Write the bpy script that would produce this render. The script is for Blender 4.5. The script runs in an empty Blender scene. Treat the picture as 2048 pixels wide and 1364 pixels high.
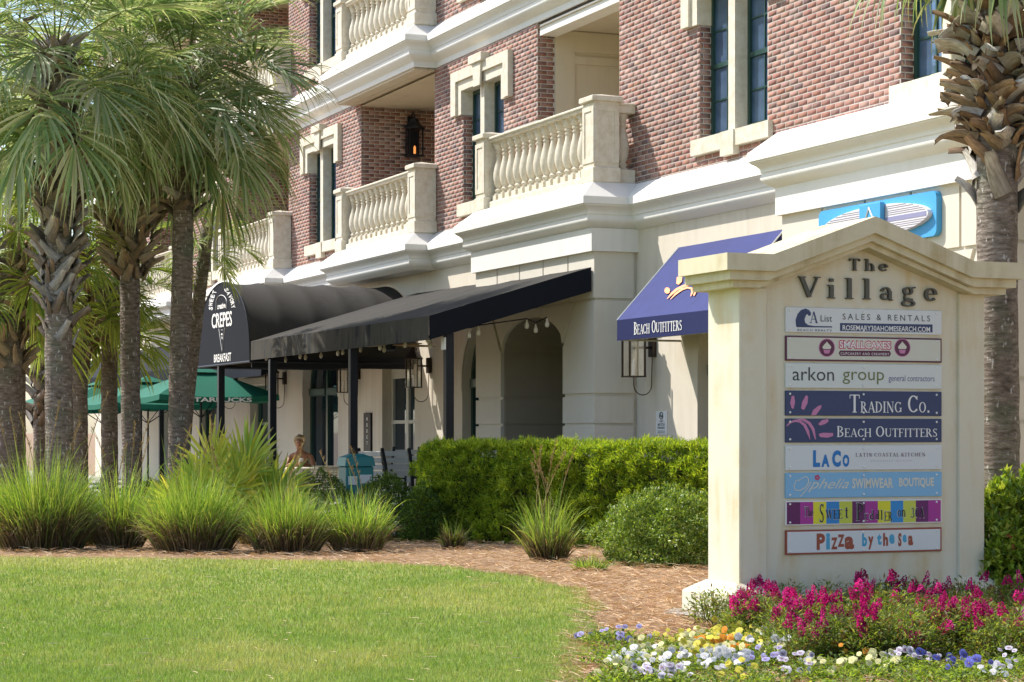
import bpy, math, random
import numpy as np
from math import radians, sin, cos, pi, tan, atan2, sqrt, exp
from mathutils import Vector, Matrix

# ------------------------------------------------------------------ camera, sky, sun, exposure
SC = bpy.context.scene
C = SC.collection
FPX, CX, HY, HH = 4300.0, 1024.0, 862.0, 1.65      # focal length in photo pixels, centre column, horizon row, eye height
cam = bpy.data.cameras.new('camera')
co = bpy.data.objects.new('camera', cam)
C.objects.link(co)
co.location = (0, 0, HH)
co.rotation_euler = (radians(90), 0, 0)
cam.sensor_width = 36
cam.lens = FPX / 2048 * 36
cam.shift_y = (HY - 682) / 2048
cam.clip_end = 3000
SC.camera = co
SUN = Vector((-1.305, .546, 1.70)).normalized()
W = bpy.data.worlds.new("World")
SC.world = W
W.use_nodes = True
sky = W.node_tree.nodes.new('ShaderNodeTexSky')
sky.sky_type = 'NISHITA'
sky.sun_disc = False
sky.sun_elevation = math.asin(SUN.z)
sky.sun_rotation = atan2(SUN.x, SUN.y)
sky.air_density = 1.0
sky.dust_density = 1.2
W.node_tree.links.new(sky.outputs[0], W.node_tree.nodes['Background'].inputs[0])
W.node_tree.nodes['Background'].inputs[1].default_value = .15
sl = bpy.data.lights.new('sun', 'SUN')
sl.energy = 4.1
sl.angle = radians(.55)
sl.color = (1, .95, .87)
so = bpy.data.objects.new('sun', sl)
C.objects.link(so)
so.rotation_euler = (-SUN).to_track_quat('-Z', 'Y').to_euler()
SC.view_settings.view_transform = 'Standard'
SC.view_settings.look = 'None'
SC.view_settings.exposure = .70
SC.view_settings.gamma = 1
SC.cycles.max_bounces = 6
SC.cycles.diffuse_bounces = 4
SC.cycles.transparent_max_bounces = 6

R = random.Random(7)
rng = np.random.default_rng(5)
TH = math.atan(1764 / 4300)
S_, C_ = sin(TH), cos(TH)
ROT = -(pi / 2 - TH)      # the street frame: x along the facade towards the viewer, y into the building

def on_y(px, py, y):
    """street-frame x, z of photo pixel on the facade-parallel plane y"""
    r = (px - CX) / FPX
    Y = y / (r * C_ + S_)
    X = r * Y
    return -(-X * S_ + Y * C_), HH + (HY - py) / FPX * Y

def on_x(px, py, x):
    r = (px - CX) / FPX
    Y = -x / (C_ - r * S_)
    X = r * Y
    return X * C_ + Y * S_, HH + (HY - py) / FPX * Y

def l2w(x, y, z=0):
    return Vector((x * S_ + y * C_, -x * C_ + y * S_, z))

def w2l(X, Y):
    return X * S_ - Y * C_, X * C_ + Y * S_

def terr(Y):
    t = min(1, max(0, (Y - 11.0) / 11.0))
    return .3 * t * t * (3 - 2 * t)

def ground(px, py):
    Y = 20.0
    for _ in range(30):
        Y = .5 * Y + .5 * (HH - terr(Y)) * FPX / max(4, (py - HY))
    return (px - CX) / FPX * Y, Y, terr(Y)

# ------------------------------------------------------------------ mesh helpers
class MB:
    def __init__(s):
        s.v = []; s.f = []
    def add(s, vs, fs):
        b = len(s.v)
        s.v += [tuple(p) for p in vs]
        s.f += [tuple(i + b for i in f) for f in fs]
        return s
    def box(s, x0, x1, y0, y1, z0, z1):
        if x0 > x1: x0, x1 = x1, x0
        if y0 > y1: y0, y1 = y1, y0
        v = [(x0, y0, z0), (x1, y0, z0), (x1, y1, z0), (x0, y1, z0), (x0, y0, z1), (x1, y0, z1), (x1, y1, z1), (x0, y1, z1)]
        return s.add(v, [(0, 3, 2, 1), (4, 5, 6, 7), (0, 1, 5, 4), (1, 2, 6, 5), (2, 3, 7, 6), (3, 0, 4, 7)])
    def bevbox(s, x0, x1, y0, y1, z0, z1, b=.01):
        pts = []
        for z, i in ((z0, b), (z0 + b, 0), (z1 - b, 0), (z1, b)):
            X0, X1, Y0, Y1 = x0 + i, x1 - i, y0 + i, y1 - i
            k = b * .7
            pts.append([(X0 + k, Y0, z), (X1 - k, Y0, z), (X1, Y0 + k, z), (X1, Y1 - k, z), (X1 - k, Y1, z), (X0 + k, Y1, z), (X0, Y1 - k, z), (X0, Y0 + k, z)])
        v = [p for ring in pts for p in ring]
        f = [tuple(range(7, -1, -1)), tuple(range(24, 32))]
        for r in range(3):
            for i in range(8):
                j = (i + 1) % 8
                f.append((r * 8 + i, r * 8 + j, r * 8 + 8 + j, r * 8 + 8 + i))
        return s.add(v, f)
    def quad(s, a, b, c, d):
        return s.add([a, b, c, d], [(0, 1, 2, 3)])
    def prism_y(s, poly, y0, y1):
        """polygon in x,z extruded from y0 (front) to y1"""
        n = len(poly)
        v = [(p[0], y0, p[1]) for p in poly] + [(p[0], y1, p[1]) for p in poly]
        f = [tuple(range(n)), tuple(range(2 * n - 1, n - 1, -1))]
        f += [(i, i + n, (i + 1) % n + n, (i + 1) % n) for i in range(n)]
        return s.add(v, f)
    def prism_x(s, poly, x0, x1):
        """polygon in y,z extruded in x"""
        n = len(poly)
        v = [(x0, p[0], p[1]) for p in poly] + [(x1, p[0], p[1]) for p in poly]
        f = [tuple(range(n)), tuple(range(2 * n - 1, n - 1, -1))]
        f += [(i, i + n, (i + 1) % n + n, (i + 1) % n) for i in range(n)]
        return s.add(v, f)
    def lathe(s, prof, n=10, c=(0, 0, 0), sx=1, sy=1):
        v = []
        for r, z in prof:
            for i in range(n):
                a = 2 * pi * i / n
                v.append((c[0] + r * cos(a) * sx, c[1] + r * sin(a) * sy, c[2] + z))
        f = []
        for k in range(len(prof) - 1):
            for i in range(n):
                j = (i + 1) % n
                f.append((k * n + i, k * n + j, k * n + n + j, k * n + n + i))
        f.append(tuple(range(n - 1, -1, -1)))
        f.append(tuple(range((len(prof) - 1) * n, len(prof) * n)))
        return s.add(v, f)
    def tube(s, pts, r, n=6):
        P = [Vector(p) for p in pts]
        rs = r if isinstance(r, (list, tuple)) else [r] * len(P)
        v = []
        for i, p in enumerate(P):
            d = (P[min(i + 1, len(P) - 1)] - P[max(i - 1, 0)]).normalized()
            a = d.cross(Vector((0, 0, 1)) if abs(d.z) < .9 else Vector((1, 0, 0))).normalized()
            b = d.cross(a)
            for k in range(n):
                t = 2 * pi * k / n
                v.append(p + (a * cos(t) + b * sin(t)) * rs[i])
        f = []
        for i in range(len(P) - 1):
            for k in range(n):
                j = (k + 1) % n
                f.append((i * n + k, i * n + j, i * n + n + j, i * n + n + k))
        f.append(tuple(range(n - 1, -1, -1)))
        f.append(tuple(range((len(P) - 1) * n, len(P) * n)))
        return s.add(v, f)
    def flat(s, v2, f2, o, right, up, off):
        """2-d shape laid on a plane"""
        o = Vector(o); right = Vector(right); up = Vector(up)
        nn = right.cross(up).normalized()
        return s.add([o + right * p[0] + up * p[1] + nn * off for p in v2], f2)
    def slab(s, poly, o, right, up, off, th):
        """polygon on a plane, th thick"""
        o = Vector(o); right = Vector(right); up = Vector(up)
        nn = right.cross(up).normalized()
        n = len(poly)
        v = [o + right * p[0] + up * p[1] + nn * (off + th) for p in poly] + [o + right * p[0] + up * p[1] + nn * off for p in poly]
        f = [tuple(range(n)), tuple(range(2 * n - 1, n - 1, -1))]
        f += [(i, i + n, (i + 1) % n + n, (i + 1) % n) for i in range(n)]
        return s.add(v, f)

OFF = {}

def mesh_of(name, mb, mat, off=(0, 0, 0), smooth=False, recalc=True):
    me = bpy.data.meshes.new(name)
    ox, oy, oz = off
    me.from_pydata([(a - ox, b - oy, c - oz) for a, b, c in mb.v], [], mb.f)
    if recalc:
        import bmesh
        bm = bmesh.new(); bm.from_mesh(me)
        bmesh.ops.recalc_face_normals(bm, faces=bm.faces)
        bm.to_mesh(me); bm.free()
    me.materials.append(mat)
    if smooth:
        me.shade_smooth() if hasattr(me, 'shade_smooth') else None
        me.polygons.foreach_set('use_smooth', [True] * len(me.polygons))
        if smooth != 1 and hasattr(me, 'set_sharp_from_angle'):
            me.set_sharp_from_angle(angle=radians(smooth))
    me.update()
    return me

def tag(o, label=None, cat=None, group=None, kind=None):
    if label: o['label'] = label
    if cat: o['category'] = cat
    if group: o['group'] = group
    if kind: o['kind'] = kind
    return o

def thing(name, label, cat, base=(0, 0, 0), rot=ROT, group=None, local=True, kind=None):
    """an Empty at the thing's base; base in street-frame coordinates when local"""
    o = bpy.data.objects.new(name, None)
    C.objects.link(o)
    o.empty_display_size = .2
    o.location = l2w(*base) if local else Vector(base)
    o.rotation_euler = (0, 0, rot)
    OFF[o] = tuple(base)
    return tag(o, label, cat, group, kind)

def part(name, mb, mat, parent, label=None, kind=None, smooth=False, recalc=True):
    me = mb if isinstance(mb, bpy.types.Mesh) else mesh_of(name, mb, mat, OFF[parent], smooth, recalc)
    o = bpy.data.objects.new(name, me)
    C.objects.link(o)
    o.parent = parent
    OFF[o] = OFF[parent]
    return tag(o, label, None, None, kind)

def single(name, mb, mat, label, cat, base, rot=ROT, local=True, group=None, kind=None, smooth=False, recalc=True):
    me = mb if isinstance(mb, bpy.types.Mesh) else mesh_of(name, mb, mat, base, smooth, recalc)
    o = bpy.data.objects.new(name, me)
    C.objects.link(o)
    o.location = l2w(*base) if local else Vector(base)
    o.rotation_euler = (0, 0, rot)
    OFF[o] = tuple(base)
    return tag(o, label, cat, group, kind)

def instance(name, me, parent, loc, rot=(0, 0, 0), sc=1, label=None):
    """a part sharing mesh data, placed in its parent's own frame"""
    o = bpy.data.objects.new(name, me)
    C.objects.link(o)
    o.parent = parent
    o.location = loc
    if isinstance(rot, Matrix): o.rotation_euler = rot.to_euler()
    else: o.rotation_euler = rot
    o.scale = (sc, sc, sc) if not isinstance(sc, (tuple, list)) else sc
    OFF[o] = (0, 0, 0)
    if label: o['label'] = label
    return o

def copy_tree(o, parent=None):
    c = o.copy(); C.objects.link(c)
    if parent: c.parent = parent
    for ch in list(o.children):
        copy_tree(ch, c)
    return c

def np_mesh(name, verts, faces, mat, col=None, smooth=False, normals=None):
    """big mesh from arrays; faces (M,k)"""
    me = bpy.data.meshes.new(name)
    verts = np.asarray(verts, dtype=np.float32).reshape(-1, 3)
    faces = np.asarray(faces, dtype=np.int32)
    k = faces.shape[1]
    me.vertices.add(len(verts))
    me.vertices.foreach_set('co', verts.ravel())
    me.loops.add(faces.size)
    me.loops.foreach_set('vertex_index', faces.ravel())
    me.polygons.add(len(faces))
    me.polygons.foreach_set('loop_start', np.arange(0, faces.size, k, dtype=np.int32))
    if smooth:
        me.polygons.foreach_set('use_smooth', np.ones(len(faces), dtype=bool))
    me.update(calc_edges=True)
    if col is not None:
        a = me.attributes.new('Col', 'FLOAT_COLOR', 'POINT')
        c4 = np.ones((len(verts), 4), dtype=np.float32)
        c4[:, :3] = col
        a.data.foreach_set('color', c4.ravel())
    me.materials.append(mat)
    return me

# ------------------------------------------------------------------ materials
def new_mat(name):
    m = bpy.data.materials.new(name)
    m.use_nodes = True
    nt = m.node_tree
    return m, nt, nt.nodes['Principled BSDF'], nt.nodes, nt.links

def plain(name, col, rough=.6, metal=0, spec=.5, bump=0, bscale=60, var=0, vscale=3, var2=None, emit=None, coat=0):
    m, nt, P, N, L = new_mat(name)
    P.inputs['Base Color'].default_value = (*col, 1)
    P.inputs['Roughness'].default_value = rough
    P.inputs['Metallic'].default_value = metal
    P.inputs['Specular IOR Level'].default_value = spec
    tc = N.new('ShaderNodeTexCoord')
    if var:
        n1 = N.new('ShaderNodeTexNoise'); n1.inputs['Scale'].default_value = vscale; n1.inputs['Detail'].default_value = 8; n1.inputs['Roughness'].default_value = .62
        L.new(tc.outputs['Object'], n1.inputs['Vector'])
        mx = N.new('ShaderNodeMix'); mx.data_type = 'RGBA'
        c2 = var2 or tuple(c * (1 - var) for c in col)
        mx.inputs['A'].default_value = (*c2, 1); mx.inputs['B'].default_value = (*[min(1, c * (1 + var * .35)) for c in col], 1)
        rp = N.new('ShaderNodeMapRange'); rp.inputs[1].default_value = .32; rp.inputs[2].default_value = .62
        L.new(n1.outputs['Fac'], rp.inputs[0]); L.new(rp.outputs[0], mx.inputs['Factor'])
        L.new(mx.outputs['Result'], P.inputs['Base Color'])
    if bump:
        n2 = N.new('ShaderNodeTexNoise'); n2.inputs['Scale'].default_value = bscale; n2.inputs['Detail'].default_value = 5
        L.new(tc.outputs['Object'], n2.inputs['Vector'])
        b = N.new('ShaderNodeBump'); b.inputs['Strength'].default_value = bump; b.inputs['Distance'].default_value = .01
        L.new(n2.outputs['Fac'], b.inputs['Height']); L.new(b.outputs['Normal'], P.inputs['Normal'])
    if emit:
        P.inputs['Emission Color'].default_value = (*emit[:3], 1); P.inputs['Emission Strength'].default_value = emit[3]
    return m

def stucco(name, col, dirt, amount=.5, scale=1.2, streak=True, bump=.25, bscale=90):
    """painted stucco with soft mottling and vertical weather streaks"""
    m, nt, P, N, L = new_mat(name)
    P.inputs['Roughness'].default_value = .85
    P.inputs['Specular IOR Level'].default_value = .25
    tc = N.new('ShaderNodeTexCoord')
    n1 = N.new('ShaderNodeTexNoise'); n1.inputs['Scale'].default_value = scale; n1.inputs['Detail'].default_value = 9; n1.inputs['Roughness'].default_value = .65
    L.new(tc.outputs['Object'], n1.inputs['Vector'])
    mp = N.new('ShaderNodeMapping'); mp.inputs['Scale'].default_value = (5, 5, .45)
    L.new(tc.outputs['Object'], mp.inputs['Vector'])
    n2 = N.new('ShaderNodeTexNoise'); n2.inputs['Scale'].default_value = 1.6; n2.inputs['Detail'].default_value = 6
    L.new(mp.outputs[0], n2.inputs['Vector'])
    mu = N.new('ShaderNodeMath'); mu.operation = 'MULTIPLY'
    a = N.new('ShaderNodeMapRange'); a.inputs[1].default_value = .42; a.inputs[2].default_value = .72
    b = N.new('ShaderNodeMapRange'); b.inputs[1].default_value = .40; b.inputs[2].default_value = .68
    L.new(n1.outputs['Fac'], a.inputs[0]); L.new(n2.outputs['Fac'], b.inputs[0])
    if streak:
        L.new(a.outputs[0], mu.inputs[0]); L.new(b.outputs[0], mu.inputs[1])
    else:
        L.new(a.outputs[0], mu.inputs[0]); mu.inputs[1].default_value = .6
    m2 = N.new('ShaderNodeMath'); m2.operation = 'MULTIPLY'; m2.inputs[1].default_value = amount * 1.6; m2.use_clamp = True
    L.new(mu.outputs[0], m2.inputs[0])
    mx = N.new('ShaderNodeMix'); mx.data_type = 'RGBA'
    mx.inputs['A'].default_value = (*col, 1); mx.inputs['B'].default_value = (*dirt, 1)
    L.new(m2.outputs[0], mx.inputs['Factor'])
    L.new(mx.outputs['Result'], P.inputs['Base Color'])
    n3 = N.new('ShaderNodeTexNoise'); n3.inputs['Scale'].default_value = bscale; n3.inputs['Detail'].default_value = 6
    L.new(tc.outputs['Object'], n3.inputs['Vector'])
    bp = N.new('ShaderNodeBump'); bp.inputs['Strength'].default_value = bump; bp.inputs['Distance'].default_value = .008
    L.new(n3.outputs['Fac'], bp.inputs['Height']); L.new(bp.outputs['Normal'], P.inputs['Normal'])
    return m

def leafy(name, trans=.35, rough=.5, spec=.4, gain=1.0, tcol=(1.25, 1.15, .45)):
    m, nt, P, N, L = new_mat(name)
    at = N.new('ShaderNodeAttribute'); at.attribute_name = 'Col'
    oi = N.new('ShaderNodeObjectInfo')
    hs = N.new('ShaderNodeHueSaturation')
    mr = N.new('ShaderNodeMapRange'); mr.inputs[3].default_value = .85 * gain; mr.inputs[4].default_value = 1.15 * gain
    L.new(oi.outputs['Random'], mr.inputs[0]); L.new(mr.outputs[0], hs.inputs['Value'])
    L.new(at.outputs['Color'], hs.inputs['Color'])
    L.new(hs.outputs[0], P.inputs['Base Color'])
    P.inputs['Roughness'].default_value = rough
    P.inputs['Specular IOR Level'].default_value = spec
    tr = N.new('ShaderNodeBsdfTranslucent')
    vm = N.new('ShaderNodeVectorMath'); vm.operation = 'MULTIPLY'; vm.inputs[1].default_value = tcol
    L.new(hs.outputs[0], vm.inputs[0]); L.new(vm.outputs[0], tr.inputs['Color'])
    ms = N.new('ShaderNodeMixShader'); ms.inputs[0].default_value = trans
    L.new(P.outputs[0], ms.inputs[1]); L.new(tr.outputs[0], ms.inputs[2])
    L.new(ms.outputs[0], N['Material Output'].inputs['Surface'])
    return m

def brick_mat():
    m, nt, P, N, L = new_mat('fired clay')
    at = N.new('ShaderNodeAttribute'); at.attribute_name = 'Col'
    tc = N.new('ShaderNodeTexCoord')
    n1 = N.new('ShaderNodeTexNoise'); n1.inputs['Scale'].default_value = 25; n1.inputs['Detail'].default_value = 6
    L.new(tc.outputs['Object'], n1.inputs['Vector'])
    mx = N.new('ShaderNodeMix'); mx.data_type = 'RGBA'; mx.blend_type = 'MULTIPLY'; mx.inputs['Factor'].default_value = .5
    L.new(at.outputs['Color'], mx.inputs['A']); L.new(n1.outputs['Color'], mx.inputs['B'])
    # pale efflorescence in broad patches
    n2 = N.new('ShaderNodeTexNoise'); n2.inputs['Scale'].default_value = .9; n2.inputs['Detail'].default_value = 8; n2.inputs['Roughness'].default_value = .7
    L.new(tc.outputs['Object'], n2.inputs['Vector'])
    mr = N.new('ShaderNodeMapRange'); mr.inputs[1].default_value = .52; mr.inputs[2].default_value = .75; mr.inputs[4].default_value = .42
    L.new(n2.outputs['Fac'], mr.inputs[0])
    m2 = N.new('ShaderNodeMix'); m2.data_type = 'RGBA'; m2.inputs['B'].default_value = (.5, .42, .38, 1)
    L.new(mr.outputs[0], m2.inputs['Factor']); L.new(mx.outputs['Result'], m2.inputs['A'])
    g = N.new('ShaderNodeVectorMath'); g.operation = 'MULTIPLY'; g.inputs[1].default_value = (1.25, 1.25, 1.25)
    L.new(m2.outputs['Result'], g.inputs[0])
    L.new(g.outputs[0], P.inputs['Base Color'])
    P.inputs['Roughness'].default_value = .85
    P.inputs['Specular IOR Level'].default_value = .25
    b = N.new('ShaderNodeBump'); b.inputs['Strength'].default_value = .25; b.inputs['Distance'].default_value = .002
    n3 = N.new('ShaderNodeTexNoise'); n3.inputs['Scale'].default_value = 140
    L.new(tc.outputs['Object'], n3.inputs['Vector']); L.new(n3.outputs['Fac'], b.inputs['Height']); L.new(b.outputs['Normal'], P.inputs['Normal'])
    return m

M = {}
M['white'] = stucco('white trim paint', (.78, .765, .72), (.62, .60, .55), .35, .7, True, .12)
M['cream'] = stucco('cream stucco', (.66, .60, .50), (.50, .44, .34), .5, .8, True, .2)
M['warm'] = stucco('warm stucco', (.62, .54, .42), (.48, .40, .29), .4, .8, True, .15)
M['band'] = stucco('pale banded stucco', (.66, .615, .53), (.55, .50, .41), .4, .8, True, .12)
M['passage'] = stucco('shade-darkened passage stucco', (.36, .31, .245), (.30, .25, .19), .4, .8, True, .12)  # darker than the portico stucco: the passage's shade is put into the colour
M['stone'] = stucco('cast limestone', (.70, .65, .54), (.50, .42, .29), .7, 9, False, .5, 40)
M['sign'] = stucco('sign stucco', (.64, .61, .49), (.56, .43, .22), .7, 1.6, True, .28, 110)
M['signcap'] = stucco('sign cap stucco', (.60, .55, .39), (.40, .32, .17), .75, 2.2, True, .28, 110)
M['brick'] = brick_mat()
M['mortar'] = plain('mortar', (.52, .475, .43), .9, var=.2, vscale=4, bump=.3)
M['green'] = plain('dark green frame paint', (.018, .055, .045), .35)
M['greenlt'] = plain('mid green frame paint', (.05, .13, .10), .35)
M['glass'] = plain('window glass', (.012, .018, .028), .03, spec=.8)
_g = M['glass'].node_tree.nodes['Principled BSDF']; _g.inputs['IOR'].default_value = 2.0; _g.inputs['Specular Tint'].default_value = (.50, .74, 1, 1)
M['glassb'] = plain('window glass with painted sky blue', (.07, .115, .19), .03, spec=.8, var=.35, vscale=2)  # blue base colour stands in for the sky reflected in the upper panes
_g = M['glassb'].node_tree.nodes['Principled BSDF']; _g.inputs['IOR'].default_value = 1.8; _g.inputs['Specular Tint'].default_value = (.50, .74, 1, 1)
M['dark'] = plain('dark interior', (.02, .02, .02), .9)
M['black'] = plain('black painted steel', (.010, .012, .018), .45, spec=.3)
M['bronze'] = plain('bronze metal', (.035, .022, .016), .4, metal=.4)
M['cloth'] = stucco('faded black canvas', (.042, .039, .034), (.024, .023, .023), .5, .8, True, .15, 300)
M['val'] = stucco('streaked black valance canvas', (.060, .056, .046), (.010, .013, .020), 1.3, 2.0, True, .15, 300)
M['cloth2'] = plain('black canvas', (.010, .012, .018), .75, spec=.12, bump=.1, bscale=300)
M['navy'] = plain('navy canvas', (.034, .044, .165), .75, spec=.25, var=.12, vscale=3, bump=.12, bscale=400)
M['navyd'] = plain('navy valance canvas', (.014, .020, .085), .7, spec=.25)
M['print'] = plain('white print', (.78, .78, .76), .6)
M['orange'] = plain('orange print', (.85, .33, .15), .6)
M['concrete'] = plain('concrete', (.36, .34, .30), .9, var=.25, vscale=6, bump=.4, bscale=60)
M['lens'] = plain('frosted lantern glass', (.42, .42, .36), .25, spec=.6)
M['wood'] = plain('blond wood', (.50, .34, .17), .45, var=.3, vscale=8)
# ------------------------------------------------------------------ ground: one sheet to the horizon, lawn, mulch bed, patio
PY = 12.43          # brick plane of the facade
def grid_sheet(xs, ys, zf, mat, name, kind='structure'):
    v = [(x, y, zf(x, y)) for y in ys for x in xs]
    nx = len(xs)
    f = [(j * nx + i, j * nx + i + 1, (j + 1) * nx + i + 1, (j + 1) * nx + i) for j in range(len(ys) - 1) for i in range(nx - 1)]
    me = bpy.data.meshes.new(name); me.from_pydata(v, [], f); me.materials.append(mat)
    me.polygons.foreach_set('use_smooth', [True] * len(me.polygons)); me.update()
    o = bpy.data.objects.new(name, me); C.objects.link(o); o['kind'] = kind
    return o

def ground_mat():
    m, nt, P, N, L = new_mat('pine straw litter')
    tc = N.new('ShaderNodeTexCoord')
    n = N.new('ShaderNodeTexNoise'); n.inputs['Scale'].default_value = 14; n.inputs['Detail'].default_value = 10; n.inputs['Roughness'].default_value = .75
    L.new(tc.outputs['Object'], n.inputs['Vector'])
    cr = N.new('ShaderNodeValToRGB')
    e = cr.color_ramp.elements
    e[0].position = .35; e[0].color = (.16, .09, .05, 1); e[1].position = .7; e[1].color = (.48, .32, .19, 1)
    L.new(n.outputs['Fac'], cr.inputs[0]); L.new(cr.outputs[0], P.inputs['Base Color'])
    P.inputs['Roughness'].default_value = .95
    b = N.new('ShaderNodeBump'); b.inputs['Strength'].default_value = .8; b.inputs['Distance'].default_value = .02
    L.new(n.outputs['Fac'], b.inputs['Height']); L.new(b.outputs['Normal'], P.inputs['Normal'])
    return m
def turf_mat():
    m, nt, P, N, L = new_mat('turf soil and thatch')
    tc = N.new('ShaderNodeTexCoord')
    n = N.new('ShaderNodeTexNoise'); n.inputs['Scale'].default_value = .9; n.inputs['Detail'].default_value = 9; n.inputs['Roughness'].default_value = .7
    L.new(tc.outputs['Object'], n.inputs['Vector'])
    cr = N.new('ShaderNodeValToRGB')
    e = cr.color_ramp.elements
    e[0].position = .35; e[0].color = (.15, .21, .04, 1); e[1].position = .68; e[1].color = (.36, .34, .13, 1)
    L.new(n.outputs['Fac'], cr.inputs[0]); L.new(cr.outputs[0], P.inputs['Base Color'])
    P.inputs['Roughness'].default_value = 1; P.inputs['Specular IOR Level'].default_value = .1
    return m
M['litter'] = ground_mat(); M['turf'] = turf_mat()
_ys = [-300, -100, -30, 0, 8, 12] + [13 + .5 * i for i in range(40)] + [34, 36, 40, 50, 80, 150, 400, 1200]
grid_sheet([-1000, -300, -80, -40, -20, -12, -8, -4, 0, 4, 8, 12, 20, 40, 80, 300, 1000], _ys, lambda x, y: terr(y), M['litter'], 'ground')
LAWN = [(-300, .3), (8, .3)]
for _p in ((1148, 1364), (1160, 1312), (1182, 1262), (1195, 1216), (1160, 1184), (1055, 1158), (900, 1137), (700, 1126), (350, 1120), (0, 1117)):
    _g = ground(*_p); LAWN.append((_g[1], _g[0]))
LAWN.append((LAWN[-1][0] + .3, -14))
def lawn_x(Y):
    for (a, xa), (b, xb) in zip(LAWN, LAWN[1:]):
        if a <= Y <= b:
            return xa + (xb - xa) * (Y - a) / (b - a)
    return -99
def lawn_sheet():
    ys = [-100, -20, 4, 10] + [12 + .08 * i for i in range(200) if 12 + .08 * i < LAWN[-1][0]]
    v = []; f = []
    n = 12
    for y in ys:
        xr = lawn_x(y) + .05 * sin(y * 5.1) + .03 * sin(y * 13)
        for i in range(n):
            t = i / (n - 1)
            x = xr - (1 - t) ** 2 * (60 if i else 80)
            v.append((x, y, terr(y) + .012))
    for j in range(len(ys) - 1):
        for i in range(n - 1):
            f.append((j * n + i, j * n + i + 1, (j + 1) * n + i + 1, (j + 1) * n + i))
    me = bpy.data.meshes.new('lawn'); me.from_pydata(v, [], f); me.materials.append(M['turf']); me.update()
    o = bpy.data.objects.new('lawn', me); C.objects.link(o); o['kind'] = 'structure'
lawn_sheet()
_pm = MB().box(-72, -26, 8.0, 12.6, .2, .34)
part_o = single('patio', _pm, M['concrete'], None, None, (-40, 8, 0), kind='structure')

# ------------------------------------------------------------------ the building
B = thing('brick_building', 'long red brick building with white cornices, cream balustrades and arched shopfronts', 'building', (-30, PY, 0))
FL2, FL3, FL4 = 4.95, 8.41, 11.87
LOG = [(-29.31, -26.46), (-37.6, -33.7), (-46.4, -42.3), (-54.9, -50.8)]      # loggia gaps between the window bays
XN, XF = -10.0, -62.0

def sub_int(segs, a, b):
    out = []
    for s, e in segs:
        if b <= s or a >= e: out.append((s, e)); continue
        if a > s: out.append((s, a))
        if b < e: out.append((b, e))
    return out

def rects_minus(a0, a1, z0, z1, holes):
    zs = sorted({z0, z1} | {z for h in holes for z in (h[2], h[3]) if z0 < z < z1})
    out = []
    for za, zb in zip(zs, zs[1:]):
        segs = [(a0, a1)]
        for h in holes:
            if h[2] < zb - 1e-6 and h[3] > za + 1e-6: segs = sub_int(segs, h[0], h[1])
        out += [(s, e, za, zb) for s, e in segs if e - s > .005]
    return out

PAL = [(.33, .165, .12), (.30, .14, .105), (.23, .13, .11), (.33, .17, .13), (.36, .20, .155), (.30, .145, .115), (.38, .235, .19), (.27, .135, .11), (.19, .12, .11), (.34, .18, .14), (.36, .21, .175), (.31, .155, .12), (.25, .15, .13)]
def brick_list(a0, a1, z0, z1, holes):
    res = []
    ch, bl, jt = .0677, .203, .0125
    k = 0
    z = z0
    while z < z1 - .01:
        off = (bl / 2 if k % 2 else 0)
        x = a0 - off - ((a0 - off) % bl)
        x = math.floor((a0) / bl) * bl - off
        while x < a1:
            s, e = max(x, a0) + jt / 2, min(x + bl, a1) - jt / 2
            zz0, zz1 = z + jt / 2, min(z + ch, z1) - jt / 2
            segs = [(s, e)] if e - s > .02 else []
            for h in holes:
                if h[2] < zz1 - .01 and h[3] > zz0 + .01: segs = sub_int(segs, h[0], h[1])
            for q in segs:
                if q[1] - q[0] > .025: res.append((q[0], q[1], zz0, zz1))
            x += bl
        z += ch; k += 1
    return res

BRV, BRF, BRC = [], [], []       # joined bricks
NEAR = []                         # candidates to be objects of their own
def add_brick_arr(axis, pos, s, e, z0, z1, sign, col, V, Fc, Cc):
    d = pos + sign * R.uniform(-.0003, .0006)      # face a touch proud or back
    back = pos + sign * -.02
    if axis == 'y':
        p = [(s, d, z0), (e, d, z0), (e, d, z1), (s, d, z1), (s, back, z0), (e, back, z0), (e, back, z1), (s, back, z1)]
    else:
        p = [(d, s, z0), (d, e, z0), (d, e, z1), (d, s, z1), (back, s, z0), (back, e, z0), (back, e, z1), (back, s, z1)]
    b = len(V)
    V += p
    q = [(0, 1, 2, 3), (0, 4, 5, 1), (3, 2, 6, 7), (0, 3, 7, 4), (1, 5, 6, 2)]
    Fc += [tuple(i + b for i in t) for t in q]
    Cc += [col] * 8
def brick_col():
    c = R.choice(PAL); g = R.uniform(.86, 1.12)
    return tuple(min(1, x * g) for x in c)

def wall(axis, pos, a0, a1, z0, z1, holes, sign, mort, near=False):
    """brickwork on a plane; sign = outward direction along the axis"""
    mp = pos - sign * .0015
    for s, e, za, zb in rects_minus(a0, a1, z0, z1, holes):
        if axis == 'y': mort.quad((s, mp, za), (e, mp, za), (e, mp, zb), (s, mp, zb))
        else: mort.quad((mp, s, za), (mp, e, za), (mp, e, zb), (mp, s, zb))
    for s, e, za, zb in brick_list(a0, a1, z0, z1, holes):
        c = brick_col()
        if near:
            w = l2w((s + e) / 2, pos)
            px = CX + FPX * w.x / w.y; py = HY - FPX * ((za + zb) / 2 - HH) / w.y
            if 1236 < px < 2030 and py > 4 and e - s > .08:
                NEAR.append((w.y, s, e, za, zb, pos, c)); continue
        add_brick_arr(axis, pos, s, e, za, zb, sign, c, BRV, BRF, BRC)

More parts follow.
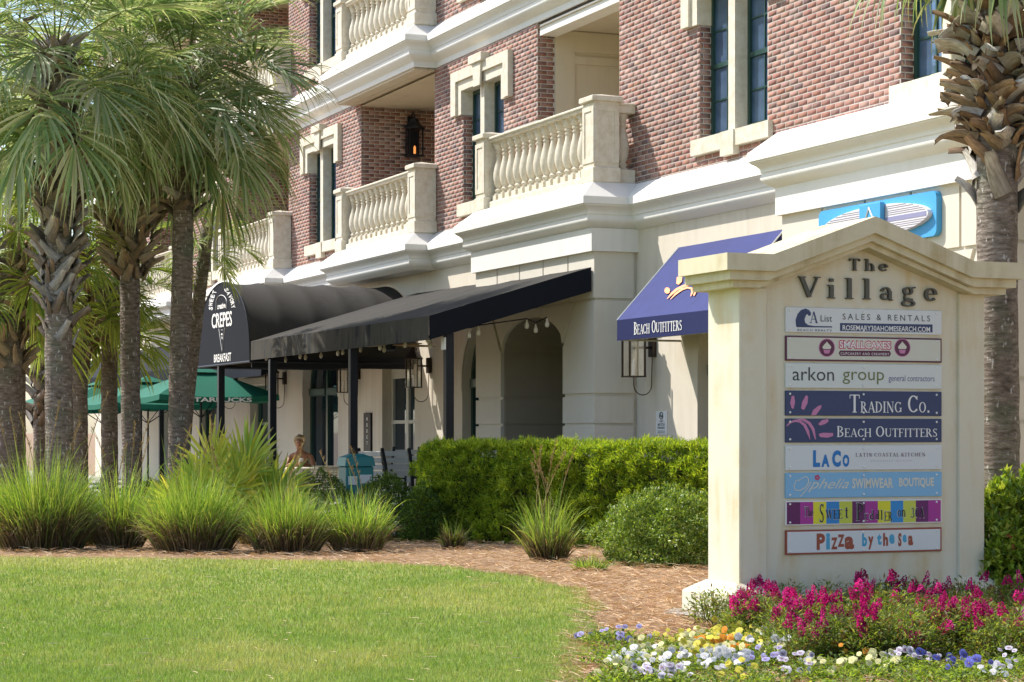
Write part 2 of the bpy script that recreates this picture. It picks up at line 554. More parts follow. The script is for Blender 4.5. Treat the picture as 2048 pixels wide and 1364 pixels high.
WIN2 = [(-23.22), (-18.6), (-31.5), (-40.0), (-48.5), (-57.0), (-13.9)]
WIN3 = [(-31.5), (-40.0), (-48.5), (-57.0)]
def win_holes(cs, base, dz=0):
    return [(c - .87, c + .87, base + .36, base + 2.18) for c in cs]
mort = MB()
bays = [(-26.46, XN), (-33.7, -29.31), (-42.3, -37.6), (-50.8, -46.4), (XF, -54.9)]
BAY2 = [(a, b) for a, b in bays]
for i, (a, b) in enumerate(BAY2):
    for lv, (zb, zt) in enumerate(((FL2 - .05, 7.70), (FL3 - .05, 11.16), (FL4 - .05, 15.2))):
        if lv == 2 and i < 2: continue
        wall('y', PY, a, b, zb, zt, win_holes(WIN2 if lv == 0 else (WIN2 if i == 0 else WIN3), (FL2, FL3, FL4)[lv]), -1, mort, near=(i == 0 and lv == 0))
# sides of the bays that face the viewer, seen inside the loggias
wall('x', -29.31, PY, PY + .28, FL2 - .05, 7.70, [], 1, mort)
for x in (-37.6, -46.4, -54.9):
    wall('x', x, PY, PY + 3.0, FL2 - .05, 7.70, [], 1, mort)
    wall('x', x, PY, PY + 3.0, FL3 - .05, 11.16, [], 1, mort)
wall('x', -29.31, PY, PY + .28, FL3 - .05, 11.16, [], 1, mort)
for lo, hi in LOG[1:]:
    wall('y', PY + 3.0, lo, hi, FL2, 7.7, [], -1, mort)
    wall('y', PY + 3.0, lo, hi, FL3, 11.16, [], -1, mort)
# brick jambs in the window openings (the far jamb faces the viewer)
for c in WIN2:
    wall('x', c - .87, PY, PY + .17, FL2 + .36, FL2 + 1.80, [], 1, mort)
for c in WIN3:
    wall('x', c - .87, PY, PY + .17, FL3 + .36, FL3 + 1.80, [], 1, mort)
bw = part('brick_wall', mort, M['mortar'], B, recalc=False)
NEAR.sort(key=lambda t: t[0])
for t in NEAR[300:]:
    add_brick_arr('y', t[5], t[1], t[2], t[3], t[4], -1, t[6], BRV, BRF, BRC)
_o = OFF[B]
bme = np_mesh('brickwork', np.array(BRV) - np.array(_o), BRF, M['brick'], np.array(BRC))
part('brickwork', bme, None, bw, kind='stuff')
# the 300 bricks that show largest: objects of their own sharing ten meshes
bvar = []
for k in range(10):
    V, Fc, Cc = [], [], []
    add_brick_arr('y', 0, -.0965, .0965, -.029, .029, -1, PAL[k % len(PAL)], V, Fc, Cc)
    bvar.append(np_mesh('brick', V, Fc, M['brick'], np.array(Cc)))
for t in NEAR[:300]:
    o = instance('brick', R.choice(bvar), bw, ((t[1] + t[2]) / 2 - _o[0], t[5] - _o[1], (t[3] + t[4]) / 2), (0, 0, 0), ((t[2] - t[1]) / .193, 1, (t[4] - t[3]) / .058))

# plain walls: ground floor with arches and doors, loggia linings, roof
def arch_pts(c, hw, zs, rise, n=16):
    return [(c + hw * cos(pi * i / n), zs + rise * sin(pi * i / n)) for i in range(n + 1)]     # right to left

def arch_wall(mb, x0, x1, z0, z1, y, ops, depth=.35, back=True):
    """front face at y with openings (c, halfwidth, spring z, rise, bottom z); rise 0 = square"""
    cur = x0
    for c, hw, zs, rise, zb in sorted(ops):
        a, b = c - hw, c + hw
        mb.quad((cur, y, z0), (a, y, z0), (a, y, z1), (cur, y, z1))
        if rise > 0:
            P = arch_pts(c, hw, zs, rise)
            for p, q in zip(P, P[1:]):
                mb.quad((q[0], y, q[1]), (p[0], y, p[1]), (p[0], y, z1), (q[0], y, z1))
                mb.quad((q[0], y, q[1]), (p[0], y, p[1]), (p[0], y + depth, p[1]), (q[0], y + depth, q[1]))
        else:
            mb.quad((a, y, zs), (b, y, zs), (b, y, z1), (a, y, z1))
            mb.quad((a, y, zs), (b, y, zs), (b, y + depth, zs), (a, y + depth, zs))
        if zb > z0: mb.quad((a, y, z0), (b, y, z0), (b, y, zb), (a, y, zb))
        mb.quad((a, y, zb), (a, y + depth, zb), (a, y + depth, zs), (a, y, zs))
        mb.quad((b, y, zb), (b, y + depth, zb), (b, y + depth, zs), (b, y, zs))
        cur = b
    mb.quad((cur, y, z0), (x1, y, z0), (x1, y, z1), (cur, y, z1))

ARCH = [-23.2, -31.5, -40.15, -48.6, -57.0]
DOOR = [-35.55, -44.4, -52.8]
gw = MB()
ops = [(c, .95 if c > -30 else 1.15 if c < -35 else .92, 2.42, 1.15 if c < -35 else .98, .3) for c in ARCH]
ops += [(c, .86, 2.84 if c > -40 else 2.62, 0, .3) for c in DOOR]
arch_wall(gw, XF, XN, -.1, 4.36, PY, [(c, h, z, r, .3) for c, h, z, r, b in ops] + [(-28.07, 1.16, 2.80, .52, .3), (-18.7, 1.18, 2.55, .85, .3)], .24)
part('ground_floor_wall', gw, M['cream'], B, recalc=False)
gb = MB()
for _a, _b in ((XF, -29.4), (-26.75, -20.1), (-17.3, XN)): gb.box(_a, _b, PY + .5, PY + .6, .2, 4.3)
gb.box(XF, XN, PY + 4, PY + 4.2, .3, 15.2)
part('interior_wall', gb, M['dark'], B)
lg = MB()
for i, (a, b) in enumerate(LOG):
    # near side of each gap, back wall, floor and ceiling
    for zf, zt in ((FL2, 7.62), (FL3, 11.1)):
        lg.quad((a, PY + .05, zf), (b, PY + .05, zf), (b, PY + 3, zf), (a, PY + 3, zf))
        lg.quad((a, PY, zt), (b, PY, zt), (b, PY + 3, zt), (a, PY + 3, zt))
        lg.quad((b, PY, zf), (b, PY + 3, zf), (b, PY + 3, zt), (b, PY, zt))
    if i == 0:
        lg.quad((a, PY + .28, FL2), (a, PY + 3, FL2), (a, PY + 3, 7.62), (a, PY + .28, 7.62))
        lg.quad((a, PY + 3, FL2), (b, PY + 3, FL2), (b, PY + 3, 7.62), (a, PY + 3, 7.62))
for i in range(0, len(lg.v), 4):
    part('loggia_lining', MB().add(lg.v[i:i+4], [(0, 1, 2, 3)]), M['warm'], B, recalc=False)
lt = MB()
lt.box(-29.31, -29.28, PY + .281, PY + .60, FL2, 7.6)
lt.box(-29.31, -29.28, PY + .60, PY + 3, 7.12, 7.24)
lt.box(-29.31, -29.285, PY + .60, PY + 3, 7.30, 7.6)
part('loggia_panel_trim', lt, M['warm'], B)
hb = MB().box(-29.29, -26.47, PY + .03, PY + .30, 7.50, 7.66)
part('loggia_beam', hb, M['white'], B)
# soffit boards under the third-floor balconies and the slab under each loggia
for i, x0 in enumerate((-37.95, -46.5)):
    sb = MB()
    nb = 14
    for k in range(nb):
        y0 = 12.07 + k * (3.3 / nb)
        sb.box(x0 + .05, x0 + 4.25, y0 + .004, y0 + 3.3 / nb - .004, 7.66, 7.70)
    part('soffit_boards', sb, M['warm'], B)
rf = MB().box(XF, XN, PY + .02, PY + 20, 15.2, 15.4).box(XN - .2, XN, PY + .02, PY + 20, .2, 15.2).box(XF, XF + .2, PY + .3, PY + 20, .2, 15.2)
part('roof', rf, M['cream'], B)

# cornices: a moulded profile swept along the plan with mitred corners
def sweep(mb, path, prof):
    n = len(path)
    nrm = []
    for i in range(n - 1):
        dx, dy = path[i + 1][0] - path[i][0], path[i + 1][1] - path[i][1]
        l = sqrt(dx * dx + dy * dy)
        nrm.append((dy / l, -dx / l))            # outward = to the street for +x travel
    rings = []
    for i, (x, y) in enumerate(path):
        a = nrm[max(0, i - 1)]; b = nrm[min(n - 2, i)]
        if i == 0: m = b
        elif i == n - 1: m = a
        else:
            k = 1 / (1 + a[0] * b[0] + a[1] * b[1])
            m = ((a[0] + b[0]) * k, (a[1] + b[1]) * k)
        rings.append([(x + m[0] * q, y + m[1] * q, z) for q, z in prof])
    k = len(prof)
    v = [p for r in rings for p in r]
    f = []
    for i in range(n - 1):
        for j in range(k - 1):
            f.append((i * k + j, (i + 1) * k + j, (i + 1) * k + j + 1, i * k + j + 1))
    mb.add(v, f)
def cornice_prof(z, bottom):
    p = [(-.02, z), (0, z), (.25, z - .22), (.25, z - .315), (.228, z - .320), (.224, z - .335)]
    for i in range(7):
        t = i / 6
        p.append((.215 - .075 * t - .028 * sin(t * pi), z - .34 - .10 * t))       # cavetto
    p += [(.128, z - .448), (.128, z - .458)]
    for i in range(9):
        t = i / 8
        p.append((.128 - .095 * t * t + .028 * sin(t * pi), z - .460 - .147 * t))   # ovolo
    p += [(.022, z - .615), (.012, z - .62), (.012, bottom), (-.02, bottom)]
    return p
path2 = [(XF, PY), (-54.95, PY), (-54.95, 12.05), (-50.7, 12.05), (-50.7, PY), (-46.5, PY), (-46.5, 12.05), (-42.1, 12.05), (-42.1, PY), (-37.95, PY), (-37.95, 12.05), (-33.65, 12.05), (-33.65, PY),
         (-30.2, PY), (-30.2, 11.78), (-25.9, 11.78), (-25.9, PY), (-20.88, PY), (-20.88, 11.74), (-16.5, 11.74), (-16.5, PY), (XN, PY)]
cm = MB(); sweep(cm, path2, cornice_prof(FL2, 4.33))
part('cornice', cm, M['white'], B, smooth=22)
path3 = [(XF, PY), (-54.95, PY), (-54.95, 12.05), (-50.7, 12.05), (-50.7, PY), (-46.5, PY), (-46.5, 12.05), (-42.1, 12.05), (-42.1, PY), (-37.95, PY), (-37.95, 12.05), (-33.65, 12.05), (-33.65, PY), (XN, PY)]
cm = MB(); sweep(cm, path3, cornice_prof(FL3, 7.70))
part('cornice', cm, M['white'], B, smooth=22)
cm = MB(); sweep(cm, path3, cornice_prof(FL4, 11.16))
part('cornice', cm, M['white'], B, smooth=22)
# slabs closing the cornices from above (balcony decks) and below (soffits)
sl_ = MB()
for x0, x1, y0 in ((-54.95, -50.7, 12.05), (-46.5, -42.1, 12.05), (-37.95, -33.65, 12.05), (-30.2, -25.9, 11.78), (-20.88, -16.5, 11.74)):
    sl_.quad((x0, y0, FL2 - .003), (x1, y0, FL2 - .003), (x1, PY + .06, FL2 - .003), (x0, PY + .06, FL2 - .003))
    if y0 == 12.05:
        sl_.quad((x0, y0, 4.335), (x1, y0, 4.335), (x1, PY + .06, 4.335), (x0, PY + .06, 4.335))
        for z in (FL3, FL4):
            sl_.quad((x0, y0, z - .003), (x1, y0, z - .003), (x1, PY + .06, z - .003), (x0, PY + .06, z - .003))
        sl_.quad((x0, y0, FL4 - .69), (x1, y0, FL4 - .69), (x1, PY + .06, FL4 - .69), (x0, PY + .06, FL4 - .69))
for i in range(0, len(sl_.v), 4):
    part('balcony_slab', MB().add(sl_.v[i:i+4], [(0, 1, 2, 3)]), M['white'], B, recalc=False)

# balustrades
def balu_mesh():
    prof = [(.078, 0), (.078, .035), (.052, .04), (.050, .055), (.066, .07), (.070, .09), (.052, .105), (.046, .12), (.058, .145), (.078, .19), (.092, .25), (.097, .31), (.092, .37), (.078, .44),
            (.060, .51), (.046, .57), (.042, .61), (.055, .618), (.055, .635), (.041, .642), (.041, .665), (.058, .675), (.060, .69), (.046, .70), (.060, .725), (.076, .745), (.078, .79)]
    mb = MB().lathe([(r, z) for r, z in prof], 12)
    return mesh_of('baluster', mb, M['stone'], smooth=40)
BAL = balu_mesh()
def pier(mb, x0, x1, y0, y1, z, top=1.17, panel=True):
    mb.bevbox(x0 - .022, x1 + .022, y0 - .022, y1 + .022, z, z + .2, .012)
    mb.bevbox(x0, x1, y0, y1, z + .19, z + top - .09, .008)
    cx, cy = (x0 + x1) / 2, (y0 + y1) / 2
    c = .045
    mb.bevbox(x0 - c, x1 + c, y0 - c, y1 + c, z + top - .10, z + top - .025, .01)
    v = [(x0 - c + .01, y0 - c + .01, z + top - .026), (x1 + c - .01, y0 - c + .01, z + top - .026), (x1 + c - .01, y1 + c - .01, z + top - .026), (x0 - c + .01, y1 + c - .01, z + top - .026), (cx, cy, z + top + .02)]
    mb.add(v, [(0, 1, 4), (1, 2, 4), (2, 3, 4), (3, 0, 4)])
    if panel:      # raised borders leave a recessed panel on the two seen faces
        za, zb = z + .26, z + top - .16
        w = .065; t = .012
        for (a, b, c1, d) in ((x0 + .001, x1 - .001, za + w, za), (x0 + .001, x1 - .001, zb, zb - w)):
            mb.box(a, b, y0 - t, y0 + .004, d, c1)
            mb.box(x1 - .004, x1 + t, y0 + .001, y1 - .001, d, c1)
        for q in (x0 + .001, x1 - .001 - w):
            mb.box(q, q + w, y0 - t, y0 + .004, za + w + .0005, zb - w - .0005)
        for q in (y0 + .001, y1 - .001 - w):
            mb.box(x1 - .004, x1 + t, q, q + w, za + w + .0005, zb - w - .0005)
def balcony(x0, x1, y0, z, n=14, ret=False, pw=.36):
    """front balustrade from pier to pier; the mesh of the part itself is the plinth"""
    mb = MB()
    a, b = x0 + pw, x1 - pw
    mb.bevbox(a, b, y0 + .05, y0 + .31, z, z + .115, .01)
    st = (b - a) / n
    for k in range(n):
        c = a + (k + .5) * st
        mb.box(c - .078, c + .078, y0 + .095, y0 + .265, z + .11, z + .205)
    if ret:
        mb.bevbox(x1 - pw + .05, x1 - .05, y0 + pw, PY, z, z + .19, .01)
    P = part('balcony', mb, M['stone'], B)
    rl = MB()
    rl.bevbox(a, b, y0 + .06, y0 + .30, z + 1.0, z + 1.04, .008)
    rl.bevbox(a, b, y0 + .035, y0 + .325, z + 1.035, z + 1.075, .012)
    for k in range(n):
        c = a + (k + .5) * st
        rl.box(c - .07, c + .07, y0 + .11, y0 + .25, z + .955, z + 1.002)
    if ret:
        rl.bevbox(x1 - pw + .05, x1 - .05, y0 + pw, PY, z + .94, z + 1.04, .008)
        rl.bevbox(x1 - pw + .03, x1 - .03, y0 + pw, PY, z + 1.035, z + 1.075, .012)
    part('rail', rl, M['stone'], P)
    for q0, q1 in ((x0, x0 + pw), (x1 - pw, x1)):
        pm = MB(); pier(pm, q0, q1, y0 + .0, y0 + pw, z)
        part('pier', pm, M['stone'], P)
    o = OFF[B]
    for k in range(n):
        c = a + (k + .5) * st
        instance('baluster', BAL, P, (c - o[0], y0 + .18 - o[1], z + .20), (0, 0, R.uniform(0, 6)), (.92, .92, .955))
    if ret:
        for yy in ((y0 + pw + .02), (PY - .13)):
            instance('baluster', BAL, P, (x1 - .18 - o[0], yy - o[1] + .0, z + .185), (0, 0, 0), (.92, .92, .96))
    return P
balcony(-30.2, -25.9, 11.80, FL2, 14, True)
balcony(-37.95, -33.62, 12.06, FL2, 13)
balcony(-46.5, -42.1, 12.06, FL2, 13)
balcony(-54.95, -50.7, 12.06, FL2, 13)
balcony(-37.95, -33.62, 12.06, FL3, 13)
balcony(-46.5, -42.1, 12.06, FL3, 13)

# windows of the upper floors
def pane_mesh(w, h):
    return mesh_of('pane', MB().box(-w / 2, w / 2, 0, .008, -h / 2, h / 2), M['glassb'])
def window(c, fz, stone=True):
    zb, zt = fz + .36, fz + 2.18
    hw = .87
    yg = PY + .16
    fr = MB()
    mw = .085
    o = OFF[B]
    panes = []
    for sx in (-1, 1):
        a, b = (c - hw, c - mw) if sx < 0 else (c + mw, c + hw)
        w = .055
        fr.box(a, a + w, yg, yg + .07, zb, zt); fr.box(b - w, b, yg, yg + .07, zb, zt)
        fr.box(a + w, b - w, yg, yg + .07, zb, zb + .075); fr.box(a + w, b - w, yg, yg + .07, zt - .06, zt)
        zm = (zb + zt) / 2 + .0
        fr.box(a + w, b - w, yg + .005, yg + .06, zm - .03, zm + .03)
        xm = (a + b) / 2
        for z0, z1 in ((zb + .075, zm - .03), (zm + .03, zt - .06)):
            fr.box(xm - .011, xm + .011, yg + .02, yg + .05, z0, z1)
            zc = (z0 + z1) / 2
            fr.box(a + w, xm - .0112, yg + .02, yg + .05, zc - .011, zc + .011)
            fr.box(xm + .0112, b - w, yg + .02, yg + .05, zc - .011, zc + .011)
            for xa, xb in ((a + w, xm - .011), (xm + .011, b - w)):
                for za, zc2 in ((z0, zc - .011), (zc + .011, z1)):
                    panes.append(((xa + xb) / 2, (za + zc2) / 2, xb - xa, zc2 - za))
    Wn = part('window', fr, M['green'], B)
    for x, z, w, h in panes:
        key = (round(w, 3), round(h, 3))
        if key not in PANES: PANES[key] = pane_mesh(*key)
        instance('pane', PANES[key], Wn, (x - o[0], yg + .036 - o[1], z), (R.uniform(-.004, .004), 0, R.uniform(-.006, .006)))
    mu = MB().box(c - mw, c + mw, PY - .012, yg + .075, zb, zt - .001)
    part('mullion', mu, M['stone'], Wn)
    sm = MB()
    # sill with a dropped centre block
    sm.prism_y([(c - 1.0, zb - .20), (c - .17, zb - .20), (c - .17, zb - .30), (c + .17, zb - .30), (c + .17, zb - .20), (c + 1.0, zb - .20), (c + 1.0, zb - .004), (c - 1.0, zb - .004)], PY - .065, PY + .2)
    sm.box(c - .17, c + .17, PY - .085, PY - .0651, zb - .30, zb - .0041)
    part('sill', sm, M['stone'], Wn)
    su = MB()
    A, Bz, H = 1.235, zt - .38, zt + .33
    i1 = hw - .012
    su.prism_y([(c - A, Bz), (c - i1, Bz), (c - i1, zt), (c + i1, zt), (c + i1, Bz), (c + A, Bz), (c + A, H), (c - A, H)], PY - .045, PY + .2)
    i2 = hw + .15
    su.prism_y([(c - A + .001, Bz + .001), (c - i2, Bz + .001), (c - i2, zt + .16), (c + i2, zt + .16), (c + i2, Bz + .001), (c + A - .001, Bz + .001), (c + A - .001, H - .001), (c - A + .001, H - .001)], PY - .085, PY - .0451)
    part('surround', su, M['stone'], Wn)
    ks = MB()
    ks.prism_y([(c - .14, zt - .05), (c + .14, zt - .05), (c + .17, H - .02), (c - .17, H - .02)], PY - .115, PY - .0852)
    ks.bevbox(c - .28, c + .28, PY - .15, PY + .02, H - .019, H + .12, .008)
    part('keystone', ks, M['stone'], Wn)
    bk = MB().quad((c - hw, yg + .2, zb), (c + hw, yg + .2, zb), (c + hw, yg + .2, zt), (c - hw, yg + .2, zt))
    part('dark_backing', bk, M['dark'], Wn, recalc=False)  # dark sheet standing for the unlit room behind the panes
PANES = {}
for c in WIN2: window(c, FL2)
for c in WIN3: window(c, FL3)
for c in (-48.5, -57): window(c, FL4)

# ground-floor windows and doors
def arch_window(c, hw, zs, rise):
    yg = PY + .15
    fr = MB()
    P = arch_pts(c, hw, zs, rise, 20)
    Pi = arch_pts(c, hw - .09, zs, rise - .09, 20)
    for (p, q), (pi_, qi) in zip(zip(P, P[1:]), zip(Pi, Pi[1:])):
        fr.add([(p[0], yg, p[1]), (q[0], yg, q[1]), (qi[0], yg, qi[1]), (pi_[0], yg, pi_[1]), (pi_[0], yg + .08, pi_[1]), (qi[0], yg + .08, qi[1])], [(0, 1, 2, 3), (3, 2, 5, 4)])
    fr.box(c - hw, c - hw + .09, yg, yg + .08, .3, zs); fr.box(c + hw - .09, c + hw, yg, yg + .08, .3, zs)
    fr.box(c - .055, c + .055, yg - .012, yg + .08, .3, zs + rise - .05)
    fr.bevbox(c - hw + .06, c - .056, yg - .05, yg + .08, zs - .08, zs + .08, .02)
    fr.bevbox(c + .056, c + hw - .06, yg - .05, yg + .08, zs - .08, zs + .08, .02)
    fr.box(c - hw + .09, c + hw - .09, yg + .001, yg + .08, .3, .55)
    o = part('arched_window', fr, M['green'], B)
    for s in (-1, 1):
        lo = MB()
        a, b = (c - hw + .09, c - .055) if s < 0 else (c + .055, c + hw - .09)
        lo.quad((a, yg + .05, .55), (b, yg + .05, .55), (b, yg + .05, zs - .08), (a, yg + .05, zs - .08))
        part('pane', lo, M['glass'], o, recalc=False)
        up = MB()
        pts = [p for p in arch_pts(c, hw - .09, zs, rise - .09, 20) if (p[0] - c) * s >= -.001]
        poly = [(c + s * .055, zs + .08)] + [(p[0], max(p[1], zs + .08)) for p in pts]
        up.add([(p[0], yg + .05, p[1]) for p in poly], [tuple(range(len(poly)))])
        part('pane', up, M['glass'], o, recalc=False)
for c in ARCH:
    arch_window(c, .95 if c > -30 else 1.15 if c < -35 else .92, 2.42, 1.15 if c < -35 else .98)
M['paleframe'] = plain('pale grey door paint', (.50, .50, .44), .5)
M['poster'] = plain('poster red', (.45, .08, .06), .6)
def door(c, hw, zt, mat):
    yg = PY + .17
    d = MB()
    d.box(c - hw, c - hw + .10, yg, yg + .08, .3, zt); d.box(c + hw - .10, c + hw, yg, yg + .08, .3, zt)
    d.box(c - hw + .1, c + hw - .1, yg, yg + .08, zt - .26, zt)
    d.box(c - .06, c + .06, yg, yg + .08, .3, zt - .26)
    for z, h in ((.3, .25), (1.02, .06), (1.78, .06)):
        for a, b in ((c - hw + .1, c - .06), (c + .06, c + hw - .1)):
            d.box(a, b, yg + .003, yg + .08, z, z + h)
    o = part('door', d, mat, B)
    for a, b in ((c - hw + .1, c - .06), (c + .06, c + hw - .1)):
        for z0, z1 in ((.55, 1.02), (1.08, 1.78), (1.84, zt - .26)):
            p = MB().quad((a, yg + .045, z0), (b, yg + .045, z0), (b, yg + .045, z1), (a, yg + .045, z1))
            part('pane', p, M['glass'], o, recalc=False)
    h = MB().tube([(c + .09, yg - .01, .98), (c + .09, yg - .07, .98), (c + .09, yg - .07, 1.25), (c + .09, yg - .01, 1.25)], .012)
    part('handle', h, M['lens'], o)
door(-35.55, .86, 2.84, M['paleframe'])
door(-44.4, .86, 2.62, M['greenlt'])
door(-52.8, .86, 2.62, M['greenlt'])
# box lintel over the green door
bx = MB().bevbox(-45.45, -43.35, PY - .10, PY, 2.62, 2.80, .02)
part('lintel', bx, M['cream'], B)
# stone joints of the ground-floor ashlar: thin proud arch rings
for c in ARCH[1:]:
    hw = 1.15 if c < -35 else .92; rise = 1.15 if c < -35 else .98
    ring = MB()
    P1 = arch_pts(c, hw - .0, 2.42, rise, 20); P2 = arch_pts(c, hw + .2, 2.42, rise + .2, 20)
    for i in range(20):
        a, b, e, d = P1[i], P1[i + 1], P2[i + 1], P2[i]
        ring.add([(a[0], PY - .012, a[1]), (b[0], PY - .012, b[1]), (e[0], PY - .012, e[1]), (d[0], PY - .012, d[1]), (e[0], PY, e[1]), (d[0], PY, d[1])], [(0, 1, 2, 3), (3, 2, 4, 5)])
    ring.box(c - hw - .2, c - hw, PY - .012, PY + .001, 2.30, 2.419); ring.box(c + hw, c + hw + .2, PY - .012, PY + .001, 2.30, 2.419)
    part('arch_ring', ring, M['band'], B)

# porticoes of rusticated blocks under the balconies
def portico(x0, x1, y0, oa, ob, zs, rise):
    c, hw = (oa + ob) / 2, (ob - oa) / 2
    mb = MB()
    core = .035
    yc = y0 + core
    arch_wall(mb, x0 + core, x1 - core, -.1, 4.33, yc, [(c, hw, zs, rise, -.1)], .02)
    mb.quad((x1 - core, yc, -.1), (x1 - core, PY, -.1), (x1 - core, PY, 4.33), (x1 - core, yc, 4.33))
    mb.quad((x0 + core, yc, .2), (x0 + core, PY, .2), (x0 + core, PY, 4.33), (x0 + core, yc, 4.33))
    P = part('portico', mb, M['band'], B, recalc=False)
    ln_ = MB()
    ya_, yb_ = yc + .0201, yc + 4.2
    for p, q in zip(arch_pts(c, hw, zs, rise), arch_pts(c, hw, zs, rise)[1:]):
        ln_.quad((q[0], ya_, q[1]), (p[0], ya_, p[1]), (p[0], yb_, p[1]), (q[0], yb_, q[1]))
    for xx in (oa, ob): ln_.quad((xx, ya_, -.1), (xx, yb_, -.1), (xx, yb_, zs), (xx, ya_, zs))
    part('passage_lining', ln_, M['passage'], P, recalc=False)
    def blk(poly, y_a, y_b):
        part('stone_block', MB().prism_y(poly, y_a, y_b), M['band'], P)
    rows = [(-.1, 1.03), (1.06, 1.72), (1.755, 2.11), (2.155, 3.38), (3.415, 4.03)]
    A = arch_pts(c, hw, zs, rise, 24)
    for z0, z1 in rows:
        for side in (0, 1):
            xa, xb = (x0, oa) if side == 0 else (ob, x1)
            if z1 <= zs + .01:
                blk([(xa, z0), (xb, z0), (xb, z1), (xa, z1)], y0, yc + .01)
            elif z0 < zs:      # springer block: outer edge to a splayed joint rising from the springing
                if side == 1:
                    blk([(xb, z0), (xb, z1), (xa + .42, z1), (xa + .035, zs + .02), (xa, zs), (xa, z0)], y0, yc + .01)
                else:
                    blk([(xa, z0), (xb, z0), (xb, zs), (xb - .035, zs + .02), (xb - .42, z1), (xa, z1)], y0, yc + .01)
    # voussoir panel between the splays
    top = 3.38
    poly = [(oa - .34, top), (oa + .04, zs + .05)] + [(p[0], p[1]) for p in reversed(A[3:-3])] + [(ob - .04, zs + .05), (ob + .34, top)]
    blk(poly, y0 + .004, yc + .01)
    # frieze course above, cut in blocks with narrow joints
    n = 5
    w = (x1 - x0) / n
    for k in range(n):
        blk([(x0 + k * w + (.02 if k else 0), 3.415), (x0 + (k + 1) * w - (.02 if k < n - 1 else 0), 3.415), (x0 + (k + 1) * w - (.02 if k < n - 1 else 0), 4.03), (x0 + k * w + (.02 if k else 0), 4.03)], y0, yc + .01)
    for z0, z1 in rows[:4]:      # side walls of the passage
        for yk in range(3):
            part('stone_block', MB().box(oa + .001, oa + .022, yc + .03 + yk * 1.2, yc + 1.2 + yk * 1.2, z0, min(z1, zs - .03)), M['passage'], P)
    for z0, z1 in rows:      # near end
        part('stone_block', MB().box(x1 - core, x1, yc + .0105, PY - .05, z0, z1), M['band'], P)
    fz = MB().box(x0 - .05, x1 + .05, y0 - .06, PY - .001, 4.03, 4.335)
    part('frieze', fz, M['white'], P)
portico(-30.2, -25.9, 11.80, -29.20, -26.94, 2.80, .46)
portico(-20.85, -16.55, 11.78, -19.85, -17.55, 2.55, .8)
# passage lining behind the first portico: inner pier and low vault
pb = MB().quad((-29.9, PY + 3.5, -.1), (-26.2, PY + 3.5, -.1), (-26.2, PY + 3.5, 4.2), (-29.9, PY + 3.5, 4.2))
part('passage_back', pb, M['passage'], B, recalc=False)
# ------------------------------------------------------------------ lettering
_tc = {}
def text2d(body, bold=0.0, space=1.0, shear=0.0):
    """outline of a word as a flat mesh in a unit box: (verts, faces, aspect)"""
    key = (body, bold, space, shear)
    if key in _tc: return _tc[key]
    cu = bpy.data.curves.new('w', 'FONT')
    cu.body = body; cu.size = 1; cu.offset = bold; cu.space_character = space; cu.resolution_u = 3; cu.shear = shear
    cu.fill_mode = 'FRONT' if hasattr(cu, 'fill_mode') else cu.fill_mode
    o = bpy.data.objects.new('w', cu); C.objects.link(o)
    dg = bpy.context.evaluated_depsgraph_get()
    me = bpy.data.meshes.new_from_object(o.evaluated_get(dg))
    v = [(p.co.x, p.co.y) for p in me.vertices]
    f = [tuple(p.vertices) for p in me.polygons]
    bpy.data.objects.remove(o); bpy.data.curves.remove(cu); bpy.data.meshes.remove(me)
    x0 = min(p[0] for p in v); x1 = max(p[0] for p in v); y0 = min(p[1] for p in v); y1 = max(p[1] for p in v)
    v = [((p[0] - x0) / (x1 - x0), (p[1] - y0) / (y1 - y0)) for p in v]
    _tc[key] = (v, f, (x1 - x0) / (y1 - y0))
    return _tc[key]

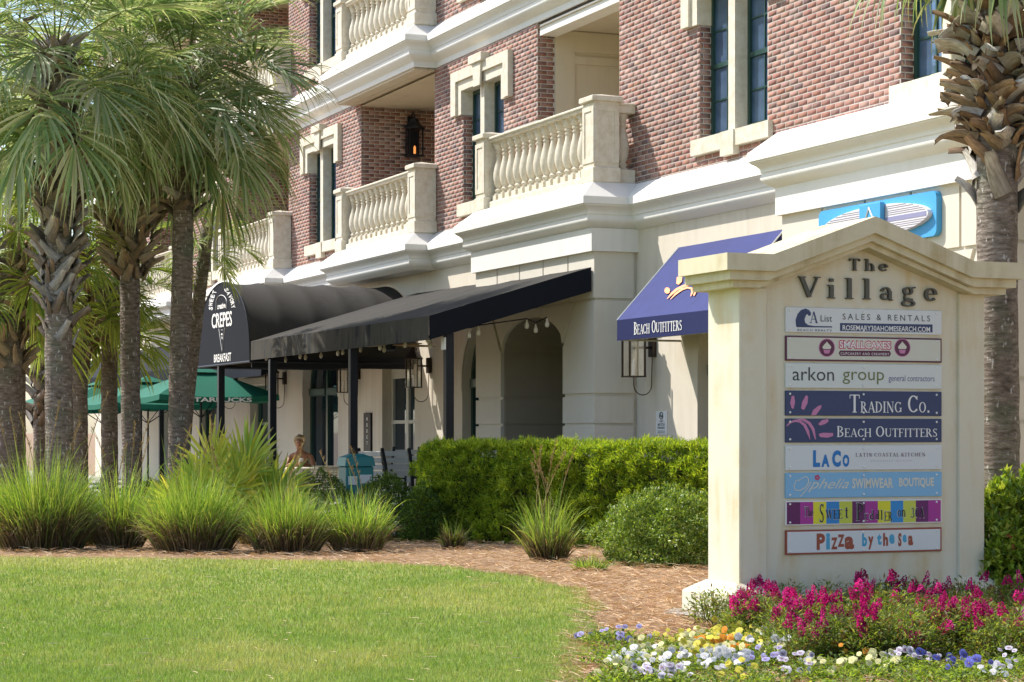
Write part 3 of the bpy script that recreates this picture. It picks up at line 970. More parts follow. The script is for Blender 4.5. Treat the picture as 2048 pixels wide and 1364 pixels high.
# a roman letter kit: thick and thin strokes with slab serifs, heights in 0..1 (caps), x-height .66
TK, TN = .155, .055
def _ln(x0, y0, x1, y1, w, w2=None): return ('l', x0, y0, x1, y1, w, w2 or w)
def _ar(cx, cy, rx, ry, a0, a1, tk=TK, tn=TN): return ('a', cx, cy, rx, ry, a0, a1, tk, tn)
def _sf(x, y, l=.30): return ('l', x - l / 2, y, x + l / 2, y, .05, .05)
def _st(x, y0=0, y1=1, l=.30): return [_ln(x, y0, x, y1, TK), _sf(x, y0 + .025, l), _sf(x, y1 - .025, l)]
GL = {
 'A': (.86, [_ln(.12, .03, .42, .97, TN), _ln(.42, .99, .74, .03, TK), _ln(.22, .34, .62, .34, .05), _sf(.12, .025, .24), _sf(.74, .025, .28)]),
 'B': (.74, _st(.17) + [_ar(.30, .755, .26, .22, -90, 90, .13), _ar(.30, .27, .32, .245, -90, 90, .14)]),
 'C': (.84, [_ar(.46, .5, .36, .475, 42, 318), _ln(.74, .72, .74, .95, .05), _ln(.74, .10, .74, .22, .03)]),
 'D': (.88, _st(.17) + [_ar(.30, .5, .46, .475, -90, 90)]),
 'E': (.74, _st(.17) + [_ln(.17, .97, .66, .97, .05), _ln(.17, .52, .50, .52, .05), _ln(.17, .03, .68, .03, .05), _ln(.66, .80, .66, .98, .05), _ln(.68, .02, .68, .22, .05), _ln(.50, .42, .50, .62, .04)]),
 'F': (.70, _st(.17) + [_ln(.17, .97, .64, .97, .05), _ln(.17, .52, .50, .52, .05), _ln(.64, .80, .64, .98, .05), _ln(.50, .42, .50, .62, .04)]),
 'G': (.90, [_ar(.46, .5, .36, .475, 45, 315), _ln(.76, .06, .76, .42, .13), _sf(.74, .42, .26), _ln(.74, .74, .74, .95, .05)]),
 'H': (.94, _st(.17) + _st(.75) + [_ln(.17, .52, .75, .52, .05)]),
 'I': (.40, _st(.20)),
 'K': (.86, _st(.17) + [_ln(.22, .42, .66, .97, TN), _ln(.34, .56, .72, .03, TK), _sf(.66, .975, .24), _sf(.74, .025, .26)]),
 'L': (.72, _st(.17) + [_ln(.17, .03, .66, .03, .05), _ln(.66, .02, .66, .24, .05)]),
 'M': (1.08, [_ln(.16, .03, .16, .97, TN), _ln(.16, .97, .52, .06, TK), _ln(.52, .06, .88, .97, TN), _ln(.88, .03, .88, .97, TK), _sf(.16, .025, .24), _sf(.88, .025, .30), _sf(.14, .975, .2), _sf(.9, .975, .2)]),
 'N': (.94, [_ln(.17, .03, .17, .97, TN), _ln(.17, .97, .77, .03, TK), _ln(.77, .03, .77, .97, TN), _sf(.17, .025, .26), _sf(.77, .975, .26), _sf(.14, .975, .2)]),
 'O': (.90, [_ar(.45, .5, .36, .475, 0, 360)]),
 'P': (.74, _st(.17) + [_ar(.30, .73, .28, .245, -90, 90, .14)]),
 'R': (.84, _st(.17) + [_ar(.30, .74, .27, .235, -90, 90, .14), _ln(.38, .50, .72, .03, TK), _sf(.76, .025, .2)]),
 'S': (.66, [_ar(.33, .745, .22, .23, 40, 250, .12), _ar(.33, .27, .24, .245, -140, 72, .13), _ln(.54, .78, .54, .96, .05), _ln(.10, .04, .10, .24, .05), _ln(.2, .6, .46, .44, .13)]),
 'T': (.80, _st(.40)[:2] + [_ln(.06, .97, .74, .97, .05), _ln(.06, .78, .06, .98, .05), _ln(.74, .78, .74, .98, .05)]),
 'U': (.92, [_ln(.18, .3, .18, .97, TK), _ln(.74, .3, .74, .97, TN), _ar(.46, .3, .28, .27, 180, 360, .15), _sf(.18, .975, .28), _sf(.74, .975, .24)]),
 'V': (.86, [_ln(.10, .97, .42, .03, TK), _ln(.42, .03, .74, .97, TN), _sf(.12, .975, .28), _sf(.74, .975, .24)]),
 'W': (1.16, [_ln(.10, .97, .36, .03, TK), _ln(.36, .03, .58, .97, TN), _ln(.58, .97, .80, .03, TK), _ln(.80, .03, 1.04, .97, TN), _sf(.1, .975, .24), _sf(1.04, .975, .22), _sf(.58, .975, .22)]),
 'Y': (.84, [_ln(.10, .97, .42, .48, TK), _ln(.42, .48, .72, .97, TN), _ln(.42, .03, .42, .50, TK), _sf(.42, .025, .3), _sf(.1, .975, .26), _sf(.72, .975, .24)]),
 '.': (.30, [_ln(.15, .01, .15, .13, .13)]),
 '3': (.66, [_ar(.30, .74, .22, .23, -90, 150, .12), _ar(.30, .27, .26, .245, -150, 90, .13)]),
 '0': (.66, [_ar(.33, .5, .25, .475, 0, 360)]),
 'h': (.80, [_ln(.18, .03, .18, .97, TK), _sf(.18, .025), _sf(.12, .975, .2), _ar(.40, .40, .22, .25, 0, 180, .13), _ln(.62, .03, .62, .42, TK), _sf(.62, .025)]),
 'e': (.66, [_ar(.33, .33, .25, .31, 0, 320), _ln(.10, .35, .57, .35, .05)]),
 'i': (.42, [_ln(.20, .03, .20, .64, TK), _sf(.20, .025), _sf(.14, .625, .18), _ln(.20, .80, .20, .95, .15)]),
 'l': (.42, [_ln(.20, .03, .20, .97, TK), _sf(.20, .025), _sf(.14, .975, .2)]),
 'a': (.72, [_ln(.50, .06, .50, .46, TK), _ar(.32, .46, .18, .18, 0, 150, .12), _ar(.30, .19, .20, .17, 60, 300, .12), _ln(.50, .03, .64, .03, .06), _ln(.13, .44, .16, .52, .12)]),
 'g': (.72, [_ar(.30, .45, .19, .19, 0, 360, .12), _ar(.32, -.14, .27, .15, 0, 360, .11), _ln(.18, .28, .15, .12, .07), _ln(.14, .08, .50, .04, .11), _ln(.46, .58, .62, .64, .07)]),
 't': (.46, [_ln(.22, .06, .22, .86, TK), _ln(.04, .63, .42, .63, .05), _ar(.32, .12, .12, .1, 180, 330, .08)]),
 'd': (.76, [_ln(.56, .03, .56, .97, TK), _sf(.50, .975, .2), _ar(.33, .33, .23, .30, 0, 360)]),
 'b': (.76, [_ln(.18, .03, .18, .97, TK), _sf(.12, .975, .2), _ar(.42, .33, .23, .30, 0, 360)]),
 'n': (.80, [_ln(.18, .03, .18, .64, TK), _sf(.18, .025), _sf(.12, .625, .2), _ar(.40, .40, .22, .25, 0, 180, .13), _ln(.62, .03, .62, .42, TK), _sf(.62, .025)]),
 'o': (.70, [_ar(.35, .33, .25, .31, 0, 360)]),
}
def stroke_poly(s):
    """centre line and widths -> list of quads in 2-d"""
    if s[0] == 'l':
        _, x0, y0, x1, y1, w, w2 = s
        P = [(x0, y0), (x1, y1)]; Ws = [w, w2]
    else:
        _, cx, cy, rx, ry, a0, a1, tk, tn = s
        n = max(6, int(abs(a1 - a0) / 18))
        P = []; Ws = []
        for i in range(n + 1):
            a = radians(a0 + (a1 - a0) * i / n)
            P.append((cx + (rx - tn / 2) * cos(a), cy + (ry - tn / 2) * sin(a))); Ws.append(tn + (tk - tn) * abs(cos(a)) ** 1.3)
    out = []
    pts = []
    for i, p in enumerate(P):
        a = P[max(0, i - 1)]; b = P[min(len(P) - 1, i + 1)]
        dx, dy = b[0] - a[0], b[1] - a[1]
        if s[0] == 'a' and s[6] - s[5] == 360 and i in (0, len(P) - 1):
            dx, dy = 0, 1
        l = sqrt(dx * dx + dy * dy) or 1
        nx, ny = -dy / l * Ws[i] / 2, dx / l * Ws[i] / 2
        pts.append(((p[0] + nx, p[1] + ny), (p[0] - nx, p[1] - ny)))
    for (a, b), (c, d) in zip(pts, pts[1:]): out.append((b, d, c, a))
    return out
def roman(mb, word, o, right, up, h, width=None, small=.74, off=.001, th=0.0, track=.08, weight=1.0):
    """small-caps roman lettering: lower-case letters in WORD are set as small capitals unless the kit has them and small is None"""
    adv = []
    x = 0
    for ch in word:
        if ch == ' ': adv.append(None); x += .38; continue
        sc = 1
        g = ch
        if small and ch.islower(): sc = small; g = ch.upper()
        w, st = GL[g]
        adv.append((x, sc, st)); x += (w + track) * sc
    tot = x
    kx = (width / tot) if width else h
    o = Vector(o); right = Vector(right); up = Vector(up); nn = right.cross(up).normalized()
    cnt = 0
    for a in adv:
        if not a: continue
        x0, sc, st = a
        for s in st:
            cnt += 1
            lift = off + (cnt % 7) * .00025
            for q in stroke_poly(s):
                P = [o + right * ((x0 + p[0] * sc) * kx) + up * (p[1] * sc * h) for p in q]
                if th:
                    v = [p + nn * (lift + th) for p in P] + [p + nn * off for p in P]
                    mb.add(v, [(0, 1, 2, 3), (0, 4, 5, 1), (1, 5, 6, 2), (2, 6, 7, 3), (3, 7, 4, 0)])
                else:
                    mb.add([p + nn * lift for p in P], [(0, 1, 2, 3)])
def sans(mb, word, o, right, up, w, h, off=.001, bold=0, space=1.0, shear=0):
    v, f, _ = text2d(word, bold, space, shear)
    o = Vector(o); right = Vector(right); up = Vector(up)
    mb.flat([(p[0] * w, p[1] * h) for p in v], f, o, right, up, off)

def flat_mat(name, col, rough=.5):
    return plain(name, col, rough, spec=.4)

# ------------------------------------------------------------------ the directory sign
SX = -16.46
Tz0 = .0
def sgn(px, py, x=SX):
    return on_x(px, py, x)
sg = thing('directory_sign', 'cream stucco gabled directory sign listing village shops behind the flower bed', 'sign', (SX - .3, 10.1, 0))
v0, v1 = 8.88, 11.40
xb_, xf_ = -17.05, SX
sb = MB()
sb.box(xb_ + .02, xf_ - .035, v0 + .02, v1 - .02, .05, 2.93)
g0, gm, g1 = 9.075, 10.09, 11.12
# gable wall behind the mouldings
sb.prism_x([(v0 + .02, 2.9), (v1 - .02, 2.9), (v1 - .02, 3.0), (g1, 3.0), (gm, 3.37), (g0, 3.0), (v0 + .02, 3.0)], xb_ + .02, xf_ - .0352)
part('wall', sb, M['sign'], sg)
pl_ = MB()
for a, b in ((v0, 9.15), (11.126, v1)):
    pl_.bevbox(xb_, xf_, a, b, .05, 2.90, .012)
part('pilaster', MB().bevbox(xb_, xf_, v0, 9.15, .05, 2.90, .012), M['sign'], sg)
part('pilaster', MB().bevbox(xb_, xf_, 11.126, v1, .05, 2.90, .012), M['sign'], sg)
def cap_tier(p, zb_side, dz, thk_peak_low, topz_side, topz_peak, name, pb=.08):
    """one moulding course: band following the gable, projecting p"""
    ya, yb = v0 - p, v1 + p
    lo = zb_side; lop = thk_peak_low
    ib = .02 if dz == 0 else -dz
    poly = [(ya, lo), (g0 + ib, lo), (gm, lop), (g1 - ib, lo), (yb, lo), (yb, topz_side), (g1, topz_side), (gm, topz_peak), (g0, topz_side), (ya, topz_side)]
    n = len(poly)
    mb = MB()
    xa, xb = xb_ - pb, xf_ + p
    mb.prism_x(poly, xa, xb)
    return part(name, mb, M['signcap'], sg)
cap_tier(.255, 3.022, 0, 3.386, 3.168, 3.53, 'cap')
cap_tier(.20, 2.945, .02, 3.318, 3.0225, 3.3865, 'moulding', .06)
cap_tier(.135, 2.885, .07, 3.268, 2.9455, 3.3185, 'moulding', .04)
# plinths under the pilasters with a weathered chamfer
for a, b in ((v0, 9.15), (11.126, v1)):
    pm = MB()
    e = .17
    def ring(d, z): return [(xb_ - d, a - d, z), (xf_ + d, a - d, z), (xf_ + d, b + min(d, .1), z), (xb_ - d, b + min(d, .1), z)]
    rs = [ring(e, .0), ring(e, .22), ring(e - .006, .235), ring(.012, .33)]
    v = [p for r in rs for p in r]
    f = [(3, 2, 1, 0)] + [(12, 13, 14, 15)]
    for k in range(3):
        for i in range(4):
            j = (i + 1) % 4
            f.append((k * 4 + i, k * 4 + j, k * 4 + 4 + j, k * 4 + 4 + i))
    pm.add(v, f)
    part('plinth', pm, M['sign'], sg)
cf = MB().bevbox(xb_ - .30, xf_ + .28, v0 - .30, v1 + .2, -.12, .055, .02)
part('footing', cf, M['concrete'], sg)
# raised metal letters
M['lett'] = plain('weathered bronze letters', (.075, .075, .062), .45, metal=.3)
RY, UZ = (0, 1, 0), (0, 0, 1)
XL = SX - .035      # face of the recessed panel
def letter(ch, px0, pybase, pxw, hpx):
    y, z = on_x(px0, pybase, XL)
    y2, _ = on_x(px0 + pxw, pybase, XL)
    _, z2 = on_x(px0, pybase - hpx, XL)
    mb = MB()
    h = z2 - z
    w = GL[ch][0]
    roman(mb, ch, (XL, y, z), RY, UZ, h, (y2 - y), None, .004, .028, 0)
    part('letter', mb, M['lett'], sg, label='raised bronze letter')
for ch, x, yb, w, hp in (('T', 1696, 541, 22, 24), ('h', 1727, 542, 21, 24), ('e', 1755, 543, 19, 24),
                         ('V', 1596, 595, 42, 42), ('i', 1651, 597, 20, 42), ('l', 1687, 598, 20, 42), ('l', 1722, 599, 20, 42), ('a', 1756, 601, 30, 42), ('g', 1800, 601, 32, 42), ('e', 1845, 603, 28, 42)):
    letter(ch, x, yb, w, hp)

# the nine shop panels, each a thing of its own hung on the sign
XP = XL + .018
def board(label, py0, py1, col, border=None, dy=(0, 0), bw=.018):
    ya, z1 = on_x(1571.5, py0, XP)
    yb, _ = on_x(1883.5, py0, XP)
    _, z0 = on_x(1571.5, py1, XP)
    base = (XL, ya, z0)
    o = thing('shop_panel', label, 'sign panel', base, group='shop panels on the directory sign')
    mb = MB().bevbox(XL - .004, XP, ya, yb, z0, z1, .003)
    part('board', mb, flat_mat('panel ' + label[:12], border if border else col), o)
    if border:
        b2 = MB().bevbox(XP - .001, XP + .0008, ya + bw, yb - bw, z0 + bw, z1 - bw, .0003)
        part('face', b2, flat_mat('face ' + label[:12], col), o)
    for px in (1580, 1727, 1873):
        for zz in (z0 + .028, z1 - .028):
            yy = on_x(px, 800, XP)[0]
            s = MB().lathe([(.010, 0), (.010, .004), (.006, .008), (.001, .010)], 10)
            s.v = [(XP + .001 + c, yy + a, zz + b) for a, b, c in s.v]
            part('screw', s, M['print'], o)
    def at(px, py):
        t = (px - 1571.5) / 312
        k = on_x(px, py, XP)
        return (XP + .0012, k[0], k[1])
    return o, at, (ya, yb, z0, z1)
def put(o, mb, mat, name='lettering'):
    part(name, mb, mat, o, recalc=False)
NAVY = (.03, .05, .13)
ink = {k: flat_mat('ink ' + k, c) for k, c in dict(navy=NAVY, maroon=(.10, .02, .06), pink=(.50, .04, .12), white=(.72, .74, .74), charcoal=(.04, .05, .05), olive=(.14, .17, .06), violet=(.14, .15, .30), mauve=(.52, .20, .38), blue=(.01, .17, .48), rust=(.30, .07, .04), sea=(.06, .34, .55), black=(.01, .01, .015), cream=(.62, .62, .54), grey=(.45, .46, .48)).items()}
def span(at, x0, x1, y0, y1):
    a = at(x0, y1); b = at(x1, y1); c = at(x0, y0)
    return a, b[1] - a[1], c[2] - a[2]
def T(o, at, word, x0, x1, y0, y1, mat, kind='sans', off=.0006, **k):
    """word in the photo box x0..x1, y0..y1"""
    p, w, h = span(at, x0, x1, y0, y1)
    mb = MB()
    if kind == 'sans': sans(mb, word, p, RY, UZ, w, h, off, **k)
    else: roman(mb, word, p, RY, UZ, h, w, off=off, **k)
    put(o, mb, mat)
def S(o, at, pts, mat, off=.0004, name='emblem'):
    P = [at(*p) for p in pts]
    mb = MB().add([(p[0] + off, p[1], p[2]) for p in P], [tuple(range(len(P)))])
    put(o, mb, mat, name)
def disc(at, cx, cy, rx, ry, n=20): return [(cx + rx * cos(2 * pi * i / n), cy + ry * sin(2 * pi * i / n)) for i in range(n)]
def curve_band(c, w):
    """polygon of a band along points"""
    L_, R_ = [], []
    for i, p in enumerate(c):
        a = c[max(0, i - 1)]; b = c[min(len(c) - 1, i + 1)]
        dx, dy = b[0] - a[0], b[1] - a[1]; l = sqrt(dx * dx + dy * dy) or 1
        ww = w[i] if isinstance(w, list) else w
        L_.append((p[0] - dy / l * ww / 2, p[1] + dx / l * ww / 2)); R_.append((p[0] + dy / l * ww / 2, p[1] - dx / l * ww / 2))
    return L_ + R_[::-1]

WHT = (.62, .66, .68)
# 1 realty
o, at, _ = board('white realty panel with a blue wave, topmost on the directory sign', 614, 664, WHT)
wave = [(1592, 653), (1591, 640), (1595, 628), (1602, 620), (1611, 617), (1618, 620), (1622, 626), (1621, 631), (1617, 632), (1615, 628), (1612, 630), (1609, 638), (1610, 645), (1616, 650), (1628, 652), (1664, 652.6), (1664, 655), (1594, 654.5)]
S(o, at, wave, ink['navy'])
T(o, at, 'A', 1619, 1637, 623, 646, ink['navy'], 'r', small=None)
T(o, at, 'List', 1641, 1664, 630, 643, ink['charcoal'])
T(o, at, 'BEACH REALTY', 1595, 1664, 657.5, 662, ink['charcoal'], space=1.25)
T(o, at, 'SALES & RENTALS', 1685, 1860, 627, 639, ink['charcoal'], space=1.5)
S(o, at, [(1680, 646), (1865, 649), (1865, 665), (1680, 662)], ink['navy'], .0003, 'strip')
T(o, at, 'ROSEMARY30AHOMESEARCH.COM', 1685, 1860, 650, 660.5, ink['white'], bold=.012, off=.0009)
# 2 cupcakes
o, at, _ = board('cream cupcake shop panel with maroon border and round cupcake badges', 671, 721, (.56, .58, .50), (.10, .025, .06), bw=.014)
for cx in (1653.5, 1804.5):
    S(o, at, disc(at, cx, 695.5, 16.5, 18.5), ink['mauve'], .0003)
    S(o, at, disc(at, cx, 695.5, 15, 17), ink['maroon'], .0006)
    S(o, at, [(cx - 7, 698), (cx + 7, 698), (cx + 9, 694), (cx + 6, 690), (cx + 3, 687), (cx, 683), (cx - 3, 687), (cx - 5, 689), (cx - 9, 694)], ink['cream'], .0009)
    S(o, at, [(cx - 7, 699.5), (cx + 7, 699.5), (cx + 4.5, 707), (cx - 4.5, 707)], ink['mauve'], .0009)
T(o, at, 'SMALLCAKES', 1677, 1783, 680, 698, ink['pink'], bold=.07, space=1.0)
T(o, at, 'SMALLCAKES', 1679, 1781, 682, 696, ink['white'], bold=.012, off=.001)
S(o, at, [(1680, 701), (1779, 701.5), (1782, 707), (1779, 713), (1680, 712), (1677, 706)], ink['maroon'], .0004, 'strip')
T(o, at, 'CUPCAKERY AND CREAMERY', 1681, 1778, 704.5, 709.5, ink['white'], off=.001, space=1.2)
# 3 contractors
o, at, _ = board('pale panel lettered in grey and olive for a contractor', 726, 775.5, (.60, .65, .64))
T(o, at, 'arkon', 1585, 1668, 734, 761, ink['charcoal'])
T(o, at, 'group', 1685, 1768, 743, 768, ink['olive'])
T(o, at, 'general contractors', 1777, 1869, 750, 766, ink['violet'])
# 4 trading
o, at, _ = board('navy trading company panel with three pink sun rays', 781, 831, NAVY)
T(o, at, 'Trading Co.', 1698, 1861, 789, 825, ink['white'], 'r', small=.62, track=.02)
for P in ([(1583, 792), (1588, 791), (1590, 804), (1587, 818), (1583, 816), (1580, 806)], [(1612, 790), (1616, 793), (1615, 806), (1608, 820), (1602, 817), (1604, 804)], [(1643, 810), (1642, 816), (1632, 830), (1622, 830.5), (1626, 820), (1636, 812)]):
    S(o, at, P, ink['mauve'])
# 5 beach
o, at, _ = board('navy beachwear panel with pink arched sun and rays', 837, 885, NAVY)
T(o, at, 'Beach Outfitters', 1673, 1875, 852, 874, ink['white'], 'r', small=.78, track=.02)
S(o, at, curve_band([(1573.5, 852), (1580, 845), (1590, 841.5), (1600, 843), (1609, 850), (1615, 862), (1620, 879)], [2, 4, 4.5, 5, 6, 6, 1]), ink['mauve'])
S(o, at, curve_band([(1592, 838.5), (1606, 839), (1618, 846), (1626, 858), (1631, 879)], [1, 5, 6, 6, 2]), ink['mauve'])
S(o, at, [(1636, 848), (1644, 840), (1656, 838), (1657, 843), (1650, 848), (1640, 851)], ink['mauve'])
S(o, at, [(1637, 868), (1645, 865.5), (1666, 866), (1666, 872), (1655, 875.5), (1640, 874)], ink['mauve'])
# 6 kitchen
o, at, _ = board('white kitchen panel with bold blue block lettering', 891, 941, WHT)
for ch, x0, x1, y0 in (('L', 1626, 1640, 900.5), ('A', 1642.5, 1659, 909), ('C', 1664, 1681.5, 900.5), ('O', 1685, 1698.5, 909)):
    T(o, at, ch, x0, x1, y0, 934, ink['blue'], bold=.06)
T(o, at, 'Latin Coastal Kitchen', 1711, 1852, 906, 913.5, ink['maroon'], 'r', small=1.0, track=.2)
T(o, at, 'SEACREST BEACH', 1741, 1823, 920, 923.5, ink['grey'], space=1.5)
# 7 swimwear
o, at, _ = board('light blue swimwear panel with white script', 946, 996.5, (.20, .44, .68))
T(o, at, 'phelia', 1616, 1698, 958, 984, ink['cream'], shear=.5)
S(o, at, curve_band([(1596, 963), (1603, 957), (1611, 953), (1616, 956), (1617, 965), (1611, 975), (1600, 981), (1590, 980), (1587.5, 972), (1592, 961), (1601, 959)], [1, 1.4, 1.5, 2, 2, 2, 2, 2, 2, 1.4, 1]), ink['cream'])
S(o, at, curve_band([(1622, 963), (1616, 975), (1608, 985), (1600, 993)], 1.6), ink['cream'], .0006)
for k in range(5):
    a = 2 * pi * k / 5
    S(o, at, disc(at, 1634.5 + 3.4 * cos(a), 955 + 3.6 * sin(a), 2.2, 2.4, 8), ink['pink'], .0006 + k * .0001)
T(o, at, 'SWIMWEAR', 1704, 1786, 956.5, 977, ink['cream'], bold=.03)
T(o, at, 'BOUTIQUE', 1798, 1868, 955.5, 976, ink['cream'], bold=.03)
# 8 sweets
o, at, bb = board('candy striped sweet shop panel in purple yellow and blue', 1002, 1051.5, (.30, .02, .22), (.70, .70, .70), bw=.011)
cols = [(.11, .01, .10), (.36, .03, .28), (.68, .65, .03), (.02, .22, .55), (.50, .56, .06), (.11, .01, .10), (.34, .03, .27), (.66, .64, .03), (.02, .24, .58), (.52, .58, .08), (.12, .01, .12), (.36, .03, .28)]
for k, c in enumerate(cols):
    ya, yb, z0, z1 = bb
    w = (yb - ya - .022) / len(cols)
    s = MB().add([(XP + .0014, ya + .011 + k * w, z0 + .011), (XP + .0014, ya + .011 + (k + 1) * w, z0 + .011), (XP + .0014, ya + .011 + (k + 1) * w, z1 - .011), (XP + .0014, ya + .011 + k * w, z1 - .011)], [(0, 1, 2, 3)])
    put(o, s, flat_mat('stripe', c), 'stripe')
def outlined(o, at, word, x0, x1, y0, y1, **k):
    T(o, at, word, x0 - .7, x1 + .7, y0 - .7, y1 + .7, ink['white'], 'r', off=.0012, **k)
    p, w, h = span(at, x0, x1, y0, y1)
    mb = MB(); roman(mb, word, p, RY, UZ, h, w, off=.0036, **k); put(o, mb, ink['black'])
outlined(o, at, 'The', 1608, 1627, 1014, 1033, small=None)
outlined(o, at, 'S', 1638, 1649, 1007, 1046)
outlined(o, at, 'WEE', 1651, 1686, 1019, 1038)
outlined(o, at, 't', 1689, 1698, 1011, 1037, small=None)
outlined(o, at, 'P', 1712, 1730, 1006, 1041)
outlined(o, at, 'E', 1729, 1737, 1027, 1041)
outlined(o, at, 'ddl', 1738, 1767, 1020, 1040, small=None)
outlined(o, at, 'ER', 1768, 1785, 1023, 1042)
outlined(o, at, 'on', 1794, 1812, 1012, 1034, small=None)
outlined(o, at, '30A', 1821, 1849, 1015, 1036)
# 9 pizza
o, at, _ = board('white pizza panel with rust red border, lowest on the directory sign', 1060.5, 1110, WHT, (.28, .07, .045), bw=.016)
for ch, x0, x1, y0, y1, cl in (('P', 1633, 1650, 1067, 1100, 'rust'), ('i', 1652, 1660, 1066, 1099, 'sea'), ('Z', 1662, 1675, 1075, 1099, 'rust'), ('Z', 1675, 1689, 1069, 1094, 'rust'), ('a', 1689, 1708, 1073, 1099, 'rust'),
                               ('b', 1724, 1734, 1067, 1093, 'sea'), ('y', 1736, 1747, 1073, 1099, 'rust'), ('t', 1754, 1763, 1067, 1090, 'sea'), ('h', 1766, 1776, 1066, 1092, 'rust'), ('e', 1778, 1789, 1068, 1088, 'sea'),
                               ('S', 1796, 1803, 1066, 1093, 'rust'), ('e', 1805, 1813, 1069, 1085, 'sea'), ('a', 1816, 1826, 1071, 1091, 'rust')):
    T(o, at, ch, x0, x1, y0, y1, ink[cl], bold=.05)

# the sign stands a little nearer than it was measured: same picture, true size
KS = .90
for _o in [o for o in C.objects if o.parent is None and o.name.split('.')[0] in ('directory_sign', 'shop_panel')]:
    _o.location = Vector((0, 0, HH)) + KS * (_o.location - Vector((0, 0, HH)))
    _o.scale = (KS, KS, KS)

# ------------------------------------------------------------------ awnings
def cloth_sheet(P00, P10, P11, P01, nx, ny, sag=.0, ribs=1):
    """bilinear sheet; sags between ribs"""
    A, B_, C3, D = map(Vector, (P00, P10, P11, P01))
    mb = MB(); v = []
    for j in range(ny + 1):
        for i in range(nx + 1):
            s, t = i / nx, j / ny
            p = A * (1 - s) * (1 - t) + B_ * s * (1 - t) + C3 * s * t + D * (1 - s) * t
            p.z -= sag * sin(pi * ((s * ribs) % 1)) ** 1.0 * sin(pi * min(1, max(0, t)) * .9 + .15)
            v.append(p)
    f = [(j * (nx + 1) + i, j * (nx + 1) + i + 1, (j + 1) * (nx + 1) + i + 1, (j + 1) * (nx + 1) + i) for j in range(ny) for i in range(nx)]
    return mb.add(v, f)

# black shed awning beside the entrance barrel
aw = thing('shed_awning', 'long faded black sloping awning between the crepe barrel awning and stone pier', 'awning', (-30, 9.5, 2.8))
YF = 9.49
part('canopy', cloth_sheet((-34.5, YF, 3.13), (-25.95, YF, 3.13), (-25.95, 11.77, 3.82), (-34.5, 12.40, 4.0), 48, 8, .035, 6), M['cloth'], aw, smooth=True, recalc=False)
part('front_valance', cloth_sheet((-34.5, YF - .003, 2.82), (-25.95, YF - .003, 2.82), (-25.95, YF, 3.13), (-34.5, YF, 3.13), 48, 2), M['val'], aw, recalc=False)
part('end_panel', cloth_sheet((-25.93, YF, 2.82), (-25.93, 11.77, 3.50), (-25.93, 11.77, 3.82), (-25.93, YF, 3.13), 6, 2), M['cloth2'], aw, recalc=False)
fm = MB()
for k in range(7):
    x = -34.4 + k * 1.4
    fm.tube([(x, YF + .03, 3.08), (x, 11.7, 3.74)], .02)
fm.tube([(-34.45, YF + .03, 2.86), (-25.98, YF + .03, 2.86)], .02)
part('frame', fm, M['black'], aw)
# black posts: each a thing standing on the patio
for px, tp, lab in ((706, 2.84, 'square black post under the middle of the shed awning'), (545, 2.8, 'square black post below the near corner of the crepe awning front'), (900, 2.92, 'square black post at the near end of the shed awning'), (442, 2.8, 'square black post below the far part of the crepe awning front')):
    x, _ = on_y(px, 800, YF + .06)
    if px == 900: x = -25.99 - .06; y = 9.80
    else: y = YF + .06
    pb = MB().bevbox(x - .055, x + .055, y - .055, y + .055, .3, tp, .008).box(x - .1, x + .1, y - .1, y + .1, .34, .36)
    single('awning_post', pb, M['black'], lab, 'post', (x, y, .3), group='posts holding the black awnings')
ob_ = MB().bevbox(-26.12, -25.985, 9.72, 9.74, 2.70, 2.86, .004)
oo = single('outlet_box', ob_, M['print'], 'small white outlet box at the top of the near awning post', 'outlet box', (-26.05, 9.73, 2.7))
# barrel entrance awning
ba = thing('barrel_awning', 'black round-topped entrance awning lettered for crepes and breakfast', 'awning', (-36.3, 9.5, 2.8))
bx0, bx1, zb0, ztop = -38.1, -34.52, 2.79, 4.22
def barrel_pt(t, k=1.0):
    a = pi * t
    cx = (bx0 + bx1) / 2; hw = (bx1 - bx0) / 2
    return cx + hw * cos(a) * (1 if k else 1), zb0 + (ztop - zb0) * max(0, sin(a)) ** .80
nb_, na = 40, 28
v = []
for j in range(nb_ + 1):
    y = YF + (12.40 - YF) * j / nb_
    sg_ = .045 * abs(sin(pi * j / nb_ * 5)) ** .8
    for i in range(na + 1):
        x, z = barrel_pt(i / na)
        cx = (bx0 + bx1) / 2
        v.append((cx + (x - cx) * (1 - sg_ * .25), y, zb0 + (z - zb0) * (1 - sg_ * .55)))
f = [(j * (na + 1) + i, j * (na + 1) + i + 1, (j + 1) * (na + 1) + i + 1, (j + 1) * (na + 1) + i) for j in range(nb_) for i in range(na)]
part('canopy', MB().add(v, f), M['cloth'], ba, smooth=True, recalc=False)
fr_pts = [barrel_pt(i / na) for i in range(na + 1)]
part('front', MB().add([(p[0], YF - .01, p[1]) for p in fr_pts], [tuple(range(na + 1))]), M['cloth2'], ba, recalc=False)
st_ = MB().tube([(p[0], YF - .01, p[1]) for p in fr_pts], .012, 6)
st_.tube([(bx0, YF, zb0 + .01), (bx1, YF, zb0 + .01)], .02).tube([(bx1, YF, zb0 + .01), (bx1, 12.35, zb0 + .01)], .03).tube([(bx0, YF, zb0 + .01), (bx0, 12.35, zb0 + .01)], .03)
st_.box(bx1 - .02, bx1 + .0, YF + .02, 12.35, zb0 - .09, zb0 + .1)
part('frame', st_, M['black'], ba)
def atb(px, py):
    x, z = on_y(px, py, YF - .012)
    return Vector((x, YF - .014, z))
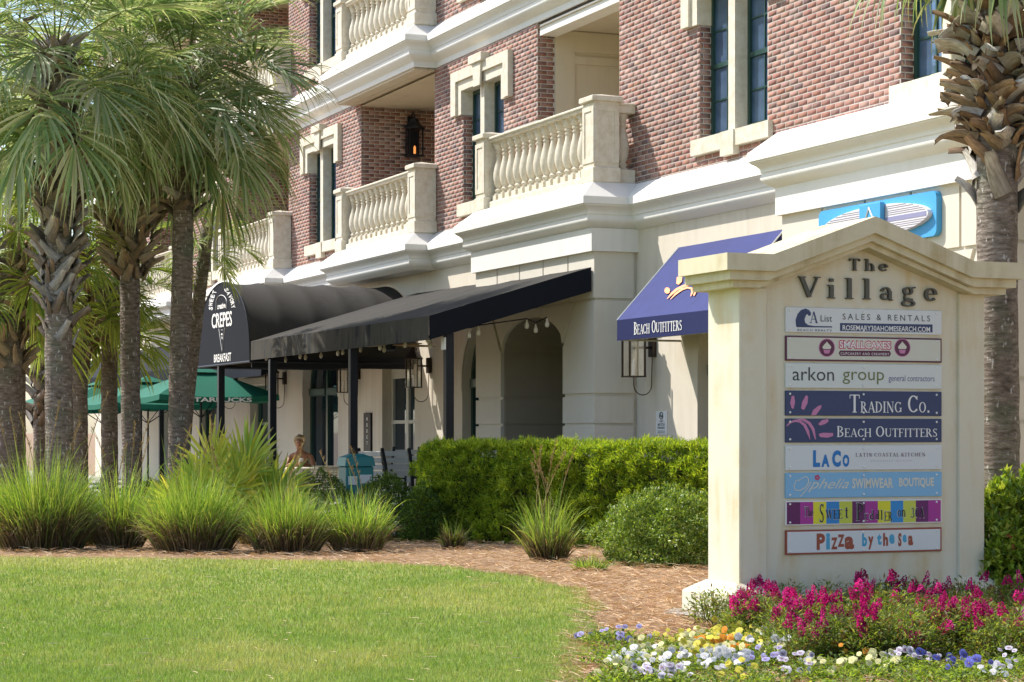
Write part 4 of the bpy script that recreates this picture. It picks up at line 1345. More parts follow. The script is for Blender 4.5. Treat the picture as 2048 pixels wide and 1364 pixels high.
def TB(word, quad4, bold=0, off=.002):
    """word warped into 4 photo points: bottom-left, bottom-right, top-right, top-left"""
    v, f, _ = text2d(word, bold)
    P = [atb(*q) for q in quad4]
    mb = MB().add([tuple((P[0] * (1 - a) + P[1] * a) * (1 - b) + (P[3] * (1 - a) + P[2] * a) * b + Vector((0, -off, 0))) for a, b in v], f)
    part('lettering', mb, M['print'], ba, recalc=False)
s6 = lambda x, y: (380 + x / 6.2, 540 + y / 6.2)
TB('CREPES', [s6(272, 728), s6(522, 692), s6(522, 505), s6(272, 545)], .02)
TB('BREAKFAST', [s6(300, 1148), s6(512, 1128), s6(512, 1020), s6(300, 1050)], .02)
for w, a0, a1 in (('SWEET', (262, 500), (318, 250)), ('SAVORY', (440, 225), (540, 475))):
    n = len(w)
    for i, ch in enumerate(w):
        t = (i + .5) / n
        bend = 22 * sin(pi * t) * (-1 if w == 'SWEET' else 1)
        cx = a0[0] + (a1[0] - a0[0]) * t + bend * (1 if w != 'SWEET' else 1); cy = a0[1] + (a1[1] - a0[1]) * t
        d = Vector((a1[0] - a0[0], a1[1] - a0[1])).normalized()
        nrm2 = Vector((d.y, -d.x))
        hw, hh = 20 if ch != 'W' else 24, 24
        q = [(cx - d.x * hw - nrm2.x * hh, cy - d.y * hw - nrm2.y * hh), (cx + d.x * hw - nrm2.x * hh, cy + d.y * hw - nrm2.y * hh), (cx + d.x * hw + nrm2.x * hh, cy + d.y * hw + nrm2.y * hh), (cx - d.x * hw + nrm2.x * hh, cy - d.y * hw + nrm2.y * hh)]
        TB(ch, [s6(*p) for p in q], .03)
TB('creative', [s6(340, 490), s6(445, 470), s6(440, 400), s6(345, 420)], .03)
def LB(pts, w):
    mb = MB().tube([atb(*s6(*p)) + Vector((0, -.003, 0)) for p in pts], w, 4)
    part('outline', mb, M['print'], ba)
LB([(325, 500)] + [(392 + 66 * cos(radians(a)), 400 - 88 * sin(radians(a))) for a in range(190, -20, -15)] + [(458, 480)], .006)
LB([(362, 730), (402, 1010), (432, 720)], .007)
TB('&', [s6(385, 810), s6(412, 806), s6(412, 780), s6(385, 784)], .03)
TB('THE', [s6(388, 860), s6(410, 858), s6(410, 826), s6(388, 828)], .02)
TB('~', [s6(385, 748), s6(408, 746), s6(408, 738), s6(385, 740)], .05)
# second black awning beyond the barrel
a2 = thing('shed_awning', 'long black sloping awning beyond the crepe barrel awning, behind the palms', 'awning', (-45, 10.6, 2.8))
part('canopy', cloth_sheet((-61, 10.7, 2.98), (-38.2, 10.7, 2.98), (-38.2, 12.4, 3.78), (-61, 12.4, 3.78), 40, 4, .03, 10), M['cloth2'], a2, smooth=True, recalc=False)
part('front_valance', cloth_sheet((-61, 10.697, 2.66), (-38.2, 10.697, 2.66), (-38.2, 10.7, 2.98), (-61, 10.7, 2.98), 20, 1), M['cloth2'], a2, recalc=False)
part('end_panel', MB().quad((-38.2, 10.7, 2.66), (-38.2, 12.4, 3.4), (-38.2, 12.4, 3.78), (-38.2, 10.7, 2.98)), M['cloth2'], a2, recalc=False)
for x, lab in ((-41.5, 'slim black post behind the front palm trunks'), (-46.5, 'slim black post beyond the green umbrellas'), (-52, 'slim black post far along the patio'), (-57.5, 'slim black post at the far end of the patio')):
    single('awning_post', MB().bevbox(x - .05, x + .05, 10.72, 10.82, .3, 2.7, .006), M['black'], lab, 'post', (x, 10.77, .3), group='posts holding the black awnings')
# navy awning over the arched window
nv = thing('window_awning', 'navy blue awning with orange sun logo over the arched shop window', 'awning', (-23.2, 11.6, 2.8))
na0, na1, yf = -24.63, -21.9, 11.54
part('canopy', cloth_sheet((na0, yf, 3.05), (na1, yf, 3.05), (na1, PY - .01, 4.0), (na0, PY - .01, 4.0), 12, 4, .012, 2), M['navy'], nv, smooth=True, recalc=False)
part('front_valance', cloth_sheet((na0, yf - .002, 2.79), (na1, yf - .002, 2.79), (na1, yf, 3.05), (na0, yf, 3.05), 12, 1), M['navyd'], nv, recalc=False)
for x, nm in ((na0, 'end_panel'), (na1, 'end_panel')):
    part(nm, MB().add([(x, yf, 2.79), (x, PY - .01, 2.79), (x, PY - .01, 4.0), (x, yf, 3.05)], [(0, 1, 2, 3)]) if x == na1 else MB().add([(x, yf, 2.79), (x, PY - .01, 2.90), (x, PY - .01, 4.0), (x, yf, 3.05)], [(0, 1, 2, 3)]), M['navyd'], nv, recalc=False)
for x in (na0, na1):
    part('piping', MB().tube([(x, yf - .004, 3.05), (x, PY - .02, 4.0)], .010, 5), M['print'], nv)
part('frame', MB().tube([(na0 + .03, yf + .04, 2.80), (na1 - .03, yf + .04, 2.80)], .015).tube([(na0 + .03, yf + .04, 2.80), (na0 + .03, PY, 2.80)], .015).tube([(na1 - .9, yf + .04, 2.80), (na1 - .9, PY, 2.92)], .015), M['lens'], nv)
xx0, zz0 = on_y(1268, 671, yf - .006); xx1, _ = on_y(1396, 659, yf - .006)
mb = MB(); roman(mb, 'Beach Outfitters', (xx0, yf - .006, 2.845), (1, 0, 0), (0, 0, 1), .155, 1.32, .78, .002, 0, .02)
part('lettering', mb, M['print'], nv, recalc=False)
# second word continues to the near end of the valance
def on_slope(px, py):
    """photo pixel on the sloping canopy: iterate the plane depth"""
    y = 11.9
    for _ in range(25):
        x, z = on_y(px, py, y)
        y2 = yf + (z - 3.05) / .95 * (PY - .01 - yf)
        y = .6 * y + .4 * y2
    return Vector((x, y, z))
sl_n = Vector((0, -.95, .88)).normalized()
z7 = lambda x, y: (1220 + x / 2.965, 440 + y / 2.965)
def logo(pts):
    P = [on_slope(*z7(*p)) + sl_n * .012 for p in pts]
    part('sun_logo', MB().add([tuple(p) for p in P], [tuple(range(len(P)))]), M['orange'], nv, recalc=False)
logo([(326 + 17 * cos(a / 10 * 2 * pi) + 17, 422 + 19 * sin(a / 10 * 2 * pi)) for a in range(10)])
logo([(400, 342), (432, 340), (430, 370), (410, 388), (396, 380)])
logo(curve_band([(342, 472), (370, 440), (400, 415), (440, 395), (470, 388)], [3, 14, 15, 14, 10]))
logo(curve_band([(362, 474), (395, 440), (430, 415), (462, 404), (488, 410), (492, 430), (482, 456)], [3, 12, 13, 12, 14, 14, 4]))
logo(curve_band([(500, 452), (512, 425), (540, 400)], [10, 12, 8]))
logo(curve_band([(462, 372), (480, 352), (500, 340)], [12, 14, 10]))

# ------------------------------------------------------------------ lanterns
def lantern(x, label, z=2.75, y=PY, flame=False, axis='y', h=.52, w=.20, lit=False, grp='wall lanterns along the shopfront', arm=.30, hook=True):
    """square glazed lantern held off the wall by a back box and a curled rod"""
    o = thing('wall_lantern', label, 'lantern', (x, y, z), group=grp)
    cy = y - arm
    part('back_plate', MB().bevbox(x - .07, x + .07, y - .06, y, z - .12, z + .14, .008), M['bronze'], o)
    part('arm', MB().tube([(x, y - .05, z), (x, cy + .08, z)], .018), M['bronze'], o)
    fr = MB()
    z0, z1 = z - h / 2 - .12, z + h / 2 - .12
    for sx in (-1, 1):
        for sy in (-1, 1):
            fr.box(x + sx * w / 2 - .011, x + sx * w / 2 + .011, cy + sy * w / 2 - .011, cy + sy * w / 2 + .011, z0, z1)
    fr.box(x - w / 2 - .014, x + w / 2 + .014, cy - w / 2 - .014, cy + w / 2 + .014, z0 - .018, z0 + .0)
    part('frame', fr, M['bronze'], o)
    rf_ = MB()
    rf_.lathe([(w * .80, 0), (w * .82, .02), (w * .30, .14), (w * .30, .19), (w * .16, .20), (w * .10, .26)], 4, (x, cy, z1))
    part('roof', rf_, M['bronze'], o)
    g = MB()
    q = w / 2 - .004
    for a, b in (((x - q, cy - q), (x + q, cy - q)), ((x + q, cy - q), (x + q, cy + q)), ((x + q, cy + q), (x - q, cy + q)), ((x - q, cy + q), (x - q, cy - q))):
        pp = MB().quad((a[0], a[1], z0), (b[0], b[1], z0), (b[0], b[1], z1), (a[0], a[1], z1))
        part('pane', pp, M['clear'], o, recalc=False)
    part('candle', MB().lathe([(.02, 0), (.02, .16), (.022, .17), (.004, .22)], 8, (x, cy, z0 + .01)), M['flame'] if lit else M['print'], o)
    if hook:
        pts = [(x, cy, z0 - .02)]
        for i in range(9):
            a = pi * i / 8
            pts.append((x, cy + .13 - .13 * cos(a), z0 - .12 - .13 * sin(a)))
        pts.append((x, y - .03, z - .1))
        part('curled_rod', MB().tube(pts, .007, 5), M['bronze'], o)
    return o
def clear_glass():
    m, nt, P, N, L = new_mat('lantern glass')
    g = N.new('ShaderNodeBsdfGlossy'); g.inputs['Roughness'].default_value = .08; g.inputs['Color'].default_value = (.9, .9, .85, 1)
    t = N.new('ShaderNodeBsdfTransparent'); ms = N.new('ShaderNodeMixShader'); ms.inputs[0].default_value = .18
    L.new(t.outputs[0], ms.inputs[1]); L.new(g.outputs[0], ms.inputs[2]); L.new(ms.outputs[0], N['Material Output'].inputs['Surface'])
    return m
M['clear'] = clear_glass()
M['flame'] = plain('glowing candle', (.8, .35, .1), .5, emit=(1, .35, .08, .55))
lantern(-25.38, 'bronze lantern beneath the navy window awning beside the no bicycle sign', 2.74, w=.22, h=.50)
lantern(-33.9, 'bronze lantern on the near side of the pale glazed door', 2.74, w=.20, h=.46)
lantern(-37.7, 'bronze lantern behind the middle awning post, beyond the pale glazed door', 2.72, w=.20, h=.46)
lantern(-42.5, 'bronze lantern beyond the arched window, on the near side of the green door', 2.72, w=.20, h=.46)
lantern(-46.35, 'bronze lantern beyond the green door under the far awning', 2.72, w=.18, h=.42)
# lantern on the brick side wall of the second loggia
lo_ = thing('wall_lantern', 'dark lantern with glowing candle in the shaded brick loggia', 'lantern', (-37.6, 13.35, 7.0))
x_, y_, z_ = -37.6 + .24, 13.38, 6.98
part('back_plate', MB().bevbox(-37.6, -37.56, y_ - .06, y_ + .06, z_ + .2, z_ + .5, .008), M['black'], lo_)
part('arm', MB().tube([(-37.57, y_, z_ + .45), (-37.45, y_, z_ + .55), (x_, y_, z_ + .50), (x_, y_, z_ + .40)], .016), M['black'], lo_)
f_ = MB()
for sx in (-1, 1):
    for sy in (-1, 1):
        f_.box(x_ + sx * .12 - .012, x_ + sx * .12 + .012, y_ + sy * .12 - .012, y_ + sy * .12 + .012, z_ - .24, z_ + .24)
f_.box(x_ - .14, x_ + .14, y_ - .14, y_ + .14, z_ - .27, z_ - .241)
part('frame', f_, M['black'], lo_)
part('roof', MB().lathe([(.20, 0), (.21, .02), (.09, .13), (.08, .18), (.02, .2)], 4, (x_, y_, z_ + .241)), M['black'], lo_)
part('back_pane', MB().box(x_ - .118, x_ - .112, y_ - .10, y_ + .10, z_ - .23, z_ + .23), M['black'], lo_)
part('candle', MB().lathe([(.022, 0), (.022, .12), (.006, .15)], 10, (x_ + .02, y_, z_ - .22)), M['flame'], lo_)

# ------------------------------------------------------------------ surf shop sign on the second portico
ss = thing('surfboard_sign', 'sky blue wall sign with a striped surfboard above the directory sign gable', 'sign', (-18.8, 11.78, 3.5))
def on_p2(px, py): return on_y(px, py, 11.74)
sx0, sx1, sz0, sz1 = -19.95, -17.72, 3.545, 3.985
rr = .07
rp = []
for cx, cz, a0 in ((sx1 - rr, sz1 - rr, 0), (sx0 + rr, sz1 - rr, 90), (sx0 + rr, sz0 + rr, 180), (sx1 - rr, sz0 + rr, 270)):
    for k in range(6):
        a = radians(a0 + k * 18); rp.append((cx + rr * cos(a), cz + rr * sin(a)))
M['sky_blue'] = flat_mat('sky blue sign paint', (.07, .36, .72))
M['boardw'] = flat_mat('surfboard white', (.70, .68, .72)); M['boardp'] = flat_mat('surfboard violet stripe', (.26, .26, .42)); M['boardk'] = flat_mat('surfboard pinstripe', (.42, .38, .45))
part('board', MB().prism_y(rp, 11.715, 11.779), M['sky_blue'], ss)
cxs, czs, ax_, az_ = -18.78, 3.77, 1.0, .165
el = [(cxs + ax_ * cos(a / 32 * 2 * pi), czs + az_ * sin(a / 32 * 2 * pi)) for a in range(32)]
part('surfboard', MB().prism_y(el, 11.66, 11.714), M['boardw'], ss)
for k, dz in enumerate((-.13, -.11, -.085, -.065, -.045, .045, .065, .085, .11, .13)):
    hw = ax_ * sqrt(max(0, 1 - (dz / az_) ** 2)) * .985
    part('pinstripe', MB().box(cxs - hw, cxs + hw, 11.655, 11.6599, czs + dz - .0018, czs + dz + .0018), M['boardk'], ss)
part('centre_stripe', MB().box(cxs - ax_ * .97, cxs + ax_ * .97, 11.656, 11.6598, czs - .025, czs + .022), M['boardp'], ss)
x_a, _ = on_p2(1742, 420); x_b, _ = on_p2(1782, 420)
part('emblem_block', MB().bevbox(x_a, x_b + .02, 11.60, 11.654, 3.66, 3.95, .004), M['sky_blue'], ss)
lb = MB()
for a, b in (((x_a + .08, 3.72), (x_a + .19, 3.91)), ((x_a + .19, 3.91), (x_a + .32, 3.72))):
    lb.tube([(a[0], 11.597, a[1]), (b[0], 11.597, b[1])], .012, 5)
part('letter', lb, M['print'], ss)
# stucco bars below / beside that sign
tb = MB().bevbox(-20.75, -20.1, 11.70, 11.779, 3.60, 3.80, .005)

# no bicycle parking sign
nx, nz = on_y(1312, 846, PY - .02)
nb = thing('bicycle_sign', 'small white no bicycle parking notice on the wall below the lantern', 'sign', (nx, PY - .02, nz))
nx = -25.15; w2, h2 = .16, .155
part('plate', MB().bevbox(nx - w2, nx + w2, PY - .012, PY - .001, nz - h2 * .98, nz + h2 * .98, .003), M['print'], nb)
RX = (1, 0, 0)
def NB(word, x0, x1, z, h):
    mb = MB(); sans(mb, word, (nx + x0, PY - .0125, nz + z), RX, UZ, x1 - x0, h, .0012, .02); part('lettering', mb, ink['charcoal'], nb, recalc=False)
NB('NO', -.045, .045, .008, .028); NB('BICYCLE', -.10, .10, -.035, .030); NB('PARKING', -.105, .105, -.078, .030); NB('VIOLATORS WILL BE', -.11, .11, -.112, .012); NB('REMOVED', -.11, .11, -.134, .012)
rg = MB(); rg.tube([(nx + .05 * cos(a / 16 * 2 * pi), PY - .015, nz + .095 + .045 * sin(a / 16 * 2 * pi)) for a in range(17)], .006, 4)
rg.tube([(nx - .035, PY - .0155, nz + .127), (nx + .035, PY - .0155, nz + .063)], .005, 4)
for s in (-1, 1): rg.tube([(nx + s * .02 + .012 * cos(a / 8 * 2 * pi), PY - .0145, nz + .088 + .012 * sin(a / 8 * 2 * pi)) for a in range(9)], .003, 4)
part('symbol', rg, ink['charcoal'], nb)
# menu board beside the door
mbx = -37.15
mn = thing('menu_board', 'narrow black menu board with white lettering behind the middle awning post', 'sign', (mbx, PY, 1.5))
part('board', MB().bevbox(mbx - .2, mbx + .2, PY - .04, PY - .001, 1.15, 1.98, .006), M['black'], mn)
for k, wd in enumerate(('MENU', 'SOUP', 'SALAD', 'CREPE', 'TEA', 'COFFEE')):
    mb = MB(); sans(mb, '*' if k == 99 else wd[:1], (mbx - .02, PY - .041, 1.84 - k * .11), RX, UZ, .06, .06, .001, .03)
    if k < 5: part('mark', mb, M['print'], mn, recalc=False)
part('strip', MB().box(mbx - .11, mbx + .13, PY - .043, PY - .0402, 1.20, 1.24), M['print'], mn)

# ------------------------------------------------------------------ patio furniture and small things
# ceiling fan
fx, fy, fzz = -31.6, 10.9, 2.98
fn = thing('ceiling_fan', 'ceiling fan with blond wood blades under the black shed awning', 'fan', (fx, fy, fzz))
part('motor', MB().lathe([(.03, .45), (.03, .10), (.11, .08), (.13, 0), (.11, -.07), (.03, -.09)], 14, (fx, fy, fzz)), M['black'], fn, smooth=40)
for k in range(5):
    a = radians(20 + 72 * k)
    d = Vector((cos(a), sin(a), 0)); nn = Vector((-sin(a), cos(a), 0))
    pr = [(.12, .03), (.2, .035), (.3, .075), (.5, .085), (.68, .07), (.76, .035), (.78, 0)]
    up = [Vector((fx, fy, fzz)) + d * r + nn * w + Vector((0, 0, w * .18)) for r, w in pr]; dn = [Vector((fx, fy, fzz)) + d * r - nn * w - Vector((0, 0, w * .18)) for r, w in pr]
    poly = up + dn[::-1]
    n = len(poly)
    v = [tuple(p + Vector((0, 0, .006))) for p in poly] + [tuple(p - Vector((0, 0, .006))) for p in poly]
    part('blade', MB().add(v, [tuple(range(n)), tuple(range(2 * n - 1, n - 1, -1))] + [(i, (i + 1) % n, (i + 1) % n + n, i + n) for i in range(n)]), M['wood'], fn)
# string lights
M['bulb'] = plain('bulb glass', (.55, .50, .38), .15, spec=.8)
sl2 = thing('string_lights', 'string of small clear bulbs hanging under the black shed awning', 'lights', (-30, 9.9, 2.75))
wire = MB()
bm0 = MB().lathe([(.012, .05), (.014, .02), (.03, -.01), (.036, -.04), (.028, -.075), (.004, -.09)], 8)
bulb = mesh_of('bulb', bm0, M['bulb'], smooth=40)
pts = []
for i in range(13):
    x = -34.0 + i * .64; y = 9.75 + .35 * ((i % 3) - 1) * .4
    z = 2.86 - .05 * abs(sin(i * 1.3))
    pts.append((x, y, z + .06))
    instance('bulb', bulb, sl2, (x + 30, y - 9.9, z - 2.75 + .01), (0, 0, 0), .78)
wire.tube(pts, .008, 4)
part('wire', wire, M['black'], sl2)
s3 = thing('string_lights', 'small cluster of clear bulbs by the near awning post and stone pier', 'lights', (-27, 11, 3))
pts = []
for x, y, z in ((-26.1, 10.1, 2.93), (-26.15, 10.25, 2.97), (-26.3, 11.0, 3.08), (-26.35, 11.15, 3.03), (-26.2, 11.25, 3.10)):
    pts.append((x, y, z + .06)); instance('bulb', bulb, s3, (x + 27, y - 11, z - 3), (0, 0, 0), .9)
wire = MB().tube(pts, .008, 4); part('wire', wire, M['black'], s3)

# umbrellas
M['umb'] = plain('green umbrella canvas', (.010, .125, .078), .75, spec=.25, bump=.1, bscale=200)
def umbrella(px, py_top, Y, hw, label, rot=.3, text=False, wd=1.0):
    X = (px - CX) / FPX * Y
    zt = HH + (HY - py_top) / FPX * Y
    o = thing('patio_umbrella', label, 'umbrella', (X, Y, .3), rot, 'green umbrellas on the patio', local=False)
    base = OFF[o]; OFF[o] = (0, 0, 0)
    pole = MB().lathe([(.022, 0), (.022, zt - .3)], 8); part('pole', pole, M['black'], o)
    part('base', MB().lathe([(.28, 0), (.28, .06), (.06, .1), (.05, .3)], 14), M['black'], o)
    H = zt - .3; n = 4
    cs = [(hw * cos(pi / 4 + k * pi / 2) * 1.41 * .707 * 1.41, hw * sin(pi / 4 + k * pi / 2) * 1.41 * .707 * 1.41) for k in range(4)]
    for k in range(4):
        a, b = cs[k], cs[(k + 1) % 4]
        v = []; m = 8
        for j in range(m + 1):
            t = .18 + .82 * j / m
            for i in range(m + 1):
                s = i / m
                x = (a[0] * (1 - s) + b[0] * s) * t; y = (a[1] * (1 - s) + b[1] * s) * t
                z = H - .50 * t ** 1.15 - .05 * sin(pi * s) * t - .02
                v.append((x, y, z))
        f = [(j * (m + 1) + i, j * (m + 1) + i + 1, (j + 1) * (m + 1) + i + 1, (j + 1) * (m + 1) + i) for j in range(m) for i in range(m)]
        e = len(v)
        for i in range(m + 1):
            x, y, z = v[m * (m + 1) + i]; v.append((x * 1.005, y * 1.005, z - .10))
        f += [(m * (m + 1) + i, m * (m + 1) + i + 1, e + i + 1, e + i) for i in range(m)]
        part('panel', MB().add(v, f), M['umb'], o, recalc=False, smooth=50)
    vt = MB(); tp = [(c[0] * .26, c[1] * .26, H - .08) for c in cs]
    vt.add(tp + [(0, 0, H + .06)], [(0, 1, 4), (1, 2, 4), (2, 3, 4), (3, 0, 4)])
    part('vent', vt, M['umb'], o, recalc=False)
    for k in range(4):
        part('rib', MB().tube([(0, 0, H - .95), (cs[k][0] * .55, cs[k][1] * .55, H - .38)], .011, 4), M['black'], o)
        part('rib', MB().tube([(0, 0, H - .06), (cs[k][0] * .98, cs[k][1] * .98, H - .56)], .010, 4), M['black'], o)
    if text:
        a, b = Vector((cs[3][0], cs[3][1], 0)), Vector((cs[0][0], cs[0][1], 0))
        for (a, b) in ((Vector((*cs[k], 0)), Vector((*cs[(k + 1) % 4], 0))) for k in (2, 3)):
            r_ = (b - a).normalized(); nn = r_.cross(Vector((0, 0, 1)))
            mb = MB(); sans(mb, 'STARBUCKS', a * .5 + b * .5 - r_ * .62 + Vector((0, 0, H - .66)) + nn * .02, r_, UZ, 1.24, .085, .004, .03)
            part('lettering', mb, M['print'], o, recalc=False)
    return o
umbrella(402, 737, 41.5, 1.18, 'green patio umbrella nearest the crepe awning, beside the third palm trunk', .45, True)
umbrella(296, 757, 45.5, 1.25, 'green patio umbrella between the two slim front palm trunks', .5)
umbrella(205, 764, 49.0, 1.25, 'green patio umbrella farthest along, behind the grey palm trunks', .5)
umbrella(130, 775, 54.0, 1.2, 'green patio umbrella glimpsed beside the thick grey palm trunk', .5)

# teal bin
bX, bY = (712 - CX) / FPX * 30.2, 30.2
bn = thing('litter_bin', 'teal litter bin with white stickers behind the grasses', 'bin', (bX, bY, .3), .35, local=False); OFF[bn] = (0, 0, 0)
M['teal'] = plain('teal plastic', (.02, .22, .22), .4)
part('body', MB().bevbox(-.20, .20, -.20, .20, 0, .86, .02), M['teal'], bn)
part('lid', MB().add([(-.22, -.22, .86), (.22, -.22, .86), (.22, .22, .86), (-.22, .22, .86), (-.20, -.20, .98), (.20, -.20, .98), (.20, .20, .98), (-.20, .20, .98), (-.08, -.08, 1.03), (.08, -.08, 1.03), (.08, .08, 1.03), (-.08, .08, 1.03)],
     [(0, 3, 2, 1), (0, 1, 5, 4), (1, 2, 6, 5), (2, 3, 7, 6), (3, 0, 4, 7), (4, 5, 9, 8), (5, 6, 10, 9), (6, 7, 11, 10), (7, 4, 8, 11), (8, 9, 10, 11)]), M['teal'], bn)
part('sticker', MB().box(-.17, -.04, -.206, -.2005, .60, .72), M['print'], bn)
part('sticker', MB().box(.0, .17, -.206, -.2005, .62, .74), M['print'], bn)
# patio chairs with horizontal slats
M['slat'] = plain('pale grey slats', (.42, .43, .42), .5)
def chair(px, Y, rz, label):
    X = (px - CX) / FPX * Y
    o = thing('patio_chair', label, 'chair', (X, Y, .31), rz, 'slatted chairs on the patio', local=False); OFF[o] = (0, 0, 0)
    for s in (-1, 1):
        part('side_frame', MB().tube([(s * .24, .24, 0), (s * .24, .22, .45), (s * .24, .28, .85), (s * .23, .34, 1.08)], .026, 6), M['black'], o)
        part('leg', MB().tube([(s * .24, -.22, 0), (s * .24, -.20, .62), (s * .24, .22, .64)], .022, 6), M['black'], o)
    for k in range(5):
        part('back_slat', MB().bevbox(-.215, .215, .235 + k * .027, .26 + k * .027, .56 + k * .10, .635 + k * .10, .006), M['slat'], o)
    for k in range(4):
        part('seat_slat', MB().bevbox(-.22, .22, -.2 + k * .1, -.11 + k * .1, .43, .455, .005), M['slat'], o)
chair(770, 32.5, 2.5, 'black chair with pale slats right beside the teal bin')
chair(812, 32.8, 2.7, 'black chair with pale slats nearer the hedge end')
chair(795, 34.8, -.4, 'black chair with pale slats facing the other two across a table')
# cafe table
M['wire'] = plain('cream wire mesh metal', (.55, .50, .38), .5)
tX, tY = (632 - CX) / FPX * 36.0, 36.0
tb_ = thing('patio_table', 'cream round metal table in front of the seated woman', 'table', (tX, tY, .3), 0, local=False); OFF[tb_] = (0, 0, 0)
part('table_top', MB().lathe([(.50, .70), (.52, .71), (.52, .735), (.50, .745), (.01, .746)], 28), M['wire'], tb_)
part('apron', MB().lathe([(.49, .62), (.50, .62), (.50, .70), (.49, .70)], 28), M['wire'], tb_)
for k in range(4):
    a = pi / 4 + k * pi / 2
    part('leg', MB().tube([(.42 * cos(a), .42 * sin(a), .70), (.12 * cos(a), .12 * sin(a), .4), (.36 * cos(a), .36 * sin(a), 0)], .016, 6), M['wire'], tb_)
wc = thing('wire_bench', 'cream wire mesh bench behind the grasses near the teal bin', 'bench', ((660 - CX) / FPX * 34.5, 34.5, .3), .1, local=False); OFF[wc] = (0, 0, 0)
bb_ = MB()
for k in range(9): bb_.tube([(-.32, 0, .42 + k * .04), (.32, 0, .42 + k * .04)], .006, 4)
for k in range(15): bb_.tube([(-.32 + k * .64 / 14, 0, .42), (-.32 + k * .64 / 14, 0, .74)], .005, 4)
part('mesh_back', bb_, M['wire'], wc)
part('back_frame', MB().tube([(-.34, 0, 0), (-.34, 0, .74), (-.30, 0, .78), (.30, 0, .78), (.34, 0, .74), (.34, 0, 0)], .014, 6), M['wire'], wc)
part('seat', MB().bevbox(-.33, .33, .02, .45, .40, .42, .005), M['wire'], wc)
# cup on the table
cup = MB().lathe([(.034, 0), (.042, .12), (.044, .121), (.044, .13), (.01, .135)], 14)
cX, cY = (602 - CX) / FPX * 35.75, 35.75
M['paper'] = plain('paper cup', (.7, .68, .6), .6)
ob = thing('paper_cup', 'tall white paper cup standing on the cream table before the woman', 'cup', (cX, cY, 1.047), 0, local=False); OFF[ob] = (0, 0, 0)
part('cup_body', MB().lathe([(.030, 0), (.040, .13)], 14), M['paper'], ob); part('sleeve', MB().lathe([(.0375, .03), (.0415, .09)], 14), M['wood'], ob); part('lid', MB().lathe([(.043, .13), (.043, .142), (.036, .15), (.001, .151)], 14), M['paper'], ob)

# ------------------------------------------------------------------ the seated woman
def skin_body(name, joints, edges, mat, loc, sub=2, rot=0):
    me = bpy.data.meshes.new(name)
    me.from_pydata([j[:3] for j in joints], edges, [])
    o = bpy.data.objects.new(name, me); C.objects.link(o)
    sk = o.modifiers.new('skin', 'SKIN'); sk.use_smooth_shade = True
    for i, j in enumerate(joints):
        d = me.skin_vertices[0].data[i]
        r = j[3]; d.radius = (r, j[4] if len(j) > 4 else r); d.use_root = (i == 0)
    ss_ = o.modifiers.new('sub', 'SUBSURF'); ss_.levels = sub; ss_.render_levels = sub
    dg = bpy.context.evaluated_depsgraph_get()
    m2 = bpy.data.meshes.new_from_object(o.evaluated_get(dg))
    bpy.data.objects.remove(o)
    m2.materials.clear(); m2.materials.append(mat)
    m2.polygons.foreach_set('use_smooth', [True] * len(m2.polygons))
    return m2
M['skin'] = plain('tanned skin', (.42, .20, .11), .5, var=.15, vscale=10)
M['hair'] = plain('blond grey hair', (.55, .42, .26), .5, var=.35, vscale=30, bump=.5, bscale=120)
M['top'] = plain('dark orange top', (.20, .07, .02), .7)
wX, wY = (603 - CX) / FPX * 36.9, 36.9
wm = thing('person', 'blond woman in a dark sleeveless top seated leaning over the patio table', 'person', (wX, wY, .31), 0, local=False); OFF[wm] = (0, 0, 0)
# faces the viewer, a little to the left; y negative = towards the viewer
J = [(0, 0, .47, .14, .12), (0, -.02, .62, .125, .10), (.0, -.06, .80, .14, .10), (0, -.10, .93, .12, .075), (0, -.14, 1.0, .048), (-.01, -.19, 1.06, .055), (-.015, -.20, 1.13, .078, .092), (-.015, -.195, 1.20, .07, .085),
     (.17, -.09, .91, .052), (.24, -.22, .70, .042), (.16, -.44, .76, .032), (.06, -.55, .79, .030),
     (-.17, -.09, .91, .052), (-.25, -.22, .70, .042), (-.17, -.44, .76, .032), (-.07, -.54, .80, .030),
     (.10, -.06, .45, .09), (.13, -.46, .47, .065), (.13, -.48, .10, .045), (.13, -.60, .04, .035),
     (-.10, -.06, .45, .09), (-.13, -.46, .47, .065), (-.13, -.48, .10, .045), (-.13, -.60, .04, .035)]
E_ = [(0, 1), (1, 2), (2, 3), (3, 4), (4, 5), (5, 6), (6, 7), (3, 8), (8, 9), (9, 10), (10, 11), (3, 12), (12, 13), (13, 14), (14, 15), (0, 16), (16, 17), (17, 18), (18, 19), (0, 20), (20, 21), (21, 22), (22, 23)]
hd0 = len(J)
for s in (-1, 1):      # fingers and thumbs resting on the table edge
    hx = .06 if s > 0 else -.07
    root = 11 if s > 0 else 15
    for k in range(4):
        i0 = len(J)
        J += [(hx + s * (-.03 + k * .018), -.60 + abs(k - 1.5) * .006, .785, .0095), (hx + s * (-.035 + k * .018), -.635 + abs(k - 1.5) * .01, .770, .008)]
        E_ += [(root, i0), (i0, i0 + 1)]
    i0 = len(J)
    J += [(hx - s * .045, -.565, .79, .010), (hx - s * .06, -.59, .785, .009)]
    E_ += [(root, i0), (i0, i0 + 1)]
bd = skin_body('body', J, E_, M['skin'], None)
part('body', bd, None, wm)
tp_ = skin_body('top', [(0, 0, .44, .15, .13), (0, -.02, .62, .133, .11), (0, -.06, .80, .148, .108), (0, -.085, .89, .125, .085)], [(0, 1), (1, 2), (2, 3)], M['top'], None)
part('top', tp_, None, wm)
hr = MB()
